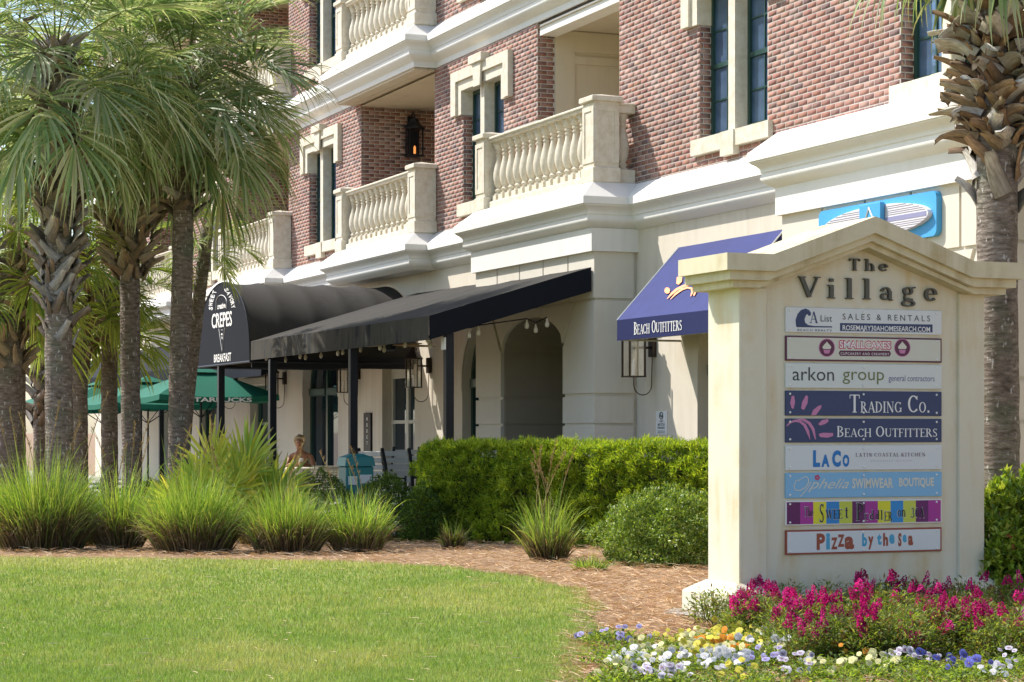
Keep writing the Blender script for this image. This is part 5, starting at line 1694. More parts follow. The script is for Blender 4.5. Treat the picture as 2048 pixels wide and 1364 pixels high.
for k in range(1):
    n, m = 16, 10
    v = []; 
    for j in range(m + 1):
        th = pi * j / m
        for i in range(n):
            ph = 2 * pi * i / n
            r = .104 + .010 * sin(5 * ph + j)
            x, y, z = r * sin(th) * cos(ph), r * 1.10 * sin(th) * sin(ph), r * 1.08 * cos(th)
            if y < -.045 and z < .045: y = -.045 - (y + .045) * .1
            v.append((x - .015, y - .165, z + 1.165))
    f = [(j * n + i, j * n + (i + 1) % n, (j + 1) * n + (i + 1) % n, (j + 1) * n + i) for j in range(m) for i in range(n)]
    hr.add(v, f)
part('hair', hr, M['hair'], wm, smooth=60)
fc = MB()
fc.lathe([(.001, .02), (.008, .01), (.012, -.01), (.002, -.016)], 8, (-.015, -.288, 1.125))
part('nose', fc, M['skin'], wm, smooth=60)
for s in (-1, 1):
    part('eye', MB().lathe([(.001, .006), (.009, .002), (.009, -.002), (.001, -.006)], 8, (-.015 + s * .03, -.275, 1.145)), M['dark'], wm)
part('mouth', MB().lathe([(.001, .004), (.022, .001), (.022, -.003), (.001, -.006)], 8, (-.015, -.262, 1.09)), M['poster'], wm)
ch_ = thing('patio_chair', 'cream metal chair under the seated woman', 'chair', (wX, wY + .1, .31), 0, local=False); OFF[ch_] = (0, 0, 0)
part('seat', MB().bevbox(-.24, .24, -.25, .2, .30, .33, .01), M['wire'], ch_)
for sx in (-.21, .21):
    part('back_leg', MB().tube([(sx, .22, 0), (sx, .2, .33), (sx, .26, .80)], .014, 5), M['wire'], ch_); part('front_leg', MB().tube([(sx, -.22, 0), (sx, -.2, .32)], .014, 5), M['wire'], ch_)
for k in range(4): part('back_slat', MB().tube([(-.21, .22 + k * .012, .45 + k * .1), (.21, .22 + k * .012, .45 + k * .1)], .010, 5), M['wire'], ch_)
# red poster inside the arched window
ps_ = thing('window_poster', 'red and orange poster inside the arched shop window behind the woman', 'poster', (-39.8, PY + .33, 1.5))
x, z = on_y(637, 840, PY + .33)
part('sheet', MB().lathe([(.01, -.30), (.12, -.2), (.06, -.05), (.19, .12), (.16, .24), (.04, .30)], 12, (x + .05, PY + .33, z), 1, .02), M['poster'], ps_)
# ------------------------------------------------------------------ vegetation helpers (world coordinates)
M['frond'] = leafy('palm frond', .40, .45, .5, tcol=(1.1, 1.12, .6))
M['fan'] = leafy('fan palm leaf', .55, .4, .4, tcol=(1.35, 1.3, .5))
M['blade'] = leafy('ornamental grass blade', .40, .5, .35, tcol=(1.3, 1.2, .5))
M['leaf'] = leafy('shrub leaf', .50, .5, .3, tcol=(1.3, 1.25, .4))
M['gloss'] = leafy('glossy shrub leaf', .32, .36, .45, tcol=(1.3, 1.3, .4))
M['turfb'] = leafy('turf blade', .35, .55, .3)
M['straw'] = leafy('pine straw', .1, .8, .2)
M['petal'] = leafy('flower petal', .35, .6, .2, tcol=(1.1, 1.0, .9))

def rcol(n, cols, jit=.15, p=None):
    cols = np.array(cols)
    k = rng.choice(len(cols), n, p=p)
    c = cols[k] * (1 + rng.uniform(-jit, jit, (n, 1)))
    return np.clip(c, 0, 1)

def unit(v):
    return v / np.maximum(1e-9, np.linalg.norm(v, axis=1, keepdims=True))

def leaf_arrays(P, D, Nn, ln, wd, col, fold=.25):
    """lanceolate leaves: 6 vertices, 4 triangles, folded on the midrib"""
    n = len(P)
    D = unit(D); Sd = unit(np.cross(D, Nn)); Nn = np.cross(Sd, D)
    ln = np.asarray(ln).reshape(-1, 1) * np.ones((n, 1)); wd = np.asarray(wd).reshape(-1, 1) * np.ones((n, 1))
    v = np.empty((n, 6, 3))
    v[:, 0] = P
    v[:, 1] = P + D * ln * .45 + Sd * wd * .5 + Nn * wd * fold
    v[:, 2] = P + D * ln * .50
    v[:, 3] = P + D * ln * .45 - Sd * wd * .5 + Nn * wd * fold
    v[:, 4] = P + D * ln - Nn * ln * .12
    v[:, 5] = P
    f = np.array([[0, 1, 2], [0, 2, 3], [1, 4, 2], [2, 4, 3]])
    F = (f[None] + (np.arange(n) * 6)[:, None, None]).reshape(-1, 3)
    return v.reshape(-1, 3), F, np.repeat(col, 6, axis=0)

def blades_arrays(P, D, ln, wd, bend, col0, col1, seg=4, zone=None):
    """grass blades: strips that curve over; col0 base colour, col1 tip colour"""
    n = len(P)
    D = unit(D)
    ln = np.asarray(ln) * np.ones(n); wd = np.asarray(wd) * np.ones(n); bend = np.asarray(bend) * np.ones(n)
    az = rng.uniform(0, 2 * pi, n)
    Sd = unit(np.cross(D, np.stack([np.cos(az), np.sin(az), .3 * np.ones(n)], 1)))
    p = P.copy(); d = D.copy()
    V = np.empty((n, (seg + 1) * 2, 3)); Cc = np.empty((n, (seg + 1) * 2, 3))
    for k in range(seg + 1):
        t = k / seg
        w = (wd * (1 - t ** 1.7) * .5 + .0002)[:, None]
        V[:, 2 * k] = p - Sd * w; V[:, 2 * k + 1] = p + Sd * w
        tt = t ** .8 if zone is None else min(1, max(0, (t - zone[0]) / (zone[1] - zone[0])))
        Cc[:, 2 * k] = Cc[:, 2 * k + 1] = col0 * (1 - tt) + col1 * tt
        p = p + d * (ln / seg)[:, None]
        d = d.copy(); d[:, 2] -= bend / seg * (.4 + 1.4 * t); 
        d = unit(d)
    f = []
    for k in range(seg): f.append([2 * k, 2 * k + 1, 2 * k + 3, 2 * k + 2])
    F = (np.array(f)[None] + (np.arange(n) * (seg + 1) * 2)[:, None, None]).reshape(-1, 4)
    return V.reshape(-1, 3), F, Cc.reshape(-1, 3)

def merge(*A):
    V = []; F = []; K = []; b = 0
    for v, f, c in A:
        V.append(v); F.append(np.asarray(f) + b); K.append(c); b += len(v)
    return np.concatenate(V), np.concatenate(F), np.concatenate(K)

def plant(name, label, cat, loc, group=None, rot=0):
    o = thing(name, label, cat, loc, rot, group, local=False)
    OFF[o] = (0, 0, 0)
    return o

# ------------------------------------------------------------------ lawn blades and pine straw needles
def px_scatter(n, x0, x1, y0, y1, keep):
    px = rng.uniform(x0, x1, n); py = rng.uniform(y0, y1, n)
    Y = np.full(n, 20.0)
    for _ in range(25):
        t = np.clip((Y - 11.0) / 11.0, 0, 1); z = .3 * t * t * (3 - 2 * t)
        Y = .5 * Y + .5 * (HH - z) * FPX / np.maximum(py - HY, 4)
    X = (px - CX) / FPX * Y
    t = np.clip((Y - 11.0) / 11.0, 0, 1); z = .3 * t * t * (3 - 2 * t)
    m = keep(X, Y)
    return X[m], Y[m], z[m]
_LY = np.array([a for a, b in LAWN]); _LX = np.array([b for a, b in LAWN])
def lx(Y): return np.where(Y > LAWN[-1][0], -99, np.interp(Y, _LY, _LX)) + .04 * np.sin(Y * 5.1) + .03 * np.sin(Y * 17)
def vnoise(X, Y, s, seed=0):
    r = np.random.default_rng(seed); g = r.random((64, 64))
    x = X * s + 1000; y = Y * s + 1000
    i = np.floor(x).astype(int); j = np.floor(y).astype(int); fx_ = x - i; fy_ = y - j
    fx_ = fx_ * fx_ * (3 - 2 * fx_); fy_ = fy_ * fy_ * (3 - 2 * fy_)
    a = g[i % 64, j % 64]; b = g[(i + 1) % 64, j % 64]; c = g[i % 64, (j + 1) % 64]; d = g[(i + 1) % 64, (j + 1) % 64]
    return (a * (1 - fx_) + b * fx_) * (1 - fy_) + (c * (1 - fx_) + d * fx_) * fy_
X, Y, Z = px_scatter(430000, -300, 1250, 1112, 1560, lambda X, Y: X < lx(Y) + .02)
n = len(X)
nz_ = .45 * vnoise(X, Y, .55, 1) + .3 * vnoise(X, Y, 2.3, 2) + .25 * vnoise(X, Y, 6, 3) + rng.uniform(-.22, .22, n)
ga = np.array((.18, .31, .055)); gb_ = np.array((.30, .43, .10)); gc = np.array((.62, .54, .27))
dry = np.clip((nz_ - .55) * 3.2, 0, 1)[:, None]
far = np.clip((Y - 20.5) / 2.5, 0, 1)[:, None] * .5
col = ga * (1 - nz_[:, None]) + gb_ * nz_[:, None]
col = col * (1 - dry * .55) + gc * dry * .55
col = (col * (1 - far) + gc * far) * rng.uniform(.55, 1.45, (n, 1))
P = np.stack([X, Y, Z + .010], 1)
ang = rng.uniform(0, 2 * pi, n); lean = rng.uniform(.1, .9, n)
D = np.stack([np.cos(ang) * lean, np.sin(ang) * lean, np.ones(n)], 1)
Sd = np.stack([np.sin(ang), -np.cos(ang), np.zeros(n)], 1)
D = unit(D); L_ = (rng.uniform(.022, .050, n) * (.7 + .6 * nz_))[:, None]; w = (.0030 * (Y / 20))[:, None]
V = np.empty((n, 3, 3)); V[:, 0] = P - Sd * w; V[:, 1] = P + Sd * w; V[:, 2] = P + D * L_
me = np_mesh('turf_grass', V.reshape(-1, 3), np.arange(n * 3).reshape(-1, 3), M['turfb'], np.repeat(col, 3, 0))
o = bpy.data.objects.new('turf_grass', me); C.objects.link(o)
tag(o, 'short green lawn grass with paler dry patches along the mulch edge', 'grass', None, 'stuff')

X, Y, Z = px_scatter(110000, -300, 2300, 1080, 1480, lambda X, Y: X > lx(Y) - .12)
n = len(X)
ang = rng.uniform(0, pi, n)
P = np.stack([X, Y, Z + rng.uniform(.0, .035, n) + .02 * vnoise(X, Y, 3, 9)], 1)
D = np.stack([np.cos(ang), np.sin(ang), rng.uniform(-.18, .28, n)], 1)
col = rcol(n, [(.62, .42, .25), (.52, .31, .17), (.72, .54, .35), (.36, .20, .11), (.78, .63, .44)], .2, [.3, .25, .2, .15, .1])
V, F, K = blades_arrays(P, D, rng.uniform(.07, .17, n), .0042, .25, col, col, 2)
_X, _Y, _Z = px_scatter(2600, -300, 1250, 1115, 1560, lambda X, Y: X < lx(Y))
_n = len(_X); _a = rng.uniform(0, pi, _n)
_e = rng.random(_n) < np.where(_Y > 21.5, 1.0, .22)
_c = rcol(_n, [(.66, .52, .33), (.5, .36, .2)], .2)
_q = blades_arrays(np.stack([_X, _Y, _Z + .045], 1)[_e], np.stack([np.cos(_a), np.sin(_a), np.zeros(_n)], 1)[_e], rng.uniform(.05, .14, _e.sum()), .004, .2, _c[_e], _c[_e], 2)
V, F, K = merge((V, F, K), _q)
me = np_mesh('pine_straw', V, F, M['straw'], K)
o = bpy.data.objects.new('pine_straw', me); C.objects.link(o)
tag(o, 'loose brown pine straw mulch between the lawn and the shrubs', 'mulch', None, 'stuff')

# ------------------------------------------------------------------ ornamental grass clumps
def clump(px, py, wpx, hpx, nb, label, seeds=0, brown=.5, lean=1.0):
    X, Y, Z = ground(px, py)
    m = Y / FPX
    rw = wpx * m / 2; h = hpx * m
    o = plant('grass_clump', label, 'ornamental grass', (X, Y, Z - .02), 'clumps of tall ornamental grass')
    rb = rw * .60
    # green leaves
    n = nb
    a = rng.uniform(0, 2 * pi, n); r = np.sqrt(rng.random(n))
    P = np.stack([np.cos(a) * r * rb * 1.15, np.sin(a) * r * rb * .8, np.zeros(n)], 1)
    tilt = (.06 + .40 * r * rng.uniform(.2, 1.5, n)) * lean
    a2 = a + rng.normal(0, .8, n)
    D = np.stack([np.cos(a2) * tilt, np.sin(a2) * tilt, np.ones(n)], 1)
    ln = h * rng.uniform(.55, 1.2, n) * (1.08 - .38 * r ** 2) * np.where(rng.random(n) < .08, 1.3, 1)
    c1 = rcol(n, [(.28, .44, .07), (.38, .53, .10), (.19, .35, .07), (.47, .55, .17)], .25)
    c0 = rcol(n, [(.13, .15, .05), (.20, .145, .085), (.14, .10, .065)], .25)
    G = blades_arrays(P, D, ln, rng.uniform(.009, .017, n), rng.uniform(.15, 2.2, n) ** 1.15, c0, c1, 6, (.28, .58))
    # dead lower leaves hanging in the skirt
    n2 = int(nb * brown)
    a = rng.uniform(0, 2 * pi, n2); r = rng.uniform(.45, 1, n2)
    P = np.stack([np.cos(a) * r * rb * 1.2, np.sin(a) * r * rb * .9, rng.uniform(0, .12, n2)], 1)
    D = np.stack([np.cos(a) * .6 * rng.uniform(.2, 1.3, n2), np.sin(a) * .6 * rng.uniform(.2, 1.3, n2), np.ones(n2)], 1)
    cb = rcol(n2, [(.27, .20, .13), (.17, .115, .075), (.36, .28, .18), (.13, .10, .07)], .25)
    Bn = blades_arrays(P, D, h * rng.uniform(.25, .66, n2), rng.uniform(.007, .013, n2), rng.uniform(.4, 3.2, n2), cb, cb, 5)
    V, F, K = merge(G, Bn)
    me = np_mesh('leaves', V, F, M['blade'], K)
    ob = bpy.data.objects.new('leaves', me); C.objects.link(ob); ob.parent = o; ob['kind'] = 'stuff'
    for k in range(seeds):
        hh = h * R.uniform(1.35, 1.8); ax = R.uniform(-rb, rb); ay = R.uniform(-rb, rb) * .5; lx_ = R.uniform(-.25, .25)
        pts = [(ax, ay, .2)]
        for i in range(1, 7):
            t = i / 6; pts.append((ax + lx_ * t * t * hh, ay, .2 + (hh - .2) * t))
        mb = MB().tube(pts, [.004] * 5 + [.002, .001], 4)
        nsp = 46; tt = rng.uniform(.70, 1.0, nsp)
        Pp = np.stack([ax + lx_ * tt * tt * hh, np.full(nsp, ay), .2 + (hh - .2) * tt], 1)
        aa = rng.uniform(0, 2 * pi, nsp)
        Dd = np.stack([np.cos(aa) * .5, np.sin(aa) * .5, np.ones(nsp)], 1)
        v, f, c = leaf_arrays(Pp, Dd, rng.normal(0, 1, (nsp, 3)), rng.uniform(.03, .06, nsp), .009, rcol(nsp, [(.38, .26, .12), (.28, .20, .10)], .2))
        base = len(v)
        mv = np.array(mb.v); mf = np.array([(q[0], q[1], q[2]) for q in mb.f if len(q) == 4] + [(q[0], q[2], q[3]) for q in mb.f if len(q) == 4])
        me = np_mesh('seed_stalk', np.concatenate([v, mv]), np.concatenate([f, mf + base]), M['straw'], np.concatenate([c, np.tile(np.array([[.30, .24, .11]]), (len(mv), 1))]))
        so_ = bpy.data.objects.new('seed_stalk', me); C.objects.link(so_); so_.parent = o
clump(84, 1100, 228, 178, 2100, 'broadest tall grass clump at the far end, before the thick grey palm trunk', 7, .9)
clump(240, 1098, 120, 158, 620, 'narrow browned grass clump between two large ones before the slim palms', 5, 1.5)
clump(386, 1104, 208, 154, 2100, 'wide tall grass clump in front of the yellow green fan palm', 5, .9)
clump(575, 1106, 176, 130, 1450, 'full grass clump with dark brown skirt before the woman and table', 2, 1.3)
clump(714, 1104, 134, 122, 850, 'pale green grass clump in front of the teal bin', 3, 1.0)
clump(1096, 1122, 100, 135, 330, 'single sparse grass clump with tall seed stalks before the long hedge', 7, .8)
clump(905, 1098, 50, 60, 120, 'small dry brown grass tuft at the foot of the hedge', 0, 2.5)
clump(1180, 1140, 80, 34, 260, 'low bright green grass tuft in the pine straw by the rounded shrub', 0, .1, 1.8)
clump(505, 1092, 60, 90, 200, 'short thin grass tuft between the two middle big clumps', 0, .4)

# ------------------------------------------------------------------ hedge and shrubs
def cloud_shrub(name, label, cat, loc, pts_fn, n, ln, wd, cols, mat, up=.3, tw=None, group=None, p=None, jit=.2):
    """leaves spread through a volume: pts_fn returns points and outward directions"""
    o = plant(name, label, cat, loc, group)
    P, N_ = pts_fn(n)
    n = len(P)
    D = unit(N_ + rng.normal(0, .75, (n, 3)) + np.array([0, 0, up]))
    NN = unit(rng.normal(0, .6, (n, 3)) + np.array([0, 0, 1.0]) + N_ * .4)
    v, f, c = leaf_arrays(P, D, NN, rng.uniform(.6, 1.2, n) * ln, rng.uniform(.7, 1.2, n) * wd, rcol(n, cols, jit, p))
    me = np_mesh('foliage', v, f, mat, c)
    ob = bpy.data.objects.new('foliage', me); C.objects.link(ob); ob.parent = o; ob['kind'] = 'stuff'
    if tw:
        mb = MB()
        for k in range(tw[0]):
            a = R.uniform(0, 2 * pi); r = tw[1] * R.uniform(.2, 1)
            mb.tube([(r * .3 * cos(a) * tw[3], r * .3 * sin(a), 0), (r * .7 * cos(a) * tw[3], r * .7 * sin(a), tw[2] * .5), (r * cos(a) * tw[3], r * sin(a), tw[2])], [.014, .010, .004], 5)
        ob2 = part('stems', mb, M['bark'], o); ob2['kind'] = 'stuff'
    return o
M['bark'] = plain('twig bark', (.16, .11, .075), .9, var=.3, vscale=12)
# hedge: plan follows a line parallel to the street face; clumps of shoots give it lumps
def hedge_points(n):
    # local frame: u along, w depth, z up
    Lh = 4.4
    m = int(n * .30)
    u = np.concatenate([rng.uniform(0, Lh, int(n * .55)), rng.uniform(0, Lh, m), rng.uniform(0, Lh, n - int(n * .55) - m)])
    k1 = int(n * .55)
    w = np.empty(n); z = np.empty(n); Nn = np.zeros((n, 3))
    H = 1.20
    lump = .03 * (vnoise(u * 1.0, np.zeros(n), 2.6, 4) - .5)
    # front face
    zf = rng.random(k1) * H
    rough = (vnoise(u[:k1] * 1.0, zf, 4.0, 5) - .5) * .22 + (vnoise(u[:k1], zf, 10.0, 6) - .5) * .22
    sh = np.clip((zf - H + .22) / .22, 0, 1) ** 2 * .14
    w[:k1] = sh + rough * .8 + rng.exponential(.035, k1); z[:k1] = zf
    Nn[:k1, 1] = -1; Nn[:k1, 2] = .35
    # top
    w[k1:k1 + m] = rng.uniform(.05, .9, m); z[k1:k1 + m] = H + lump[k1:k1 + m] + (vnoise(u[k1:k1 + m], w[k1:k1 + m], 5, 8) - .5) * .09 - rng.exponential(.02, m) + np.where(rng.random(m) < .04, .05, 0)
    Nn[k1:k1 + m, 2] = 1
    # inside
    w[k1 + m:] = rng.uniform(.06, .85, n - k1 - m); z[k1 + m:] = rng.uniform(.05, H - .04, n - k1 - m)
    Nn[k1 + m:] = rng.normal(0, 1, (n - k1 - m, 3))
    # gaps in the front show darker depth
    hole = vnoise(u, z, 6.5, 11) > .80
    w = np.where(hole & (np.arange(n) < k1), w + .14, w)
    return u, w, z, Nn
HA = np.array(((1428 - CX) / FPX * 23.9, 23.9)); HB = np.array(((812 - CX) / FPX * 26.6, 26.6))
hd = unit((HB - HA)[None])[0]; hn = np.array([-hd[1], hd[0]]);
if hn[1] < 0: hn = -hn
Lh_ = np.linalg.norm(HB - HA)
def hedge_fn(n):
    u, w, z, Nn = hedge_points(n)
    u = u / 4.4 * (Lh_ + .15)
    endr = np.clip((u - Lh_ + .35) / .35, 0, 1) ** 2
    w = w + endr * .35; 
    zz = z * (1 - endr * .12)
    P = np.stack([hd[0] * u + hn[0] * w, hd[1] * u + hn[1] * w, zz], 1)
    N3 = np.stack([hn[0] * Nn[:, 1] + hd[0] * Nn[:, 0], hn[1] * Nn[:, 1] + hd[1] * Nn[:, 0], Nn[:, 2]], 1)
    return P, N3
# leaves grow in rosettes: pick tufts, then several leaves each
def tufted(fn, per):
    def g(n):
        P, N_ = fn(n // per)
        P = np.repeat(P, per, 0) + rng.normal(0, .012, (len(P) * per, 3)); N_ = np.repeat(N_, per, 0)
        return P, N_
    return g
cloud_shrub('hedge', 'long clipped bright green hedge of narrow leaves before the stone porch', 'hedge', (HA[0], HA[1], .27), tufted(hedge_fn, 9), 105000, .075, .013,
            [(.42, .52, .05), (.32, .45, .045), (.54, .60, .10), (.21, .34, .045), (.12, .22, .03)], M['leaf'], .55, p=[.3, .25, .15, .2, .1])
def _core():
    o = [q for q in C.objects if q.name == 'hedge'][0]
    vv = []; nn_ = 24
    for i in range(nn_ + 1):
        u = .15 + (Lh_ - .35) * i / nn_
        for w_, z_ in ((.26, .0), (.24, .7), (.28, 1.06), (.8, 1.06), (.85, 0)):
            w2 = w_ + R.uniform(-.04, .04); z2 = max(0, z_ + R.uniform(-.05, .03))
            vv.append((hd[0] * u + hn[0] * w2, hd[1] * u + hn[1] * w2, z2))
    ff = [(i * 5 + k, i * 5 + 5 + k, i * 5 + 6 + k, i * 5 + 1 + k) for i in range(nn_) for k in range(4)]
    part('dark_core', MB().add(vv, ff), M['twig'], o, recalc=False)  # added dark shell inside the leaves, so gaps read as shaded depth
M['twig'] = plain('dark hedge core', (.045, .055, .022), .95, var=.5, vscale=14, bump=.8, bscale=30)  # near-black colour paints the shade deep in the hedge
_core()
def blob_fn(rx, ry, rz, seed, z0=0, lump=.28, inner=.25):
    def g(n):
        u = unit(rng.normal(0, 1, (n, 3)))
        u[:, 2] = np.abs(u[:, 2]) * np.where(rng.random(n) < .82, 1, -.25)
        th = np.arctan2(u[:, 1], u[:, 0])
        r = 1 + lump * (vnoise(th * 1.6 + 10, u[:, 2] * 3, 1.3, seed) - .5) + lump * .6 * (vnoise(th * 4 + 10, u[:, 2] * 7, 1.1, seed + 1) - .5)
        r = r * np.where(rng.random(n) < inner, rng.uniform(.3, .95, n), 1 - rng.exponential(.035, n))
        P = u * r[:, None] * np.array([rx, ry, rz]); P[:, 2] = np.maximum(P[:, 2] + z0, .01)
        return P, u
    return g
X, Y, Z = ground(1330, 1128)
cloud_shrub('shrub', 'rounded green shrub with small leaves beside the directory sign pillar', 'shrub', (X, Y, Z), tufted(blob_fn(.66, .55, .62, 21, .08, .5), 5), 27000, .040, .019,
            [(.18, .28, .05), (.27, .37, .07), (.40, .47, .14), (.11, .18, .04)], M['gloss'], .45, (16, .3, .5, 1))
# glossy shrub at the far right
X, Y, Z = (2048 - CX) / FPX * 18.0, 18.0, .18
cloud_shrub('shrub', 'large glossy leaved shrub behind the sign, under the big palm trunk', 'shrub', (X, Y, Z), tufted(blob_fn(.74, .45, .92, 31, .10, .42), 7), 23000, .085, .036,
            [(.22, .33, .04), (.36, .47, .06), (.50, .56, .11), (.12, .20, .03), (.40, .10, .05)], M['gloss'], .55, (14, .4, .8, 1), p=[.3, .33, .2, .16, .01])
# darker azalea mounds by the hedge end and at the far left
for px, py, rx, rz, Yk, lab, cl in ((770, 1085, .42, .72, 26.6, 'dark green azalea mound between the last grass clump and the hedge', 0), (850, 1080, .30, .62, 26.2, 'small dark azalea at the near corner of the hedge', 0), (18, 1096, .34, .62, 25.2, 'variegated low shrub at the very edge beside the broadest grass', 1),
                               (178, 1088, .30, .55, 25.6, 'brownish low shrub between the broadest and the narrow grass clump', 2), (630, 1050, .62, .74, 29.6, 'low green bushes under the cream table', 0), (300, 1040, .6, .62, 29.2, 'low bushes around the slim palm trunks', 2), (480, 1060, .5, .5, 28.0, 'low leafy bush at the foot of the fan palm', 0)):
    X = (px - CX) / FPX * Yk
    cols = [[(.09, .16, .035), (.14, .23, .045), (.20, .29, .06), (.05, .10, .025)], [(.30, .33, .20), (.10, .15, .05), (.06, .09, .03), (.22, .26, .12)], [(.17, .20, .08), (.12, .16, .05), (.22, .19, .11), (.08, .11, .04)]][cl]
    cloud_shrub('shrub', lab, 'shrub', (X, Yk, terr(Yk)), tufted(blob_fn(rx, .35, rz, int(px), .03), 5), 11000, .042, .016, cols, M['leaf'], .4, (8, .2, .4, 1))

# ------------------------------------------------------------------ palms
def frond_mesh(elev, seed, mat=None, L=1.15, pet=.95, nleaf=54, droop=1.0, cols=None, wmax=.054):
    """a fan leaf on its stalk, set in the plane x=0; elev is the stalk angle in degrees; gravity is -z"""
    r = np.random.default_rng(seed)
    e = radians(elev)
    # stalk curving down
    pts = []; p = np.zeros(3); d = np.array([0, cos(e), sin(e)])
    ns = 7
    for i in range(ns + 1):
        pts.append(p.copy())
        p = p + d * pet / ns
        d = d + np.array([0, 0, -.055 * droop]); d /= np.linalg.norm(d)
    hub = pts[-1]
    f = d.copy()
    s = np.array([1.0, 0, 0]); nrm = np.cross(s, f)
    V = []; F = []; K = []
    # stalk as a flat triangular strip
    for i in range(ns + 1):
        w = .020 * (1 - .5 * i / ns)
        V += [pts[i] - s * w, pts[i] + s * w, pts[i] + nrm * -.012]; K += [np.array((.22, .26, .07))] * 3
    for i in range(ns):
        a = i * 3
        F += [(a, a + 1, a + 4, a + 3), (a + 1, a + 2, a + 5, a + 4), (a + 2, a, a + 3, a + 5)]
    # costa runs into the blade and arches down
    cost = []; p = hub.copy(); dd = f.copy()
    for i in range(6):
        cost.append((p.copy(), dd.copy())); p = p + dd * .075; dd = dd + np.array([0, 0, -.16 * droop]); dd /= np.linalg.norm(dd)
    cols = cols or [(.18, .28, .115), (.27, .37, .165), (.40, .47, .26), (.60, .61, .42)]
    for k in range(nleaf):
        t = (k + .5) / nleaf * 2 - 1
        phi = t * radians(138)
        ci = int(5 * (1 - abs(t)) ** 1.1)
        c0, cd = cost[min(5, ci)]
        nr = np.cross(s, cd)
        fold = .30 + r.uniform(-.08, .08)
        d = cd * cos(phi) + s * sin(phi) + nr * fold * (abs(sin(phi)) + .1)
        d += r.normal(0, .035, 3); d /= np.linalg.norm(d)
        Lk = L * (.72 + .28 * cos(phi)) * r.uniform(.88, 1.08)
        seg = 7
        p = c0.copy()
        dphi = radians(276) / nleaf
        brk = r.uniform(.34, .62)
        g = droop * r.uniform(.5, 2.0)
        cc = np.array(cols[r.integers(len(cols))]) * r.uniform(.8, 1.25)
        tipc = np.array((.46, .42, .20)) if r.random() < .5 else cc * 1.3
        sd = np.cross(d, nr); sd /= np.linalg.norm(sd) + 1e-9
        b = len(V)
        for i in range(seg + 1):
            u = i / seg
            rad = u * Lk
            w = min(wmax, rad * dphi * 1.0 + .004) * (1 if u < .46 else max(.05, 1 - ((u - .46) / .54) ** .9))
            nn = np.cross(sd, d)
            V += [p - sd * w * .5 + nn * w * .22, p - nn * w * .05, p + sd * w * .5 + nn * w * .22]
            cu = cc * (1 - max(0, u - .65) / .35) + tipc * (max(0, u - .65) / .35)
            K += [cu] * 3
            p = p + d * Lk / seg
            gg = g * (.05 + (.85 * max(0, u - brk) / (1 - brk) + (.25 if u > brk else 0))) * .85
            d = d + np.array([0, 0, -gg]); d /= np.linalg.norm(d)
            sd = sd - d * np.dot(sd, d); sd /= np.linalg.norm(sd) + 1e-9
        for i in range(seg):
            a = b + i * 3
            F += [(a, a + 1, a + 4, a + 3), (a + 1, a + 2, a + 5, a + 4)]
    return np_mesh('frond', np.array(V), np.array(F), mat or M['frond'], np.array(K))
ELEV = [74, 56, 40, 25, 10, -6, -22, -40]
FR = {e: [frond_mesh(e, 100 + i * 3 + j, droop=.55 + .09 * i) for j in range(3)] for i, e in enumerate(ELEV)}
FRY = {e: [frond_mesh(e, 300 + i * 3 + j, L=.95, pet=.7, droop=.9, cols=[(.26, .34, .06), (.36, .42, .08), (.18, .28, .05)]) for j in range(1)] for i, e in enumerate(ELEV)}

def boot_mesh(seed, L=.34, w=.085, col=((.30, .24, .17), (.38, .33, .26), (.22, .16, .11)), curl=.3):
    """old leaf base: a stiff trough-shaped plank with a ragged cut tip; grows along +y (outwards) and +z, bending over by curl"""
    r = np.random.default_rng(seed)
    V = []; F = []; K = []
    seg = 6
    c = np.array(col[r.integers(len(col))]) * r.uniform(.8, 1.2)
    p = np.array([0, .01, 0.0]); th = radians(70 + r.uniform(-8, 8))
    tw = r.uniform(-.5, .5)
    for i in range(seg + 1):
        t = i / seg
        d = np.array([0, cos(th), sin(th)]); nn = np.array([0, -sin(th), cos(th)])
        ww = w * (1.35 - .75 * t ** .7) * (1 + .07 * r.normal())
        dep = .30 * ww * (1 - .3 * t)
        a = tw * t
        for q, dz in ((-.5, .0), (-.25, -.6), (0, -1.0), (.25, -.6), (.5, .0)):
            jag = d * (r.uniform(-.05, .03) * L if i == seg else 0)
            x = ww * q; zz = dep * dz
            V.append(p + jag + np.array([1, 0, 0]) * (x * cos(a)) + nn * (zz + x * sin(a))); K.append(c * (.75 + .45 * t) * r.uniform(.85, 1.15))
        for q in (.5, 0, -.5):
            x = ww * q * .96
            V.append(p + np.array([1, 0, 0]) * (x * cos(a)) + nn * (.012 * (1.3 - t) + x * sin(a) - (dep * .6 if q == 0 else 0))); K.append(c * (.7 + .4 * t))
        p = p + d * L / seg
        th -= curl / seg * (1 + t) + r.uniform(-.05, .05)
    n = 8
    for i in range(seg):
        a = i * n
        for k in range(n): F.append((a + k, a + (k + 1) % n, a + n + (k + 1) % n, a + n + k))
    me = np_mesh('leaf_base', np.array(V), np.array(F), M['boot'], np.array(K))
    return me
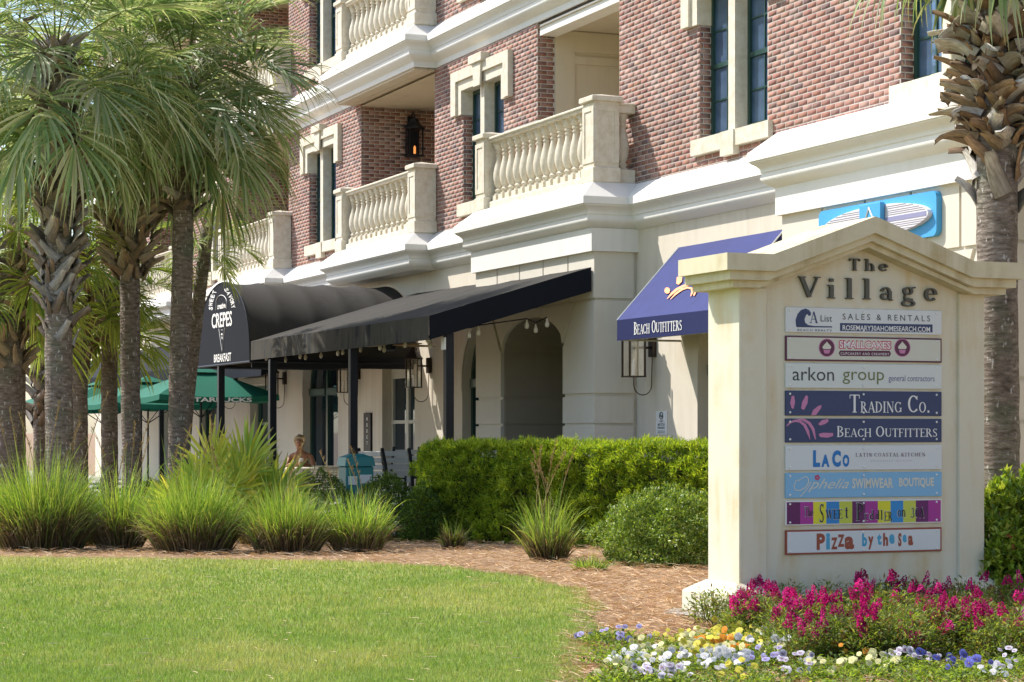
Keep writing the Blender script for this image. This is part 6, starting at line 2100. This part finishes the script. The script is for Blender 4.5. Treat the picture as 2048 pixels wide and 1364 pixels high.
def boot_mat():
    m = leafy('dry leaf base', .0, .85, .2)
    nt = m.node_tree; N = nt.nodes; L = nt.links
    P = N['Principled BSDF']
    w = N.new('ShaderNodeTexNoise'); w.inputs['Scale'].default_value = 30; w.inputs['Detail'].default_value = 8
    tc = N.new('ShaderNodeTexCoord'); mp = N.new('ShaderNodeMapping'); mp.inputs['Scale'].default_value = (3, .5, .5)
    L.new(tc.outputs['Object'], mp.inputs['Vector']); L.new(mp.outputs[0], w.inputs['Vector'])
    old = P.inputs['Base Color'].links[0].from_socket
    mx = N.new('ShaderNodeMix'); mx.data_type = 'RGBA'; mx.blend_type = 'MULTIPLY'; mx.inputs['Factor'].default_value = .8
    cr = N.new('ShaderNodeValToRGB'); cr.color_ramp.elements[0].position = .3; cr.color_ramp.elements[0].color = (.45, .4, .36, 1); cr.color_ramp.elements[1].position = .65
    L.new(w.outputs['Fac'], cr.inputs[0]); L.new(old, mx.inputs['A']); L.new(cr.outputs[0], mx.inputs['B']); L.new(mx.outputs['Result'], P.inputs['Base Color'])
    b = N.new('ShaderNodeBump'); b.inputs['Strength'].default_value = .5; b.inputs['Distance'].default_value = .006
    L.new(w.outputs['Fac'], b.inputs['Height']); L.new(b.outputs['Normal'], P.inputs['Normal'])
    return m
M['boot'] = boot_mat()
BOOT = [boot_mesh(i, .36, .11, ((.40, .30, .20), (.30, .22, .14), (.48, .39, .28))) for i in range(5)]
BOOTG = [boot_mesh(20 + i, .31, .115, ((.42, .40, .37), (.34, .31, .27), (.27, .22, .17))) for i in range(5)]
BOOTO = [boot_mesh(40 + i, .30, .09, ((.33, .22, .13), (.25, .17, .11), (.38, .29, .19))) for i in range(5)]
BOOTL = [boot_mesh(60 + i, (.34, .42, .28, .37, .46, .32, .40)[i], (.14, .11, .16, .13, .11, .15, .12)[i], ((.46, .40, .31), (.56, .53, .48), (.36, .27, .18), (.30, .20, .12)), (.3, .7, 1.3, .5, 1.0, 1.6, .2)[i]) for i in range(7)]

def trunk_mat():
    m, nt, P, N, L = new_mat('palm trunk bark')
    tc = N.new('ShaderNodeTexCoord')
    mp = N.new('ShaderNodeMapping'); mp.inputs['Scale'].default_value = (1, 1, 3.2)
    L.new(tc.outputs['Object'], mp.inputs['Vector'])
    n1 = N.new('ShaderNodeTexNoise'); n1.inputs['Scale'].default_value = 9; n1.inputs['Detail'].default_value = 10; n1.inputs['Roughness'].default_value = .7
    L.new(mp.outputs[0], n1.inputs['Vector'])
    cr = N.new('ShaderNodeValToRGB'); e = cr.color_ramp.elements
    e[0].position = .34; e[0].color = (.09, .07, .055, 1); e[1].position = .58; e[1].color = (.27, .225, .19, 1)
    x = cr.color_ramp.elements.new(.74); x.color = (.52, .48, .43, 1)
    L.new(n1.outputs['Fac'], cr.inputs[0])
    n2 = N.new('ShaderNodeTexNoise'); n2.inputs['Scale'].default_value = 2.2; n2.inputs['Detail'].default_value = 5
    L.new(tc.outputs['Object'], n2.inputs['Vector'])
    mr = N.new('ShaderNodeMapRange'); mr.inputs[1].default_value = .52; mr.inputs[2].default_value = .7; mr.inputs[4].default_value = .55
    L.new(n2.outputs['Fac'], mr.inputs[0])
    mx = N.new('ShaderNodeMix'); mx.data_type = 'RGBA'; mx.inputs['B'].default_value = (.11, .15, .095, 1)
    L.new(mr.outputs[0], mx.inputs['Factor']); L.new(cr.outputs[0], mx.inputs['A']); L.new(mx.outputs['Result'], P.inputs['Base Color'])
    vf = N.new('ShaderNodeTexNoise'); vf.inputs['Scale'].default_value = 26; vf.inputs['Detail'].default_value = 2
    mf = N.new('ShaderNodeMapping'); mf.inputs['Scale'].default_value = (1, 1, .42); L.new(tc.outputs['Object'], mf.inputs['Vector']); L.new(mf.outputs[0], vf.inputs['Vector'])
    rf2 = N.new('ShaderNodeMapRange'); rf2.inputs[1].default_value = .64; rf2.inputs[2].default_value = .69; rf2.inputs[4].default_value = .75; L.new(vf.outputs['Fac'], rf2.inputs[0])
    mfx = N.new('ShaderNodeMix'); mfx.data_type = 'RGBA'; mfx.inputs['B'].default_value = (.58, .56, .53, 1)
    L.new(rf2.outputs[0], mfx.inputs['Factor']); L.new(mx.outputs['Result'], mfx.inputs['A']); L.new(mfx.outputs['Result'], P.inputs['Base Color'])
    P.inputs['Roughness'].default_value = .95; P.inputs['Specular IOR Level'].default_value = .15
    wv = N.new('ShaderNodeTexWave'); wv.bands_direction = 'Z'; wv.inputs['Scale'].default_value = 7; wv.inputs['Distortion'].default_value = 6; wv.inputs['Detail'].default_value = 3
    L.new(tc.outputs['Object'], wv.inputs['Vector'])
    ad = N.new('ShaderNodeMath'); ad.operation = 'ADD'; L.new(n1.outputs['Fac'], ad.inputs[0])
    m3 = N.new('ShaderNodeMath'); m3.operation = 'MULTIPLY'; m3.inputs[1].default_value = .16; L.new(wv.outputs['Fac'], m3.inputs[0]); L.new(m3.outputs[0], ad.inputs[1])
    b = N.new('ShaderNodeBump'); b.inputs['Strength'].default_value = .9; b.inputs['Distance'].default_value = .03
    L.new(ad.outputs[0], b.inputs['Height']); L.new(b.outputs['Normal'], P.inputs['Normal'])
    return m
M['trunk'] = trunk_mat()

def palm(label, px, Y, rad, ztop, lean=(0, 0), nf=34, boots=None, fr=FR, fsc=1.0, crown=True, zb=0, seed=1, hang=0, spread=1.0, radt=None):
    """px: trunk column at eye height; boots: (z0, z1, n, variants, radius)"""
    r = random.Random(seed)
    X = (px - CX) / FPX * Y
    g = terr(Y)
    o = plant('palm_tree', label, 'palm tree', (X, Y, g), 'cabbage palms in front of the building')
    H = ztop - g
    ax = lambda z: (lean[0] * (z / H) ** 1.3, lean[1] * (z / H) ** 1.3)
    rt = radt or rad * .92
    v = []; n = 22; rings = int(H / .10)
    for j in range(rings + 1):
        z = H * j / rings
        cx, cy = ax(z)
        rr = rad * (1 + .28 * exp(-z / .22)) * (1 - z / H) + rt * (z / H)
        rr *= 1 + .018 * sin(j * 1.9) + .02 * r.uniform(-1, 1)
        for i in range(n):
            a = 2 * pi * i / n
            q = rr * (1 + .03 * sin(a * 3 + z * 2) + .012 * r.uniform(-1, 1))
            v.append((cx + q * cos(a), cy + q * sin(a), z - .05))
    f = [(j * n + i, j * n + (i + 1) % n, (j + 1) * n + (i + 1) % n, (j + 1) * n + i) for j in range(rings) for i in range(n)]
    f.append(tuple(range(rings * n, rings * n + n)))
    part('trunk', MB().add(v, f), M['trunk'], o, smooth=True)
    if boots:
        for z0, z1, nb, var, br, tilt in boots:
            for k in range(nb):
                z = z0 + (z1 - z0) * (k + .5) / nb + r.uniform(-.03, .03) - g
                a = k * 2.39996 + r.uniform(-.25, .25)
                cx, cy = ax(z)
                rr = rt * (z / H) + rad * (1 - z / H) + (br - rad) * (sin(pi * min(1, max(0, (k + .5) / nb)) * .8 + .3)) * .75
                mrot = Matrix.Rotation(a - pi / 2, 3, 'Z') @ Matrix.Rotation(radians(-tilt + r.uniform(-18, 14)), 3, 'X') @ Matrix.Rotation(radians(r.choice((-38, 38)) + r.uniform(-12, 12)), 3, 'Y')
                instance('leaf_base', r.choice(var), o, (cx + (rr - .03) * cos(a), cy + (rr - .03) * sin(a), z), mrot, r.uniform(.8, 1.2))
    if crown:
        cx, cy = ax(H)
        for k in range(nf):
            t = (k + .5) / nf
            ei = min(7, int(8 * t ** .92))
            e = ELEV[ei]
            a = k * 2.39996 + r.uniform(-.3, .3)
            sc = fsc * r.uniform(.85, 1.12) * (.82 if t < .12 else 1)
            instance('frond', r.choice(fr[e]), o, (cx + .06 * cos(a), cy + .06 * sin(a), H - .05 - .50 * t), (radians(r.uniform(-6, 6)), radians(r.uniform(-14, 14)), a - pi / 2), sc)
    return o
def zat(py, Y): return HH + (HY - py) / FPX * Y
# front row on the left
palm('tall palm with the thickest grey trunk, pale leaf bases below its crown', 120, 28.0, .185, zat(75, 28), (-.05, 0), 44, [(zat(700, 28), zat(600, 28), 10, BOOTG, .19, -12), (zat(625, 28), zat(90, 28), 185, BOOTG, .235, -4)], seed=3, fsc=.95)
palm('palm with a fat brown collar of leaf bases, middle of the front trio', 264, 31.0, .135, zat(120, 31), (-.08, 0), 36, [(zat(560, 31), zat(200, 31), 190, BOOT, .44, 6)], seed=5, fsc=.95, radt=.15)
palm('palm with a smooth slim trunk standing nearest the crepe awning front', 356, 30.5, .158, zat(135, 30.5), (.12, 0), 50, [(zat(430, 30.5), zat(190, 30.5), 50, BOOTG, .26, 20)], seed=8, fsc=.98, radt=.14)
palm('shorter palm with a slim brown trunk between the thick trunk and the collared palm', 219, 34.0, .135, zat(560, 34), (0, 0), 20, [(zat(640, 34), zat(560, 34), 18, BOOTG, .17, 10)], fr=FRY, seed=12, fsc=.8)
palm('palm with orange brown leaf bases half hidden behind the thick grey trunk', 160, 33.0, .125, zat(500, 33), (0, 0), 20, [(zat(740, 33), zat(510, 33), 60, BOOTO, .19, 0)], fr=FRY, seed=15, fsc=.85)
palm('thin palm covered in grey leaf bases beside the thick grey trunk', 80, 35.0, .11, zat(470, 35), (0, 0), 20, [(zat(860, 35), zat(470, 35), 110, BOOTG, .16, 0)], fr=FRY, seed=17, fsc=.85)
palm('broad greenish trunked palm at the far edge of the row', 14, 30.0, .23, zat(470, 30), (.0, 0), 26, [(zat(740, 30), zat(480, 30), 80, BOOT, .28, 0)], fr=FRY, seed=19, fsc=.95)
palm('tall palm at the far edge with dark drooping fronds against the sky', 30, 33.0, .16, zat(40, 33), (.05, 0), 17, [(zat(400, 33), zat(40, 33), 40, BOOTG, .2, 0)], seed=23, fsc=.8)
palm('background palm with sunlit yellow green fronds behind the front trunks', 358, 34.0, .11, zat(450, 34.0), (.45, 0), 15, None, fr=FRY, seed=27, fsc=.5)
# the near palm on the right
palm('near palm with a rugged trunk and big peeling leaf bases behind the directory sign', 2000, 18.6, .168, zat(-400, 18.6), (-.06, 0), 30,
     [(zat(420, 18.6), zat(270, 18.6), 12, BOOTL[:1] + BOOTL[3:4] + BOOTL[6:], .19, -22), (zat(300, 18.6), zat(60, 18.6), 110, BOOTO, .21, 25), (zat(285, 18.6), zat(-300, 18.6), 165, BOOTL, .27, 34)], seed=31, fsc=.88, radt=.18)

# fan palm shrub
X, Y = (450 - CX) / FPX * 27.6, 27.6
fp = plant('fan_palm', 'low trunkless fan palm with yellow green leaves behind the grass clumps', 'fan palm', (X, Y, terr(Y)))
def fan_leaf(seed, cols):
    return frond_mesh(80, seed, M['fan'], L=.68, pet=.56, nleaf=32, droop=.12, cols=cols, wmax=.085)
FL_ = [fan_leaf(500 + i, [(.66, .68, .10), (.78, .72, .18), (.48, .56, .09)]) for i in range(3)] + [fan_leaf(510 + i, [(.26, .40, .08), (.40, .50, .10)]) for i in range(2)]
for k in range(34):
    # fans spread sideways and towards the light, the lowest nearly flat
    side = (k / 33 * 2 - 1) * 88 + R.uniform(-10, 10)
    mrot = Matrix.Rotation(R.uniform(-.8, .8), 3, 'Z') @ Matrix.Rotation(radians(side), 3, 'Y') @ Matrix.Rotation(radians(R.uniform(-38, 32)), 3, 'X')
    instance('frond', R.choice(FL_), fp, (.10 * sin(radians(side)), R.uniform(-.15, .15), .10), mrot, R.uniform(.62, 1.0))
# a small potted plant on the balcony
pp = plant('potted_plant', 'green feathery plant on the balcony beyond the crepe awning', 'plant', tuple(l2w(-42.9, 12.7, FL2)))
n = 260
a = rng.uniform(0, 2 * pi, n)
V, F, K = blades_arrays(np.zeros((n, 3)) + np.array([0, 0, .6]), np.stack([np.cos(a) * .7, np.sin(a) * .7, rng.uniform(.3, 1.5, n)], 1), rng.uniform(.4, .85, n), .012, .9, rcol(n, [(.06, .15, .03), (.10, .2, .04)]), rcol(n, [(.12, .22, .05)]), 4)
ob = bpy.data.objects.new('leaves', np_mesh('leaves', V, F, M['blade'], K)); C.objects.link(ob); ob.parent = pp; ob['kind'] = 'stuff'
part('pot', MB().lathe([(.16, 0), (.22, .5), (.24, .52), (.24, .6), (.01, .6)], 14), M['concrete'], pp)
# ------------------------------------------------------------------ flower bed
def flower_mesh(kind, seed, col, eye=None):
    r = np.random.default_rng(seed)
    V = []; F = []; K = []
    if kind == 'pansy':
        # five broad ruffled petals facing roughly +y
        for k in range(5):
            a = radians((90, 20, 160, -50, -130)[k]); rad = (.024, .023, .023, .021, .021)[k]
            c = np.array([cos(a) * .013, -.001 * k, sin(a) * .013])
            b = len(V); V.append(c * .2 + np.array([0, -.004, 0])); K.append(np.array(eye if eye is not None and k > 0 else col) * 1.0)
            for i in range(9):
                t = 2 * pi * i / 9
                V.append(c + np.array([cos(t) * rad, -.005 * sin(3 * t + seed) + .003, sin(t) * rad])); K.append(np.array(col) * r.uniform(.85, 1.1))
            for i in range(9): F.append((b, b + 1 + i, b + 1 + (i + 1) % 9))
        b = len(V)
        for i in range(5):
            t = 2 * pi * i / 5
            V.append(np.array([cos(t) * .004, -.008, sin(t) * .004])); K.append(np.array((.65, .42, .02)))
        F += [(b, b + 1, b + 2), (b, b + 2, b + 3), (b, b + 3, b + 4)]
    else:
        # spike of two-lipped florets round a stem
        n = 26
        for k in range(n):
            t = k / n
            a = k * 2.4; rad = .024 * (1 - .75 * t); z = .13 * t
            c = np.array([cos(a) * rad, sin(a) * rad, z])
            out = np.array([cos(a), sin(a), .25])
            cc = np.array(col) * r.uniform(.6, 1.25)
            for q in range(3):
                s = .017 * (1.15 - .6 * t)
                d1 = out + r.normal(0, .45, 3); d1 /= np.linalg.norm(d1)
                d2 = np.cross(d1, r.normal(0, 1, 3)); d2 /= np.linalg.norm(d2)
                b = len(V)
                V += [c, c + d1 * s * .9 + d2 * s, c + d1 * s * 1.5, c + d1 * s * .9 - d2 * s]; K += [cc * .8, cc, cc * 1.15, cc]
                F += [(b, b + 1, b + 2), (b, b + 2, b + 3)]
    return np_mesh('flower' if kind == 'pansy' else 'flower_spike', np.array(V), np.array(F), M['petal'], np.array(K))
def mound_mesh(n, rx, h, ln, wd, cols, stems=0):
    a = rng.uniform(0, 2 * pi, n); r = np.sqrt(rng.random(n)) * rx; z = rng.random(n) ** .8 * h * (1 - .5 * (r / rx) ** 2)
    P = np.stack([np.cos(a) * r, np.sin(a) * r, z], 1)
    D = unit(np.stack([np.cos(a), np.sin(a), rng.uniform(-.1, 1.0, n)], 1) + rng.normal(0, .5, (n, 3)))
    v, f, c = leaf_arrays(P, D, unit(rng.normal(0, .4, (n, 3)) + np.array([0, 0, 1])), rng.uniform(.6, 1.2, n) * ln, wd, rcol(n, cols, .25))
    if stems:
        a = rng.uniform(0, 2 * pi, stems); rr = rng.uniform(0, rx * .7, stems)
        P = np.stack([np.cos(a) * rr * .5, np.sin(a) * rr * .5, np.zeros(stems)], 1)
        D = np.stack([np.cos(a) * .22, np.sin(a) * .22, np.ones(stems)], 1)
        V2, F2, K2 = blades_arrays(P, D, h * 1.05, .006, .05, rcol(stems, [(.12, .15, .04)]), rcol(stems, [(.14, .16, .05)]), 3)
        F2 = np.concatenate([F2[:, :3], F2[:, [0, 2, 3]]])
        v, f, c = merge((v, f, c), (V2, F2, K2))
    return np_mesh('foliage', v, f, M['leaf'], c)
PG = [(.17, .26, .05), (.25, .35, .06), (.32, .38, .10), (.11, .17, .04)]
SG = [(.15, .23, .045), (.22, .30, .07), (.30, .34, .11), (.20, .13, .08), (.10, .15, .04)]
PM = [mound_mesh(90, .10, .10, .038, .016, PG) for _ in range(4)]
SM = [mound_mesh(330, .15, .30, .046, .013, SG, 9) for _ in range(5)]
PC = {'yellow': ((.78, .70, .10), None), 'pale': ((.78, .75, .38), None), 'orange': ((.85, .36, .04), None), 'white': ((.78, .78, .78), None), 'lavender': ((.46, .44, .72), (.12, .05, .22)), 'blue': ((.16, .18, .58), (.08, .04, .18)), 'whitev': ((.74, .72, .80), (.20, .06, .22)), 'purple': ((.22, .08, .26), None)}
PF = {k: [flower_mesh('pansy', i, c[0], c[1]) for i in range(2)] for k, c in PC.items()}
MAG = [(.58, .015, .20), (.44, .01, .16), (.66, .03, .28)]
SF = [flower_mesh('snap', 10 + i, MAG[i % 3]) for i in range(4)]
SFP = [flower_mesh('snap', 30 + i, (.55, .10, .42)) for i in range(2)]
names = dict(yellow='bright yellow', pale='pale yellow', orange='orange', white='white', lavender='lavender', blue='violet blue', whitev='white and violet', purple='dark purple')
def where(px, py):
    a = ('by the edge of the lawn' if px < 1260 else 'between the lawn and the sign plinth' if px < 1400 else 'below the near sign plinth' if px < 1520 else 'under the lowest panel, near end' if px < 1640 else 'before the sign middle' if px < 1760
         else 'under the lowest panel, far end' if px < 1880 else 'before the far sign plinth' if px < 1970 else 'beside the glossy shrub')
    return a
def row(py, cuts=(1300, 1335), nm=('back', 'middle', 'front')):
    return nm[0] if py < cuts[0] else nm[1] if py < cuts[1] else nm[2]
def pansy(px, py, kind, nf=4, lab=None):
    X, Y, Z = ground(px, py)
    o = plant('pansy', lab or f'{names[kind]} pansy {where(px, py)}, {row(py)} row, {("sparse", "small", "full", "very full")[min(3, max(0, nf - 2))]}', 'flowers', (X, Y, Z), f'{names[kind]} pansies in the flower bed', R.uniform(0, 6))
    rz = o.rotation_euler.z
    sc = R.uniform(.8, 1.2)
    instance('foliage', R.choice(PM), o, (0, 0, 0), (0, 0, R.uniform(0, 6)), sc)['kind'] = 'stuff'
    for k in range(nf):
        a = R.uniform(0, 2 * pi); r = R.uniform(.02, .15)
        # blooms turn to the light and to the path
        yaw = -rz + R.uniform(-.9, .7)
        m = Matrix.Rotation(yaw, 3, 'Z') @ Matrix.Rotation(radians(-R.uniform(15, 60)), 3, 'X')
        instance('flower', R.choice(PF[kind]), o, (r * cos(a), r * sin(a), R.uniform(.06, .14) * sc), m, R.uniform(.5, .95))
def snap(px, py, n=3, pink=False, lab=None):
    X, Y, Z = ground(px, py)
    o = plant('snapdragon', lab or ('lilac pink snapdragon at the near edge of the flower bed' if pink else f'{("flowerless green snapdragon", "one-spike magenta snapdragon", "two-spike magenta snapdragon", "full three-spike magenta snapdragon")[n]} {where(px, py)}, {row(py, (1262, 1282))} row, {R.choice(("upright", "leaning"))}'), 'flowers', (X, Y, Z), 'pink snapdragons in the flower bed' if pink else 'magenta snapdragons in the flower bed', R.uniform(0, 6))
    sc = R.uniform(.75, 1.12) * (1.12 if px > 1650 else 1)
    instance('foliage', R.choice(SM), o, (0, 0, 0), (0, 0, R.uniform(0, 6)), sc)['kind'] = 'stuff'
    for k in range(n):
        a = R.uniform(0, 2 * pi); r = R.uniform(.0, .12)
        instance('flower_spike', R.choice(SFP if pink else SF), o, (r * cos(a), r * sin(a), R.uniform(.14, .33) * sc), (R.uniform(-.4, .4), R.uniform(-.4, .4), R.uniform(0, 6)), (R.uniform(.55, .95),) * 2 + (R.uniform(.4, .85),))
# snapdragons fill the strip before the sign
for k in range(230):
    px = R.uniform(1475, 2085); lo = 1240 if px > 1560 else 1236
    py = lo + (92 if px > 1540 else 50) * R.random() ** .9
    cl = .5 + .5 * sin(px * .021 + 1.3) * cos(py * .06)
    snap(px, py, R.choice((0, 1, 2, 2, 3)) if cl > .36 else R.choice((0, 0, 0, 1)))
for px, py in ((2030, 1290), (2044, 1300), (2060, 1310)): snap(px, py, 3, True)
# green dying plant by the plinth
for px, py in ((1405, 1250), (1425, 1256), (1447, 1252), (1462, 1246)):
    snap(px, py, 0, lab='flowerless wilting green plant beside the sign plinth corner')
# pansies by colour areas (as in the photo)
areas = [('yellow', 1440, 1530, 1262, 1300, 12), ('pale', 1500, 1580, 1250, 1290, 8), ('yellow', 1385, 1500, 1285, 1330, 18), ('pale', 1360, 1440, 1300, 1335, 9), ('orange', 1430, 1540, 1300, 1330, 5), ('white', 1440, 1560, 1290, 1325, 6), ('pale', 1440, 1560, 1320, 1345, 8),
         ('white', 1350, 1470, 1335, 1362, 9), ('lavender', 1440, 1560, 1335, 1352, 5), ('white', 1450, 1560, 1338, 1356, 5), ('white', 1225, 1330, 1318, 1352, 10), ('pale', 1200, 1290, 1345, 1375, 7), ('lavender', 1185, 1290, 1285, 1300, 5), ('yellow', 1330, 1350, 1285, 1300, 2),
         ('blue', 1640, 1700, 1290, 1312, 5), ('blue', 1600, 1720, 1280, 1320, 5), ('orange', 1690, 1740, 1312, 1335, 5), ('whitev', 1790, 1850, 1325, 1345, 7), ('lavender', 1740, 1810, 1295, 1325, 5), ('blue', 1855, 1960, 1335, 1368, 6), ('white', 1960, 2010, 1355, 1375, 4),
         ('pale', 1975, 2048, 1295, 1330, 10), ('yellow', 1960, 2040, 1310, 1330, 5), ('blue', 1840, 1890, 1275, 1290, 3), ('whitev', 2020, 2060, 1340, 1360, 4), ('whitev', 1560, 1640, 1335, 1365, 5), ('pale', 1620, 1800, 1340, 1375, 7), ('whitev', 1850, 1930, 1280, 1330, 4), ('yellow', 1480, 1500, 1370, 1380, 2),
         ('whitev', 1300, 1400, 1360, 1385, 6), ('pale', 1380, 1420, 1290, 1300, 3), ('pale', 1250, 1420, 1310, 1345, 8)]
for kind, x0, x1, y0, y1, nn in areas:
    for k in range(nn): pansy(R.uniform(x0, x1), R.uniform(y0, y1), kind, R.choice((2, 3, 4, 5)))
# green filler without flowers
for k in range(330):
    X, Y, Z = ground(R.uniform(1185, 2090), R.uniform(1285, 1420))
    if k == 0:
        gf = plant('bed_foliage', 'low green leafy plants without flowers filling the flower bed', 'plants', (0, 0, 0), None); gf['kind'] = 'stuff'
    instance('foliage', R.choice(PM), gf, (X, Y, Z), (0, 0, R.uniform(0, 6)), R.uniform(.7, 1.3))['kind'] = 'stuff'
